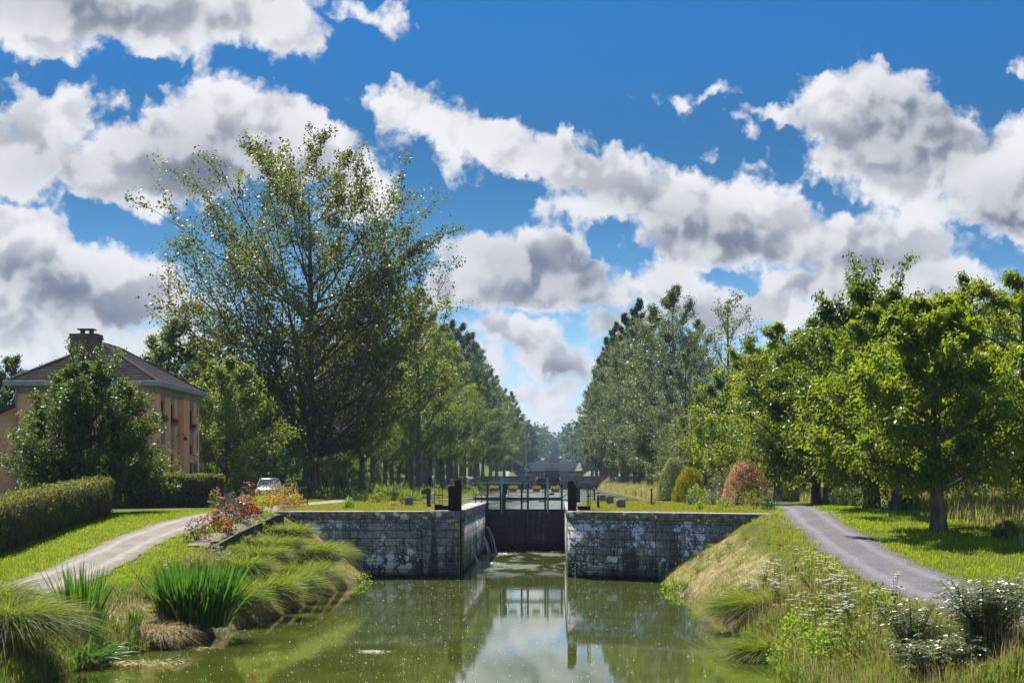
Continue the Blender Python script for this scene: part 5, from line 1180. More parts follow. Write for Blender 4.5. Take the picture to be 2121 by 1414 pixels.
# left bank: rows of trunks on both sides of the path, near ones first
avenue(1, 'avenue', 'poplar_tree', 'pale trunked poplar in the avenue beyond the left lawn', 'poplars of the left avenue',
       [(at(px, Y), Y, s, rg.uniform(0, 6)) for px, Y, s in ((661, 152, .60), (684, 165, .62), (712, 178, .66), (748, 176, .74), (770, 205, .72), (796, 220, .66), (812, 250, .78), (826, 236, .64), (842, 262, .92), (853, 222, .86), (868, 215, .92), (878, 300, 1.1), (890, 240, .92), (905, 290, 1.02), (918, 255, .84), (930, 290, .88), (945, 320, .9), (962, 300, .70), (984, 330, .72), (1000, 370, .78))])
avenue(0, 'darkpop', 'poplar_tree', 'tall dark poplar towering at the far end of the left avenue', 'dark tall poplars on the left bank',
       [(at(px, Y), Y, s, rg.uniform(0, 6)) for px, Y, s in ((935, 330, 1.10), (957, 350, 1.14), (975, 380, 1.16), (990, 410, 1.16))])
avenue(0, 'avenue', 'poplar_tree', 'light green poplar standing by the upper reach on the left bank', 'light green poplars along the upper left bank',
       [(-16.5 + rg.normal(0, .8), Y, s, rg.uniform(0, 6)) for Y, s in ((440, .98), (485, 1.0), (535, 1.0), (590, 1.0))])
# right bank
avenue(2, 'darkpop', 'poplar_tree', 'tall dark columnar poplar rising behind the silver poplars', 'dark columnar poplars on the right bank',
       [(at(px, Y), Y, s, rg.uniform(0, 6)) for px, Y, s in ((1322, 262, 1.05), (1296, 300, 1.10), (1275, 335, 1.10), (1258, 372, 1.1), (1246, 410, 1.08))])
avenue(0, 'silver', 'silver_poplar', 'silvery leaved poplar in the row along the right bank', 'silver poplars along the right bank',
       [(at(px, Y), Y, s, rg.uniform(0, 6)) for px, Y, s in ((1316, 245, .86), (1345, 225, .84), (1290, 285, .92), (1268, 325, .92), (1440, 205, .74), (1252, 372, .92), (1420, 180, .55), (1236, 430, .9), (1226, 490, .95))])
wd, lf, _ = grow(24, 22.5, .10, lambda t: float(np.interp(t, [.1, .3, .5, .7, .88, 1], [4.2, 5.4, 5.6, 4.6, 2.8, .6])), nl=38, nsub=7, ntw=5, leaf=.20, per=24, ang=52, up=.8, r0=.42, spread=.5, lw=.75, subf=.38)
tree('silver_poplar', 'large silver leaved poplar with a round mistletoe ball above the grey shrub', 'tree', plant_at(1394, 192), wd, lf, M['bark_pale'], M['silver'])
for k, (px, py, r) in enumerate(((1403, 787, .72), (1357, 832, .5), (1385, 770, .5), (1394, 830, .45), (1380, 870, .9), (1400, 880, .9), (1383, 700, .5))):
    X_, Y_, Z_ = photo(px, py, 188.5 - (k == 0) * 1.2)
    tag(link('mistletoe_ball', mesh_np('mistletoe_ball', *ball_leaves(rng_of(240 + k), (0, 0, 0), r, int(900 * r) + 250, .15)), M['mistle'], None, (X_, Y_, Z_)),
        'dark mistletoe ball in the large silver poplar', 'mistletoe', 'mistletoe balls in the large silver poplar')
wd, lf, _ = grow(25, 19.5, .30, lambda t: float(np.interp(t, [.3, .5, .7, .9, 1], [2.6, 3.8, 3.6, 2.2, .8])), nl=30, nsub=7, ntw=4, leaf=.24, per=2.0, ang=66, up=1.0, r0=.30, spread=.45, lw=.7)
tree('poplar_tree', 'thin half bare tree with twigs showing against the sky on the right', 'tree', plant_at(1505, 172), wd, lf, M['bark_grey'], M['silver'])
# far avenue on both banks, up to the wooded cutting
avenue(3, 'wood_far', 'avenue_tree', 'distant tree lining the far reaches of the canal', 'distant trees along the canal',
       [(sx * (15.5 + rg.uniform(-1, 4)) - 2 + (rg.uniform(0, 8) if rg.uniform() < .4 else 0) * sx, Y + rg.uniform(-8, 8), rg.uniform(.62, .95), rg.uniform(0, 6)) for Y in range(630, 1060, 21) for sx in (-1, 1)])
avenue(4, 'wood_far', 'avenue_tree', 'distant tree lining the far reaches of the canal', 'distant trees along the canal',
       [(sx * (14.5 + rg.uniform(-1, 5)) - 2, Y + rg.uniform(-8, 8), rg.uniform(.6, .9), rg.uniform(0, 6)) for Y in range(655, 1300, 33) for sx in (-1, 1)])
# the woods on the hill where the canal climbs out of sight
def forest(seed, n, box, label, sz=(9, 14), leaf=2.6, per=70, gap=8.0):
    rg = rng_of(seed); x = rg.uniform(box[0], box[1], n); y = rg.uniform(box[2], box[3], n)
    ok = (np.abs(x + 2) > gap + np.clip((1500 - y) * .004, 0, 6)); ok |= (y > 1690); x, y = x[ok], y[ok]; h = rg.uniform(*sz, len(x)); z = ground(x, y)
    Cs = []
    for i in range(len(x)):
        k = per; d = unit(rg.normal(0, 1, (k, 3))); rr = rg.uniform(.55, 1.05, (k, 1)); c = d * rr * np.array([h[i] * .42, h[i] * .42, h[i] * .58]); Cs.append(c + [x[i], y[i], z[i] + h[i] * .62])
    C = np.concatenate(Cs); N = len(C); V, F = leaves_np(C, rg.normal(0, 1, (N, 3)), unit(rg.normal(0, .7, (N, 3)) + [0, -.2, .7]), rg.uniform(.7, 1.3, N) * leaf, rg.uniform(.7, 1.3, N) * leaf * .8)
    return tag(link('forest', mesh_np('forest', V, F), M['wood_far']), label, 'wood', kind='stuff')
forest(91, 420, (-110, 110, 1050, 1800), 'hazy blue green woods closing the canal on the hill', (15, 26), 3.4, 90)
forest(92, 190, (-50, 50, 1692, 1800), 'far hazy wooded hilltop closing the end of the canal', (17, 27), 3.0, 110)

# ---- right side: sweet chestnuts by the path
def prof_ch(t): return float(np.interp(t, [.16, .26, .42, .6, .78, .92, 1.0], [2.9, 3.9, 4.3, 4.0, 3.0, 1.7, .5]))
def chestnut(seed, H, k, px, Y, label, r0=.30, rz=0, lean=(0, 0), shoots=0, leaf=.20, cb=.20, nl=34, per=17, mat='chestnut'):
    wd, lf, _ = grow(seed, H, cb, lambda t: prof_ch(t) * k, nl=nl, nsub=7, ntw=5, leaf=leaf, per=per, ang=32, up=.35, r0=r0, spread=.30, lw=.42, droop=.75, subf=.40, twf=.45, lean=lean, jitter=.2, shoots=shoots)
    return tree('chestnut_tree', label, 'tree', plant_at(px, Y), wd, lf, M['bark_grey'], M[mat], rz=rz)
chestnut(41, 7.9, .76, 1945, 59.5, 'round chestnut tree nearest the camera on the right lawn', r0=.27, lean=(-.03, 0), rz=.4, nl=40, per=21, cb=.27)
chestnut(42, 9.9, 1.10, 1716, 92, 'dense chestnut with the right one of two trunks beside the path bend', r0=.28, rz=1.9, per=24, mat='chestnut_dark')
c43 = chestnut(43, 9.4, 1.05, 1690, 95, 'dense chestnut with the left one of two trunks beside the path bend', r0=.26, rz=3.0, per=24)
chestnut(44, 9.8, .92, 1805, 76, 'tall chestnut with young shoots standing above the other crowns', r0=.34, rz=5.0, shoots=12, per=24, mat='chestnut_dark')
chestnut(45, 8.4, .80, 1856, 70, 'forked chestnut between the thick trunk and the nearest tree', r0=.20, rz=2.2)
c46 = chestnut(46, 10.0, 1.2, 2120, 74, 'broad chestnut cut by the right edge of the photo', r0=.32, rz=4.2, per=24)
chestnut(47, 11.2, 1.2, 1612, 112, 'rounded chestnut leftmost of the group behind the reddish shrub', r0=.28, rz=.8, per=24)
chestnut(48, 12.0, 1.25, 2010, 94, 'chestnut behind the nearest tree at the meadow edge', r0=.30, rz=5.6, mat='chestnut_dark')
dup(c43, plant_at(1660, 124), 1.0, 1.15, 'chestnut whose top shows behind the leftmost rounded one')
dup(c43, plant_at(1575, 136), 2.6, 1.22, 'chestnut standing behind the reddish shrub next to the pale willow'); dup(c46, plant_at(1715, 128), 5.0, 1.10, 'chestnut crown filling the skyline behind the two trunks')
dup(c46, plant_at(1760, 118), 2.0, 1.12, 'chestnut filling the gap behind the pair of trunks')
dup(c43, plant_at(1875, 104), 4.1, 1.12, 'chestnut filling the shade behind the forked one')
wd, lf, _ = grow(49, 9.0, .10, lambda t: float(np.interp(t, [.1, .3, .6, .85, 1], [2.6, 3.6, 3.4, 2.0, .6])), nl=30, nsub=7, ntw=5, leaf=.20, per=14, ang=40, up=.4, r0=.20, spread=.35, lw=.4, droop=.5)
tree('willow_tree', 'grey green willow behind the lime shrub on the right', 'tree', plant_at(1480, 138), wd, lf, M['bark_grey'], M['willow'])
wl = bpy.data.objects['willow_tree']
dup(wl, plant_at(1548, 128), 2.0, .78, 'smaller pale willow beside the reddish shrub')
dup(wl, plant_at(1420, 165), 4.0, .80, 'pale willow at the foot of the large silver poplar')
# tall trees far right behind the chestnuts
wd, lf, _ = grow(52, 15.5, .12, lambda t: float(np.interp(t, [.1, .3, .6, .85, 1], [3.2, 4.4, 4.0, 2.6, .8])), nl=34, nsub=7, ntw=4, leaf=.24, per=19, ang=55, up=.8, r0=.30, spread=.45, lw=.7)
bt = tree('background_tree', 'tall bluish green tree behind the chestnuts at the right edge', 'tree', plant_at(2080, 135), wd, lf, M['bark_grey'], M['avenue'])
dup(bt, plant_at(2010, 165), 1.2, .95, 'dark backdrop tree behind the meadow', 'backdrop trees behind the right meadow')
for k, (px, Y, s) in enumerate(((1900, 150, .75), (1790, 150, .80), (1720, 160, .82), (1640, 165, .85), (2170, 120, .9), (2230, 140, 1.0), (1850, 125, .55), (1960, 118, .5), (2075, 105, .50), (1760, 128, .5), (2150, 96, .45))): dup(bt, plant_at(px, Y), k * 1.3, s, 'dark backdrop tree behind the meadow', 'backdrop trees behind the right meadow')
# ---- left side
def prof_or(t): return float(np.interp(t, [.16, .26, .42, .62, .82, .95, 1.0], [2.6, 3.3, 3.4, 2.8, 1.8, .9, .3]))
wd, lf, _ = grow(61, 6.5, .20, prof_or, nl=44, nsub=8, ntw=5, leaf=.155, per=19, ang=50, up=.6, r0=.15, spread=.28, lw=.5, droop=.15, jitter=.2, shoots=7)
tree('ornamental_tree', 'glossy green garden tree with upright shoots in front of the house', 'tree', plant_at(186, 72), wd, lf, M['bark_dark'], M['laurel'], s=.93)
wd, lf, _ = grow(62, 15.0, .16, lambda t: float(np.interp(t, [.15, .3, .55, .8, 1], [3.0, 4.2, 4.4, 3.0, .8])), nl=30, nsub=7, ntw=4, leaf=.26, per=24, ang=52, up=.8, r0=.30, spread=.42, lw=.75)
lt = tree('garden_tree', 'dark leaved tree standing just behind the house roof', 'tree', plant_at(350, 150), wd, lf, M['bark_grey'], M['laurel'])
dup(lt, plant_at(425, 172), 2.0, 1.0, 'dark leaved tree between the house and the huge poplar')
dup(lt, plant_at(10, 150), 1.0, .80, 'tree at the left edge of the photo behind the annex')
dup(lt, plant_at(118, 190), 3.0, .92, 'small yellow green treetop showing left of the chimney')
wd, lf, _ = grow(63, 9.5, .06, lambda t: float(np.interp(t, [.05, .25, .5, .8, 1], [3.0, 3.9, 3.8, 2.4, .6])), nl=32, nsub=7, ntw=5, leaf=.19, per=20, ang=42, up=.5, r0=.16, spread=.40, lw=.6)
ut = tree('understorey_tree', 'light green bushy tree right behind the end of the clipped hedge', 'tree', plant_at(470, 118), wd, lf, M['bark_dark'], M['avenue'])
dup(ut, plant_at(548, 126), 1.0, .72, 'light green bushy tree directly behind the parked car')
dup(ut, plant_at(425, 126), 2.2, .95, 'bushy tree against the right corner of the house')
dup(ut, plant_at(520, 150), 3.4, 1.1, 'taller bushy tree behind the car and hedge')
dup(ut, plant_at(690, 200), 1.7, 1.0, 'bushy light green tree seen right of the huge poplar trunk')
for k, (px, Y, s) in enumerate(((640, 175, 1.1), (700, 240, 1.1), (745, 260, 1.2), (600, 200, 1.2), (800, 330, 1.3), (860, 420, 1.4), (560, 230, 1.5), (660, 300, 1.5), (905, 470, 1.4))): dup(ut, plant_at(px, Y), k * 1.1, s, 'bright green undergrowth tree seen between the avenue trunks', 'undergrowth trees behind the left avenue')

# ------------------------------------------------------------------ shrubs, flowers, sedges
def shell_leaves(rg, n, shape, leaf, lw=.55, inner=.35, up=.35, axis_up=.3, lump=.16, freq=3.0):
    """leaves about a lumpy dome; shape(u) gives (half width, height) scale along 0..1 from foot to top"""
    d = unit(rg.normal(0, 1, (n, 3))); d[:, 2] = np.abs(d[:, 2]) * 1.25 - .25; d = unit(d)
    ph = rg.uniform(0, 6, 6); a = np.arctan2(d[:, 1], d[:, 0])
    lum = 1 + lump * (np.sin(freq * a + ph[0] + 2 * np.sin(4 * d[:, 2] + ph[1])) * .5 + np.sin(freq * 2.3 * a + 5 * d[:, 2] * freq * .5 + ph[2]) * .35 + np.sin(9 * d[:, 2] + ph[3] + 2 * a) * .3)
    r = np.where(rg.uniform(0, 1, n) < inner, rg.uniform(.35, 1, n), 1 - np.abs(rg.normal(0, .07, n))) * lum
    C = d * r[:, None]; rx, ry, rz = shape
    C = C * np.array([rx, ry, rz]); C[:, 2] = np.where(C[:, 2] < 0, C[:, 2] * .35, C[:, 2]) + rz * .06
    A = unit(d + rg.normal(0, .6, (n, 3)) + np.array([0, 0, axis_up])); N = unit(d * .5 + rg.normal(0, .6, (n, 3)) + np.array([0, 0, up]))
    ls = leaf * rg.uniform(.6, 1.35, n); return leaves_np(C, A, N, ls, ls * lw)
def shrub(name, label, px, Y, w_, h, mat, n, leaf, seed, cat='shrub', bl=(), lw=.55, group=None, dz=0.0, deep=None, **kw):
    rg = rng_of(seed); x = at(px, Y); t = thing(name, label, cat, (x, Y, gz(x, Y) + dz), 0, group)
    sh = (w_ / 2, deep or w_ / 2, h); V, F = shell_leaves(rg, n, sh, leaf, lw, **kw)
    link('foliage', mesh_np('foliage', V, F), M[mat], t)
    pol = []
    for k in range(6):
        a = k * 1.05 + rg.uniform(0, 1); e = np.array([math.cos(a) * w_ * .3, math.sin(a) * w_ * .3, h * rg.uniform(.5, .85)]); pol.append((bez(np.array([0, 0, -.1]), e * .4 + [0, 0, h * .1], e, 5), np.linspace(.022, .006, 5), 4))
    V, F = tubes_np(pol); link('stems', mesh_np('stems', V, F), M['bark_dark'], t)
    for (bm, nb, sz, lo, hi) in bl:
        nb = min(98, int(nb * 1.5)); sz *= 1.2
        d = unit(rg.normal(0, 1, (nb, 3))); d[:, 2] = lo + (hi - lo) * rg.uniform(0, 1, nb); hr = np.sqrt(np.clip(1 - d[:, 2] ** 2, 0, 1)); l2 = np.hypot(d[:, 0], d[:, 1]) + 1e-6
        d[:, 0] *= hr / l2; d[:, 1] *= hr / l2; C = d * np.array(sh) * rg.uniform(.92, 1.12, (nb, 1)) + [0, 0, h * .05]
        V2, F2 = [], []
        for i in range(nb):
            s = sz * rg.uniform(.7, 1.3); nn = unit(d[i] + rg.normal(0, .3, 3) + [0, -.3, .5]); a = unit(np.cross(nn, [.3, .2, 1])); b = np.cross(nn, a); k0 = len(V2); V2.append(C[i] + nn * s * .35)
            for k in range(8): tt_ = k * math.pi / 4; r = s * (1 if k % 2 else .8); V2.append(C[i] + (a * math.cos(tt_) + b * math.sin(tt_)) * r)
            for k in range(8): F2.append((k0, k0 + 1 + k, k0 + 1 + (k + 1) % 8))
        link('blossoms', mesh_np('blossoms', np.array(V2), np.array(F2)), M[bm], t)
    return t
def blades(rg, n, base_r, ln, width, tilt, bend, wind=(0, 0), segs=5, inner=0.0):
    """arching blades from a common foot"""
    a = rg.uniform(0, 2 * np.pi, n); r = base_r * np.sqrt(rg.uniform(inner, 1, n)); B = np.stack([np.cos(a) * r, np.sin(a) * r, np.zeros(n)], 1)
    out = np.stack([np.cos(a), np.sin(a), np.zeros(n)], 1) * (r / base_r * .8 + .2)[:, None] + rg.normal(0, .28, (n, 3)) * [1, 1, 0] + np.array([wind[0], wind[1], 0])
    th = np.abs(rg.normal(tilt, .18, n)); d0 = unit(out * np.sin(th)[:, None] + np.array([0, 0, 1.0]) * np.cos(th)[:, None])
    L = ln * rg.uniform(.6, 1.2, n); s = np.linspace(0, 1, segs + 1)
    bd = bend * rg.uniform(.6, 1.4, n); ho = unit(out * [1, 1, 0])
    P_ = B[:, None] + d0[:, None] * (L[:, None] * s)[..., None] + (ho * .55 + np.array([0, 0, -1.0]))[:, None] * ((bd * L)[:, None] * s ** 2)[..., None]
    sd = unit(np.cross(d0, np.array([0, 0, 1.0])) + rg.normal(0, .35, (n, 3)))
    wv = width * rg.uniform(.7, 1.3, n)[:, None] * np.interp(s, [0, .4, .8, 1], [.75, 1, .55, .04])[None]
    V = np.stack([P_ - sd[:, None] * wv[..., None] * .5, P_ + sd[:, None] * wv[..., None] * .5], 2).reshape(-1, 3)
    k = (segs + 1) * 2; i = np.arange(segs); f = np.stack([i * 2, i * 2 + 1, i * 2 + 3, i * 2 + 2], 1)
    F = (f[None] + (np.arange(n) * k)[:, None, None]).reshape(-1, 4); return V, F
def sedge(label, px, Y, r, ln, n, seed, mat='sedge', name='sedge_tussock', width=.013, tilt=.75, bend=.55, wind=(.15, -.15), dz=0.0, cat='grass clump', x=None, group=None, seeds=0):
    rg = rng_of(seed); x = at(px, Y) if x is None else x; V, F = blades(rg, n, r, ln, width, tilt, bend, wind)
    t = thing(name, label, cat, (x, Y, max(.02, gz(x, Y)) + dz), 0, group); link('blades', mesh_np('blades', V, F), M[mat], t)
    V, F = blades(rg, int(n * .10), r * 1.05, ln * .75, width * .9, tilt * 1.25, bend * 1.7, wind); link('dead_blades', mesh_np('dead_blades', V, F), M['straw'], t)
    return t
# sedges hanging over the left bank
for k, (dx, Y, r, ln, n, lab) in enumerate(((.35, 67.5, .60, 1.5, 3200, 'drooping sedge tussock nearest the left lock wall'), (.30, 63.6, .60, 1.55, 3200, 'second drooping sedge tussock from the lock wall'), (.30, 60, .65, 1.6, 3400, 'drooping sedge tussock in the middle of the left bank row'), (.30, 56.2, .65, 1.6, 3400, 'broad drooping sedge tussock overhanging the water'), (.35, 52.6, .65, 1.6, 3400, 'drooping sedge tussock hanging over the water behind the iris clump'), (1.25, 65.5, .45, 1.2, 1700, 'smaller sedge tussock higher on the bank near the lock wall'), (1.3, 61.5, .45, 1.2, 1700, 'smaller sedge tussock high on the bank below the middle of the flower bed'), (1.2, 57.5, .5, 1.3, 2000, 'sedge tussock high on the bank below the near end of the flower bed'), (1.1, 53.8, .5, 1.3, 2000, 'sedge tussock high on the bank behind the iris clump'), (.5, 50.2, .5, 1.35, 2200, 'sedge tussock touching the back of the iris clump'))):
    x_ = float(np.interp(Y, *_xl)) - dx - .25 - (.40 if Y > 62 else 0); sedge(lab, 0, Y, r, ln * .80, int(n * 1.15), 300 + k, wind=(.22, -.18), group='sedge tussocks on the left bank', tilt=.46, bend=.54, x=x_, width=.019)
sedge('large golden green sedge tussock in the lower left corner', 30, 36.8, .55, 1.35, 3200, 320, wind=(.45, -.2), tilt=.75, bend=.6, dz=.35, group='sedge tussocks on the left bank')
sedge('golden sedge tussock cut by the left photo edge', -20, 39.5, .5, 1.2, 2000, 321, wind=(.4, -.1), group='sedge tussocks on the left bank')
sedge('big round sedge tussock on the right bank beside the umbels', 1580, 47.5, .55, 1.35, 3600, 322, wind=(-.42, -.25), tilt=.7, bend=.6, x=5.55)
sedge('small sedge tussock behind the big one on the right bank', 1545, 51, .32, .95, 1200, 323, wind=(-.3, -.2), x=5.3)
sedge('sedge tussock at the water edge below the bright bush', 1620, 40.5, .40, 1.05, 1500, 324, wind=(-.5, -.2), x=4.95)
# irises
sedge('dense dark green iris clump standing in the water on the left', 392, 45.8, .85, 1.85, 1100, 330, 'iris', 'iris_clump', .055, .15, .16, (.12, -.05), cat='iris', dz=-.05, x=-9.55)
sedge('small iris clump with tall blades at the lower left', 122, 40.8, .36, 1.65, 190, 331, 'iris', 'iris_clump', .05, .16, .10, (.05, 0), cat='iris', x=-11.15)
sedge('low iris leaves sprawling at the water edge below the small clump', 185, 38.9, .35, .9, 160, 332, 'iris', 'iris_clump', .045, .55, .4, (.5, -.1), cat='iris', x=-10.5)
sedge('few short iris leaves beside the dry grass mound', 252, 43.0, .16, .55, 40, 333, 'iris', 'iris_clump', .04, .25, .2, cat='iris', x=-10.45)
# a slumped heap of dry grass by the water
rg = rng_of(340); x_, y_ = -10.0, 43.6; t = thing('grass_mound', 'slumped mound of dead straw coloured grass at the left water edge', 'dry grass', (x_, y_, .05))
V, F = blades(rg, 1500, .50, .62, .016, 1.0, .75, (.2, -.2)); V = V + [0, 0, .30]; link('dead_blades', mesh_np('dead_blades', V, F), M['straw'], t)
V, F = loft([[(math.cos(a) * r, math.sin(a) * r * .9, z) for a in np.linspace(0, 2 * math.pi, 14, endpoint=False)] for r, z in ((.62, -.2), (.58, .1), (.46, .28), (.22, .38))])[:2]; link('clod', mesh_np('clod', V, np.array(F)), M['soil'], t)
# dead reed leaves and scum lying on the water
rg = rng_of(341)
for k, (x_, y_, rx, n, lab) in enumerate(((-9.6, 39.6, 1.0, 260, 'raft of dead leaves and scum by the lower left bank'), (-9.2, 43.2, .8, 120, 'thin streak of floating scum under the grass mound'), (-4.5, 42.3, .42, 130, 'small patch of pale floating weed in mid canal'))):
    C = np.stack([rg.normal(0, rx * .42, n), rg.normal(0, rx * .30, n), rg.uniform(.006, .03, n)], 1); ls = rg.uniform(.05, .22, n) if k < 2 else rg.uniform(.04, .12, n)
    V, F = leaves_np(C, rg.normal(0, 1, (n, 3)) * [1, .6, .04], rg.normal(0, .15, (n, 3)) + [0, 0, 1], ls, ls * .3); tag(link('floating_weed', mesh_np('floating_weed', V, F), M['white_petal'] if k == 2 else M['straw'], None, (x_, y_, 0)), lab, 'floating weed', kind='stuff')
m, gg, out = material('seed_fluff'); p = pbsdf(gg, (.8, .8, .76, 1), .9, .2); gg.put(out.inputs[0], p.outputs[0]); M['fluff'] = m
n = 3600; Ys = 34 + 42 * rg.uniform(0, 1, n) ** 1.2; Xs = rg.uniform(-10.5, 4.7, n); Xs = np.where(rg.uniform(0, 1, n) < .35, -4.4 + rg.normal(0, 1.6, n) * 1.5 - .05 * (Ys - 40), Xs); sz = rg.uniform(.008, .022, n)
ok = (Xs > np.interp(Ys, *_xl) + .1) & (Xs < np.interp(Ys, *_xr) - .1); Xs, Ys, sz = Xs[ok], Ys[ok], sz[ok]; C = np.stack([Xs, Ys, np.full(len(Xs), .008)], 1)
V, F = leaves_np(C, rg.normal(0, 1, C.shape) * [1, 1, 0], np.array([[0, 0, 1.0]] * len(C)) + rg.normal(0, .2, C.shape), sz * 1.6, sz * 1.6)
tag(link('floating_seeds', mesh_np('floating_seeds', V, F), M['fluff']), 'white seed fluff scattered over the canal surface', 'seed fluff', kind='stuff')

# the flower bed on the left bank and its timber edging
shrub('dahlia_plant', 'small dark leaved dahlia with pink flowers at the near end of the bed', 407, 56.5, .85, .80, 'bush_purple', 420, .075, 401, 'flowers', (('pink', 20, .035, .1, .95),))
shrub('salvia_plant', 'red and salmon flower spikes second in the left bed', 448, 59.5, 1.05, .70, 'herb', 700, .07, 402, 'flowers', (('red', 60, .038, .2, 1),))
shrub('salvia_plant', 'smaller red flower clump with green leaves beside the timber edge', 470, 59.0, .60, .50, 'herb', 260, .07, 403, 'flowers', (('red', 26, .036, .2, 1),))
shrub('dahlia_plant', 'large dark dahlia with many pink flowers in the middle of the left bed', 478, 63, 1.35, 1.02, 'bush_purple', 1300, .085, 404, 'flowers', (('pink', 44, .042, .2, 1), ('red', 12, .04, .1, .8)))
shrub('dahlia_plant', 'tall dahlia with pink blooms at the far end of the left bed', 512, 69.5, .82, 1.12, 'bush_purple', 620, .08, 405, 'flowers', (('pink', 32, .045, .1, 1),))
shrub('geranium_plant', 'bright red flower cluster near the wall end of the left bed', 515, 65, .80, .60, 'bush_dark', 480, .07, 406, 'flowers', (('red', 60, .045, .3, 1),))
shrub('marigold_plant', 'orange flowers between the pink dahlias of the left bed', 508, 67.5, 1.0, .70, 'herb', 560, .06, 407, 'flowers', (('orange', 60, .035, .2, 1),))
shrub('marigold_plant', 'orange and yellow flowers against the end of the lock wall', 538, 66.5, 1.05, .72, 'bush_lime', 800, .06, 408, 'flowers', (('orange', 60, .035, .2, 1),))
shrub('herb_clump', 'plain green leafy clump under the orange flowers by the wall end', 541, 63.6, .42, .42, 'bush_lime', 240, .07, 409, 'plant')
rg = rng_of(410); n = 240; Ys = rg.uniform(55, 70, n); Xs = rg.uniform(-12.1, -11.0, n); C = np.stack([Xs, Ys, ground(Xs, Ys) + rg.uniform(.03, .22, n)], 1)
V, F = leaves_np(C, rg.normal(0, .6, (n, 3)) + [0, 0, .6], rg.normal(0, 1, (n, 3)), .09, .05); tag(link('bed_weeds', mesh_np('bed_weeds', V, F), M['herb']), 'sparse green weeds on the soil of the flower bed', 'weeds', kind='stuff')
drape('flower_bed_soil', [(-11.45, 54.6), (-11.4, 60), (-11.4, 69.5)], [.40, .46, .45], M['soil'], 'bare soil strip of the left flower bed', 7, .035)
def sleeper(y0, y1, x0, x1, label):
    n = max(2, int((y1 - y0) / .5)); V = []
    b = MB()
    for i in range(n):
        ya, yb = y0 + (y1 - y0) * i / n, y0 + (y1 - y0) * (i + 1) / n; xa = x0 + (x1 - x0) * i / n; xb = x0 + (x1 - x0) * (i + 1) / n
        za, zb = [float(np.interp(q_, _by, _bz)) - .06 for q_ in (ya, yb)]; b.add([(xa, ya, za - .5), (xa + .11, ya, za - .5), (xa + .11, ya, za + .06), (xa, ya, za + .06), (xb, yb, zb - .5), (xb + .11, yb, zb - .5), (xb + .11, yb, zb + .06), (xb, yb, zb + .06)], [(0, 1, 2, 3), (7, 6, 5, 4), (0, 4, 5, 1), (1, 5, 6, 2), (2, 6, 7, 3), (3, 7, 4, 0)])
    tag(b.build('timber_edging', M['sleeper']), label, 'timber edging', 'old timbers edging the flower bed')
sleeper(55.2, 59.4, -11.02, -10.98, 'weathered timber edging at the near end of the flower bed'); sleeper(59.6, 63.6, -10.97, -10.93, 'weathered timber edging in the middle of the flower bed'); sleeper(64.2, 68.4, -10.92, -10.88, 'timber edging of the flower bed ending at the lock wall')
# the orange flower field by the stakes
for k, (px, Y, w_, h) in enumerate(((545, 87, 1.5, .95), (572, 87.5, 1.5, 1.0), (598, 88, 1.4, .85), (613, 86.5, 1.2, .60), (560, 83.5, 1.5, .62), (588, 84, 1.5, .60), (570, 91, 1.6, 1.15))):
    shrub('marigold_bush', ('tall loose bush of orange flowers behind the tall pink dahlia', 'bush of orange flowers in front of the car windscreen', 'orange flowering bush left of the leaning black stake top', 'low orange flower mound at the right end of the patch', 'low orange and yellow flowers at the front left of the patch', 'low orange flowers around the foot of the leaning stake', 'sparse tall orange flowers rising to the car bonnet')[k], px, Y, w_, h, 'herb' if k % 2 else 'bush_lime', 620, .06, 420 + k, 'flowers', (('orange', 95, .040, .1, 1), ('white_petal', 8, .03, .1, 1)), .4, 'orange flowers in the roadside patch', inner=.5, lump=.25)
shrub('pink_flowers', 'low pink flowers on the lawn edge at the foot of the leaning stake', 592, 80.5, .9, .16, 'herb', 160, .05, 430, 'flowers', (('pink', 16, .04, .3, 1),))
shrub('rose_bush', 'small pink rose bush in front of the clipped hedge', 447, 83, .75, .85, 'bush_lime', 340, .07, 431, 'flowers', (('pink', 14, .05, .2, 1),))
shrub('rose_bush', 'white flowered bush beside the car bonnet', 602, 96, 1.1, 1.45, 'bush_pale', 420, .085, 432, 'shrub', lump=.3)
# the lockside lawn, left
shrub('lime_shrub', 'small round lime green shrub alone on the left lawn', 722, 82, .62, .50, 'bush_lime', 520, .085, 440)
shrub('dark_shrub', 'big rounded dark green shrub in front of the poplar trunks', 733, 120, 2.9, 2.05, 'bush_dark', 5200, .10, 441, lw=.45, lump=.10)
shrub('low_shrub', 'low yellow green shrub between the dark shrub and the stone bollard', 783, 102, 1.35, .62, 'bush_gold', 700, .09, 442, lump=.25); shrub('low_shrub', 'dull green ground shrub at the foot of the big dark shrub', 752, 106, 1.9, .55, 'bush_dark', 800, .09, 443, lump=.25)
shrub('yellow_shrub', 'small yellow shrub right behind the round stone bollard', 833, 95, .66, .62, 'bush_gold', 420, .07, 444)
shrub('begonia_row', 'low red and white flowers left of the round stone bollard', 818, 92, .75, .14, 'bush_grey', 140, .05, 445, 'flowers', (('red', 10, .04, .3, 1), ('white_petal', 10, .035, .3, 1))); shrub('begonia_row', 'low red and white flowers right of the round stone bollard', 874, 96, .95, .16, 'bush_grey', 160, .05, 446, 'flowers', (('red', 12, .04, .3, 1), ('white_petal', 6, .035, .3, 1)))
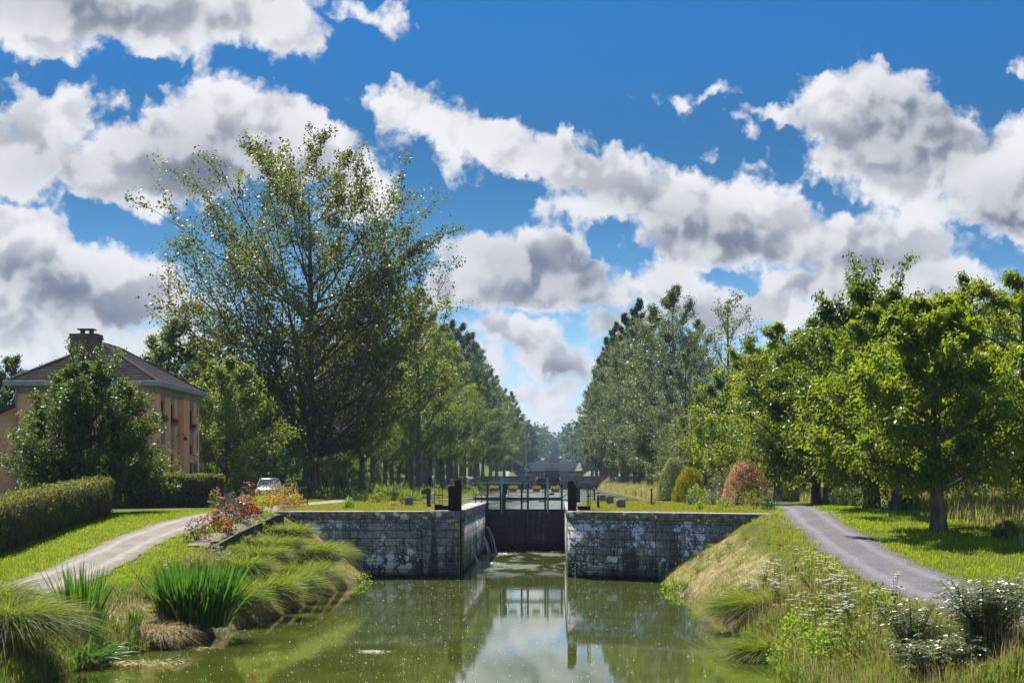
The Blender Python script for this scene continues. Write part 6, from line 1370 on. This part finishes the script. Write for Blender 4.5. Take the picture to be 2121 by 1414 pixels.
for k, (px, Y, w_, h) in enumerate(((795, 120, 1.6, 1.25), (822, 124, 1.8, 1.5), (850, 126, 1.8, 1.4), (872, 122, 1.5, 1.1), (838, 116, 1.3, .8))):
    sedge(('tall leafy weeds left in the wild strip behind the lawn', 'tallest leafy weeds in the wild strip behind the lawn', 'leafy weeds in the wild strip behind the round bollard', 'leafy weeds in the wild strip left of the winding post', 'low weeds in front of the wild strip behind the lawn')[k], px, Y, w_ / 2, h, 900, 450 + k, 'herb', 'weed_clump', .03, .35, .35, cat='weeds')
for k, (px, Y, w_, h) in enumerate(((893, 128, 1.8, 1.0), (915, 140, 2.2, 1.1), (938, 150, 2.2, 1.2), (905, 165, 2.6, 1.4), (925, 180, 2.6, 1.4), (950, 190, 2.4, 1.5), (965, 215, 2.6, 1.5))): sedge('tall bank grass clump left of the upper reach', px, Y, w_ / 2, h * 1.2, 700, 460 + k, 'sedge', 'bank_grass', .035, .4, .5, cat='grass clump', group='tall grass clumps left of the upper reach')
# the shrub border, right
shrub('conifer_shrub', 'pale grey green egg shaped conifer in the right border', 1395, 109, 2.05, 2.55, 'bush_pale', 14000, .095, 470, lw=.5, lump=.07, inner=.45)
shrub('golden_shrub', 'golden green rounded shrub beside the pale conifer', 1428, 104, 1.95, 1.95, 'bush_gold', 10000, .09, 471, lw=.5, lump=.12, inner=.4, axis_up=.9)
shrub('flower_shrub', 'yellow green flowering shrub below the golden shrub', 1441, 98, 1.1, .95, 'bush_lime', 700, .08, 472, 'shrub', (('white_petal', 24, .035, .1, 1),), lump=.3); shrub('grey_shrub', 'low grey santolina shrub at the left of the border', 1429, 94, .75, .55, 'bush_grey', 700, .05, 473); shrub('purple_shrub', 'dark purple leaved rounded shrub in the right border', 1476, 99, 1.25, 1.15, 'bush_purple', 1300, .07, 474)
shrub('grey_shrub', 'grey green mound in front of the purple shrub', 1478, 92, .95, .70, 'bush_grey', 1000, .05, 475); shrub('lime_shrub', 'small bright green shrub on the lawn before the right border', 1449, 79.5, .42, .36, 'bush_lime', 330, .07, 476)
shrub('red_shrub', 'large rounded shrub with reddish young leaves in the right border', 1543, 92, 2.45, 2.20, 'bush_red', 7500, .10, 477, lump=.14, inner=.15); shrub('green_shrub', 'dark green shrub inside the reddish one near the ground', 1556, 90.8, 1.7, 1.15, 'bush_dark', 1600, .09, 478); shrub('red_shrub', 'small reddish pink shrub at the left foot of the large one', 1506, 89, .75, .95, 'bush_red', 520, .08, 479)
shrub('grey_shrub', 'blue grey rounded shrub at the right end of the border', 1592, 89, 1.05, 1.0, 'bush_grey', 1500, .055, 480); shrub('bronze_shrub', 'spiky olive shrub on the coping at the right end of the border', 1563, 81.5, 1.45, .80, 'bush_gold', 500, .11, 481, lw=.25, lump=.3); shrub('bronze_shrub', 'green and bronze low plant at the very end of the right coping', 1593, 78, .75, .48, 'bush_dark', 420, .08, 482); shrub('flower_shrub', 'low leafy plant between the grey mound and the reddish shrub', 1500, 84.5, .9, .50, 'bush_lime', 420, .08, 483)
shrub('dry_plant', 'dry pinkish plant tuft around the black rounded post', 1351, 95, 1.1, .55, 'straw', 420, .08, 484, 'plant', lump=.3); shrub('stonecrop', 'small patch of yellow ground flowers on the right lawn', 1326, 93, .75, .10, 'bush_gold', 220, .05, 485, 'flowers')
# shrubs at the trunks' feet and the meadow edge, right
for k, (px, Y, w_, h, mt) in enumerate(((1752, 84, 1.5, 1.3, 'bush_dark'), (1810, 74, 1.6, 1.2, 'bush_dark'), (1875, 72, 1.2, .9, 'bush_dark'), (2015, 68, 1.5, 1.5, 'bush_pale'), (2095, 66, 1.4, 1.2, 'chestnut'), (2085, 57.5, .9, .45, 'herb'), (1640, 104, 1.8, 1.5, 'bush_dark'))):
    shrub('wild_shrub', ('dark wild shrub between the two pairs of trunks', 'dark shrub round the thick shaded trunk', 'low dark shrub right of the forked trunk', 'silvery leaved bush at the meadow edge behind the nearest tree', 'bright leafy bush at the right photo edge by the meadow', 'low leafy bramble at the meadow edge on the far right', 'dark shrub behind the right end of the border')[k], px, Y, w_, h, mt, 1500, .10, 490 + k, lump=.25)

# ---- the right bank in front: umbels, herbs, bright bush, elder
def umbel_plant(rg, h, nst):
    st, HD, LC = [], [], []
    for i in range(nst):
        a = rg.uniform(0, 6.28); d = np.array([math.cos(a), math.sin(a), 0]) * rg.uniform(.05, .35); e = d * h + [0, 0, h * rg.uniform(.7, 1.1)]; P_ = bez(np.zeros(3), np.array([0, 0, h * .5]), e, 5); st.append((P_, np.linspace(.006, .003, 5), 3))
        r = rg.uniform(.045, .085); V2, F2 = [], []
        for k in range(rg.integers(9, 16)):
            t = rg.uniform(0, 6.28); q = r * math.sqrt(rg.uniform(0, 1)); c = e + [math.cos(t) * q, math.sin(t) * q, .02 - q * .25]; s = rg.uniform(.012, .022); k0 = len(V2)
            for z in range(5): V2.append(c + [math.cos(z * 1.257) * s, math.sin(z * 1.257) * s, rg.normal(0, .004)])
            F2.append(tuple(range(k0, k0 + 5)))
        HD.append((np.array(V2), np.array(F2)))
        for k in range(7): LC.append(P_[0] + (P_[-1] - P_[0]) * rg.uniform(.05, .75) + rg.normal(0, .06, 3))
    C = np.array(LC); n = len(C); lv = leaves_np(C, rg.normal(0, 1, (n, 3)) + [0, 0, .4], rg.normal(0, 1, (n, 3)), rg.uniform(.06, .14, n), rg.uniform(.02, .04, n)); return tubes_np(st), lv, HD
ums = []
rg = rng_of(500)
for v in range(3):
    t = thing('umbel_plant', 'white flowering umbel plant on the near right bank', 'wild flower', (5.6, 46 - v, 0), 0, 'white umbel plants on the right bank'); st, lv, hd = umbel_plant(rg, .85, 9)
    link('stems', mesh_np('stems', *st), M['herb'], t); link('leaves', mesh_np('leaves', *lv), M['herb'], t); [link('flower_head', mesh_np('flower_head', *h_), M['white_petal'], t) for h_ in hd]; ums.append(t)
first = [True] * 3
def put_umbel(x, y, s, k):
    z = gz(x, y) - .03
    if first[k]: first[k] = False; ums[k].location = (x, y, z); ums[k].scale = (s, s, s); ums[k]['label'] = lab_u
    else: dup(ums[k], (x, y, z), rg.uniform(0, 6), s, lab_u)
lab_u = 'white flowering umbel plant on the near right bank'
for k in range(48):
    Y = rg.uniform(36, 52); x = rg.uniform(5.5, 7.2) if Y > 40 else rg.uniform(5.4, 7.6); put_umbel(x, Y, rg.uniform(.75, 1.1), k % 3)
lab_u = 'pale umbel plant on the left bank above the iris clump'
for k in range(14): dup(ums[k % 3], (lambda x, y: (x, y, gz(x, y) - .03))(rg.uniform(-10.9, -9.6), rg.uniform(47, 55)), rg.uniform(0, 6), rg.uniform(.45, .7), lab_u, 'pale umbels on the left bank')
for k, (x, Y, w_, h, mt, n, lf_) in enumerate(((5.35, 38.2, 1.3, 1.0, 'bush_lime', 1500, .075), (5.5, 36.0, 1.2, .85, 'bush_lime', 1200, .075), (6.2, 40.5, 1.2, .85, 'herb', 900, .08), (6.9, 38.0, 1.3, .75, 'herb', 900, .08), (6.0, 34.5, 1.4, .8, 'herb', 900, .08), (5.2, 42.5, .9, .6, 'herb', 600, .07), (7.3, 42.0, 1.2, .55, 'herb', 600, .07), (6.8, 45.5, 1.2, .55, 'herb', 600, .07))):
    shrub('bank_herb', ('bright yellow green bush at the right water edge near the bottom', 'lower bright green bush at the bottom edge of the photo', 'green herb thicket among the white umbels', 'green herb thicket beside the elder', 'green herbs at the bottom edge left of the elder', 'low green herbs behind the bright bush by the water', 'low herbs along the edge of the grey path', 'herbs behind the big round sedge tussock')[k], x * FPX / Y + VPX, Y, w_, h, mt, n, lf_, 510 + k, 'plant', lump=.35, inner=.6)
shrub('water_plant', 'bright green leafy plant in the water at the right bank foot', 1392, 66, .95, .62, 'bush_lime', 520, .10, 520, 'plant', lump=.35, dz=.0); shrub('water_plant', 'lower leafy water plant in front of the right bank foot', 1412, 61.5, 1.0, .42, 'bush_pale', 420, .09, 521, 'plant', lump=.35); shrub('water_plant', 'small leafy plant at the water line left of the sedge row', 745, 71, .9, .35, 'bush_lime', 200, .08, 522, 'plant', lump=.4)
# the elder in the corner: stems with pinnate leaves
def elder(label, x, Y, h, wd_, seed, nst=16):
    rg = rng_of(seed); st, CC, AA, NN, LL = [], [], [], [], []
    for i in range(nst):
        a = rg.uniform(0, 6.28); e = np.array([math.cos(a) * wd_ * rg.uniform(.2, 1), math.sin(a) * wd_ * rg.uniform(.2, 1) * .8, h * rg.uniform(.6, 1.08)]); P_ = bez(np.array([rg.normal(0, .1), rg.normal(0, .1), -.1]), e * [.35, .35, .6], e, 7); st.append((P_, np.linspace(.014, .004, 7), 4))
        for k in range(15):
            s = .22 + .78 * k / 14; p0 = np.array([np.interp(s, np.linspace(0, 1, 7), P_[:, q]) for q in range(3)]); az_ = rg.uniform(0, 6.28); d = unit(np.array([math.cos(az_), math.sin(az_), rg.uniform(-.1, .6)])); ln = rg.uniform(.16, .30); sd = unit(np.cross(d, [0, 0, 1])); up_ = np.cross(sd, d); st.append((np.stack([p0, p0 + d * ln * .5, p0 + d * ln + [0, 0, -.05]]), [.004, .003, .002], 3))
            for q in range(7):
                f = 1.0 if q == 6 else (.3 + .3 * (q // 2)); sg = 0 if q == 6 else (1 if q % 2 else -1); dd = unit(d * (.55 if sg else 1) + sd * sg + [0, 0, -.25]); l = rg.uniform(.07, .115); CC.append(p0 + d * ln * f + [0, 0, -.05 * f * f] + dd * l * .5); AA.append(dd); NN.append(unit(up_ + rg.normal(0, .3, 3))); LL.append(l)
    L = np.array(LL); V, F = leaves_np(np.array(CC), np.array(AA), np.array(NN), L, L * .36); t = thing('elder_bush', label, 'shrub', (x, Y, gz(x, Y)), 0); link('foliage', mesh_np('foliage', V, F), M['elder'], t); link('stems', mesh_np('stems', *tubes_np(st)), M['bark_dark'], t); return t
elder('glossy elder bush in the lower right corner', 7.35, 30.0, 1.2, 1.15, 530, 52); elder('elder stems with reddish tips left of the corner bush', 6.5, 32.0, 1.15, .75, 531, 24); elder('low elder growth at the bottom photo edge', 6.35, 29.2, .70, .85, 532, 36); elder('elder branch rising at the right photo edge', 8.1, 31.8, 1.15, .8, 533, 24)

# ------------------------------------------------------------------ grass
def on_path(x, y):
    pl = np.interp(y, [21, 33, 43, 50, 57, 62, 67, 74, 82, 90, 97, 108, 122], [-12.7, -13.0, -13.3, -13.5, -13.7, -13.5, -13.1, -13.1, -14.0, -14.2, -13.7, -13.6, -14.6]); pr = np.interp(y, [21, 33, 41, 47, 52, 57, 62, 67, 73, 82, 100], [10.3, 10.05, 9.75, 9.4, 9.3, 9.3, 9.3, 9.7, 10.4, 11.3, 11.5])
    return (np.abs(x - pl) < .86 + .16 * np.sin(y * 3.1) * np.sin(y * 1.3 + x)) | (np.abs(x - pr) < np.interp(y, [33, 43, 51, 61], [1.35, 1.25, 1.0, .88]) + .16 * np.sin(y * 2.7) * np.sin(y * 1.1 - x))
def grass(name, label, n, box, h, width, mat, seed, keep=None, lean=.5, clump=0.0, segs=2):
    rg = rng_of(seed); x = rg.uniform(box[0], box[1], n); y = rg.uniform(box[2], box[3], n); ok = ~on_path(x, y)
    if keep is not None: ok &= keep(x, y, rg)
    x, y = x[ok], y[ok]; n = len(x); z = ground(x, y) - .01
    if clump: hf = 1 + clump * np.sin(x * 2.3 + np.sin(y * 1.7) * 2) * np.sin(y * 1.1 + x * .6)
    else: hf = 1
    hh = h * rg.uniform(.5, 1.3, n) * hf; a = rg.uniform(0, 6.28, n); d = np.stack([np.cos(a), np.sin(a), 0 * a], 1); sd = np.stack([-np.sin(a), np.cos(a), 0 * a], 1) ; B = np.stack([x, y, z], 1)
    le = np.abs(rg.normal(0, lean, n)); W = (width * rg.uniform(.7, 1.3, n))[:, None]
    m_ = B + d * (le * hh * .35)[:, None] + np.array([0, 0, 1]) * (hh * .6)[:, None]; tp = B + d * (le * hh)[:, None] + np.array([0, 0, 1]) * (hh * np.clip(1.05 - .35 * le, .3, 1))[:, None]
    V = np.stack([B - sd * W * .5, B + sd * W * .5, m_ + sd * W * .4, m_ - sd * W * .4, tp], 1).reshape(-1, 3); i = np.arange(n) * 5
    return tag(link(name, mesh_np(name, V, [np.stack([i, i + 1, i + 2, i + 3], 1), np.stack([i + 3, i + 2, i + 4], 1)]), M[mat]), label, 'grass', kind='stuff')
bankL = lambda x, y: (np.interp(y, *_xl) - x) / np.interp(y, *_bwl); bankR = lambda x, y: (x - np.interp(y, *_xr)) / np.interp(y, *_bwr)
grass('lawn_grass', 'short grass of the left verge beside the gravel path', 70000, (-17.4, -10.6, 36, 74.2), .085, .016, 'lawn', 601, lambda x, y, r: bankL(x, y) > .98 - .25 * r.uniform(0, 1, len(x)))
grass('lawn_grass', 'short lawn on the left lockside', 42000, (-16.5, -5.3, 76.3, 118), .07, .020, 'lawn_dry', 602)
grass('lawn_grass', 'short lawn on the right lockside', 42000, (1.5, 10.2, 69.8, 118), .07, .020, 'lawn_dry', 603, lambda x, y, r: y > wall_front(x) + 1.2)
grass('lawn_grass', 'sunlit grass of the right verge under the chestnuts', 90000, (7.2, 19, 38, 84), .10, .018, 'lawn', 604, lambda x, y, r: (bankR(x, y) > .93 - .3 * r.uniform(0, 1, len(x))) & ((y < wall_front(x) - .1) | (x > 9.6)), clump=.35)
grass('bank_grass_cover', 'mown yellowing grass on the right canal bank', 26000, (4.4, 8.4, 34, 74), .07, .014, 'straw', 605, lambda x, y, r: (bankR(x, y) > .02) & (bankR(x, y) < 1.05) & (y < wall_front(x)), lean=.9, clump=.8)
grass('bank_grass_cover', 'mown yellowing grass on the left canal bank', 24000, (-12.2, -8.0, 36, 74), .07, .014, 'straw', 606, lambda x, y, r: (bankL(x, y) > .02) & (bankL(x, y) < 1.05), lean=.9, clump=.8)
grass('bank_green_grass', 'patchy green grass on both canal banks', 90000, (-12.2, 8.2, 36, 73.5), .13, .014, 'sedge', 607, lambda x, y, r: (((bankL(x, y) > .1) & (bankL(x, y) < 1.1)) | ((bankR(x, y) > .05) & (bankR(x, y) < 1.1))) & (np.sin(x * 2.1 + y * .5) + np.sin(y * .9 - x * 1.3) + r.normal(0, .6, len(x)) > -.2), lean=.7, clump=.6)
grass('wild_grass', 'overgrown herbs and grass on the near right bank', 40000, (4.7, 8.6, 26, 47), .34, .016, 'herb', 608, lambda x, y, r: (bankR(x, y) > .0) & (bankR(x, y) < np.interp(y, [30, 36, 40, 47], [1.15, 1.0, .85, .7])), lean=.8, clump=.5)
grass('wild_grass', 'overgrown herbs and grass on the near left bank', 14000, (-13, -10, 32, 42.5), .30, .016, 'herb', 609, lambda x, y, r: (bankL(x, y) > .0) & (x > -12.3), lean=.8, clump=.5)
grass('meadow_grass', 'tall pale seeding meadow grass beyond the right trees', 64000, (14.2, 34, 50, 112), .62, .022, 'meadow', 610, lambda x, y, r: x > 14.6 + np.clip((60 - y) * .05, -1.0, 2) + r.normal(0, .4, len(x)), lean=.6, clump=.4)
grass('meadow_grass', 'tall pale grass on the right bank of the upper reach', 80000, (3.5, 19, 113, 330), .75, .04, 'meadow', 611, lambda x, y, r: (x > 8.4 + np.clip((125 - y) * .15, -.6, 2)) , lean=.75, clump=.4)
grass('wild_grass', 'wild grass along the left bank of the upper reach', 42000, (-15.5, -10.5, 116, 330), .55, .05, 'herb', 612, lambda x, y, r: (x < -12.3), lean=.5, clump=.5)
grass('meadow_grass', 'sunlit undergrowth grass behind the left avenue', 30000, (-60, -17.5, 112, 330), .6, .07, 'herb', 613, None, lean=.5, clump=.5)

rg = rng_of(700); tf = None      # ragged tufts breaking the mown banks
for k in range(60):
    right = k % 2 == 0; Y = rg.uniform(44, 71); u = rg.uniform(.05, .95)
    x = float(np.interp(Y, *_xr)) + u * 3.0 if right else float(np.interp(Y, *_xl)) - u * 2.6
    if right and Y > wall_front(x) - .6: continue
    if tf is None:
        V, F = blades(rg, 170, .16, .34, .014, .7, .5); tf = thing('grass_tuft', 'small ragged grass tuft on the mown canal banks', 'grass clump', (x, Y, gz(x, Y)), 0, 'grass tufts on the mown banks'); link('blades', mesh_np('blades', V, F), M['sedge'], tf)
    else: dup(tf, (x, Y, gz(x, Y) - .02), rg.uniform(0, 6), rg.uniform(.5, 1.3))

grass('dry_stems', 'brown dry stems and seed heads among the herbs of the near right bank', 9000, (4.7, 8.9, 27, 50), .55, .014, 'straw', 620, lambda x, y, r: (bankR(x, y) > .05) & (bankR(x, y) < np.interp(y, [32, 40, 50], [1.1, .85, .7])), lean=.45, clump=.6)
grass('dry_stems', 'brown dry stems on the near left bank', 4000, (-13, -9.5, 33, 56), .40, .014, 'straw', 621, lambda x, y, r: (bankL(x, y) > .05) & (bankL(x, y) < .9), lean=.6, clump=.6)

# ------------------------------------------------------------------ the air of the valley
m, gg, out = material('haze'); v = gg.n('ShaderNodeVolumePrincipled'); v.inputs['Color'].default_value = (.50, .68, 1.0, 1); v.inputs['Density'].default_value = .00014; v.inputs['Anisotropy'].default_value = 0.0
gg.put(out.inputs[1], v.outputs[0])
tag(MB().box(-6200, 6200, -420, 8200, -3.2, 78).build('haze', m), 'pale blue summer haze filling the valley air', None, kind='stuff')
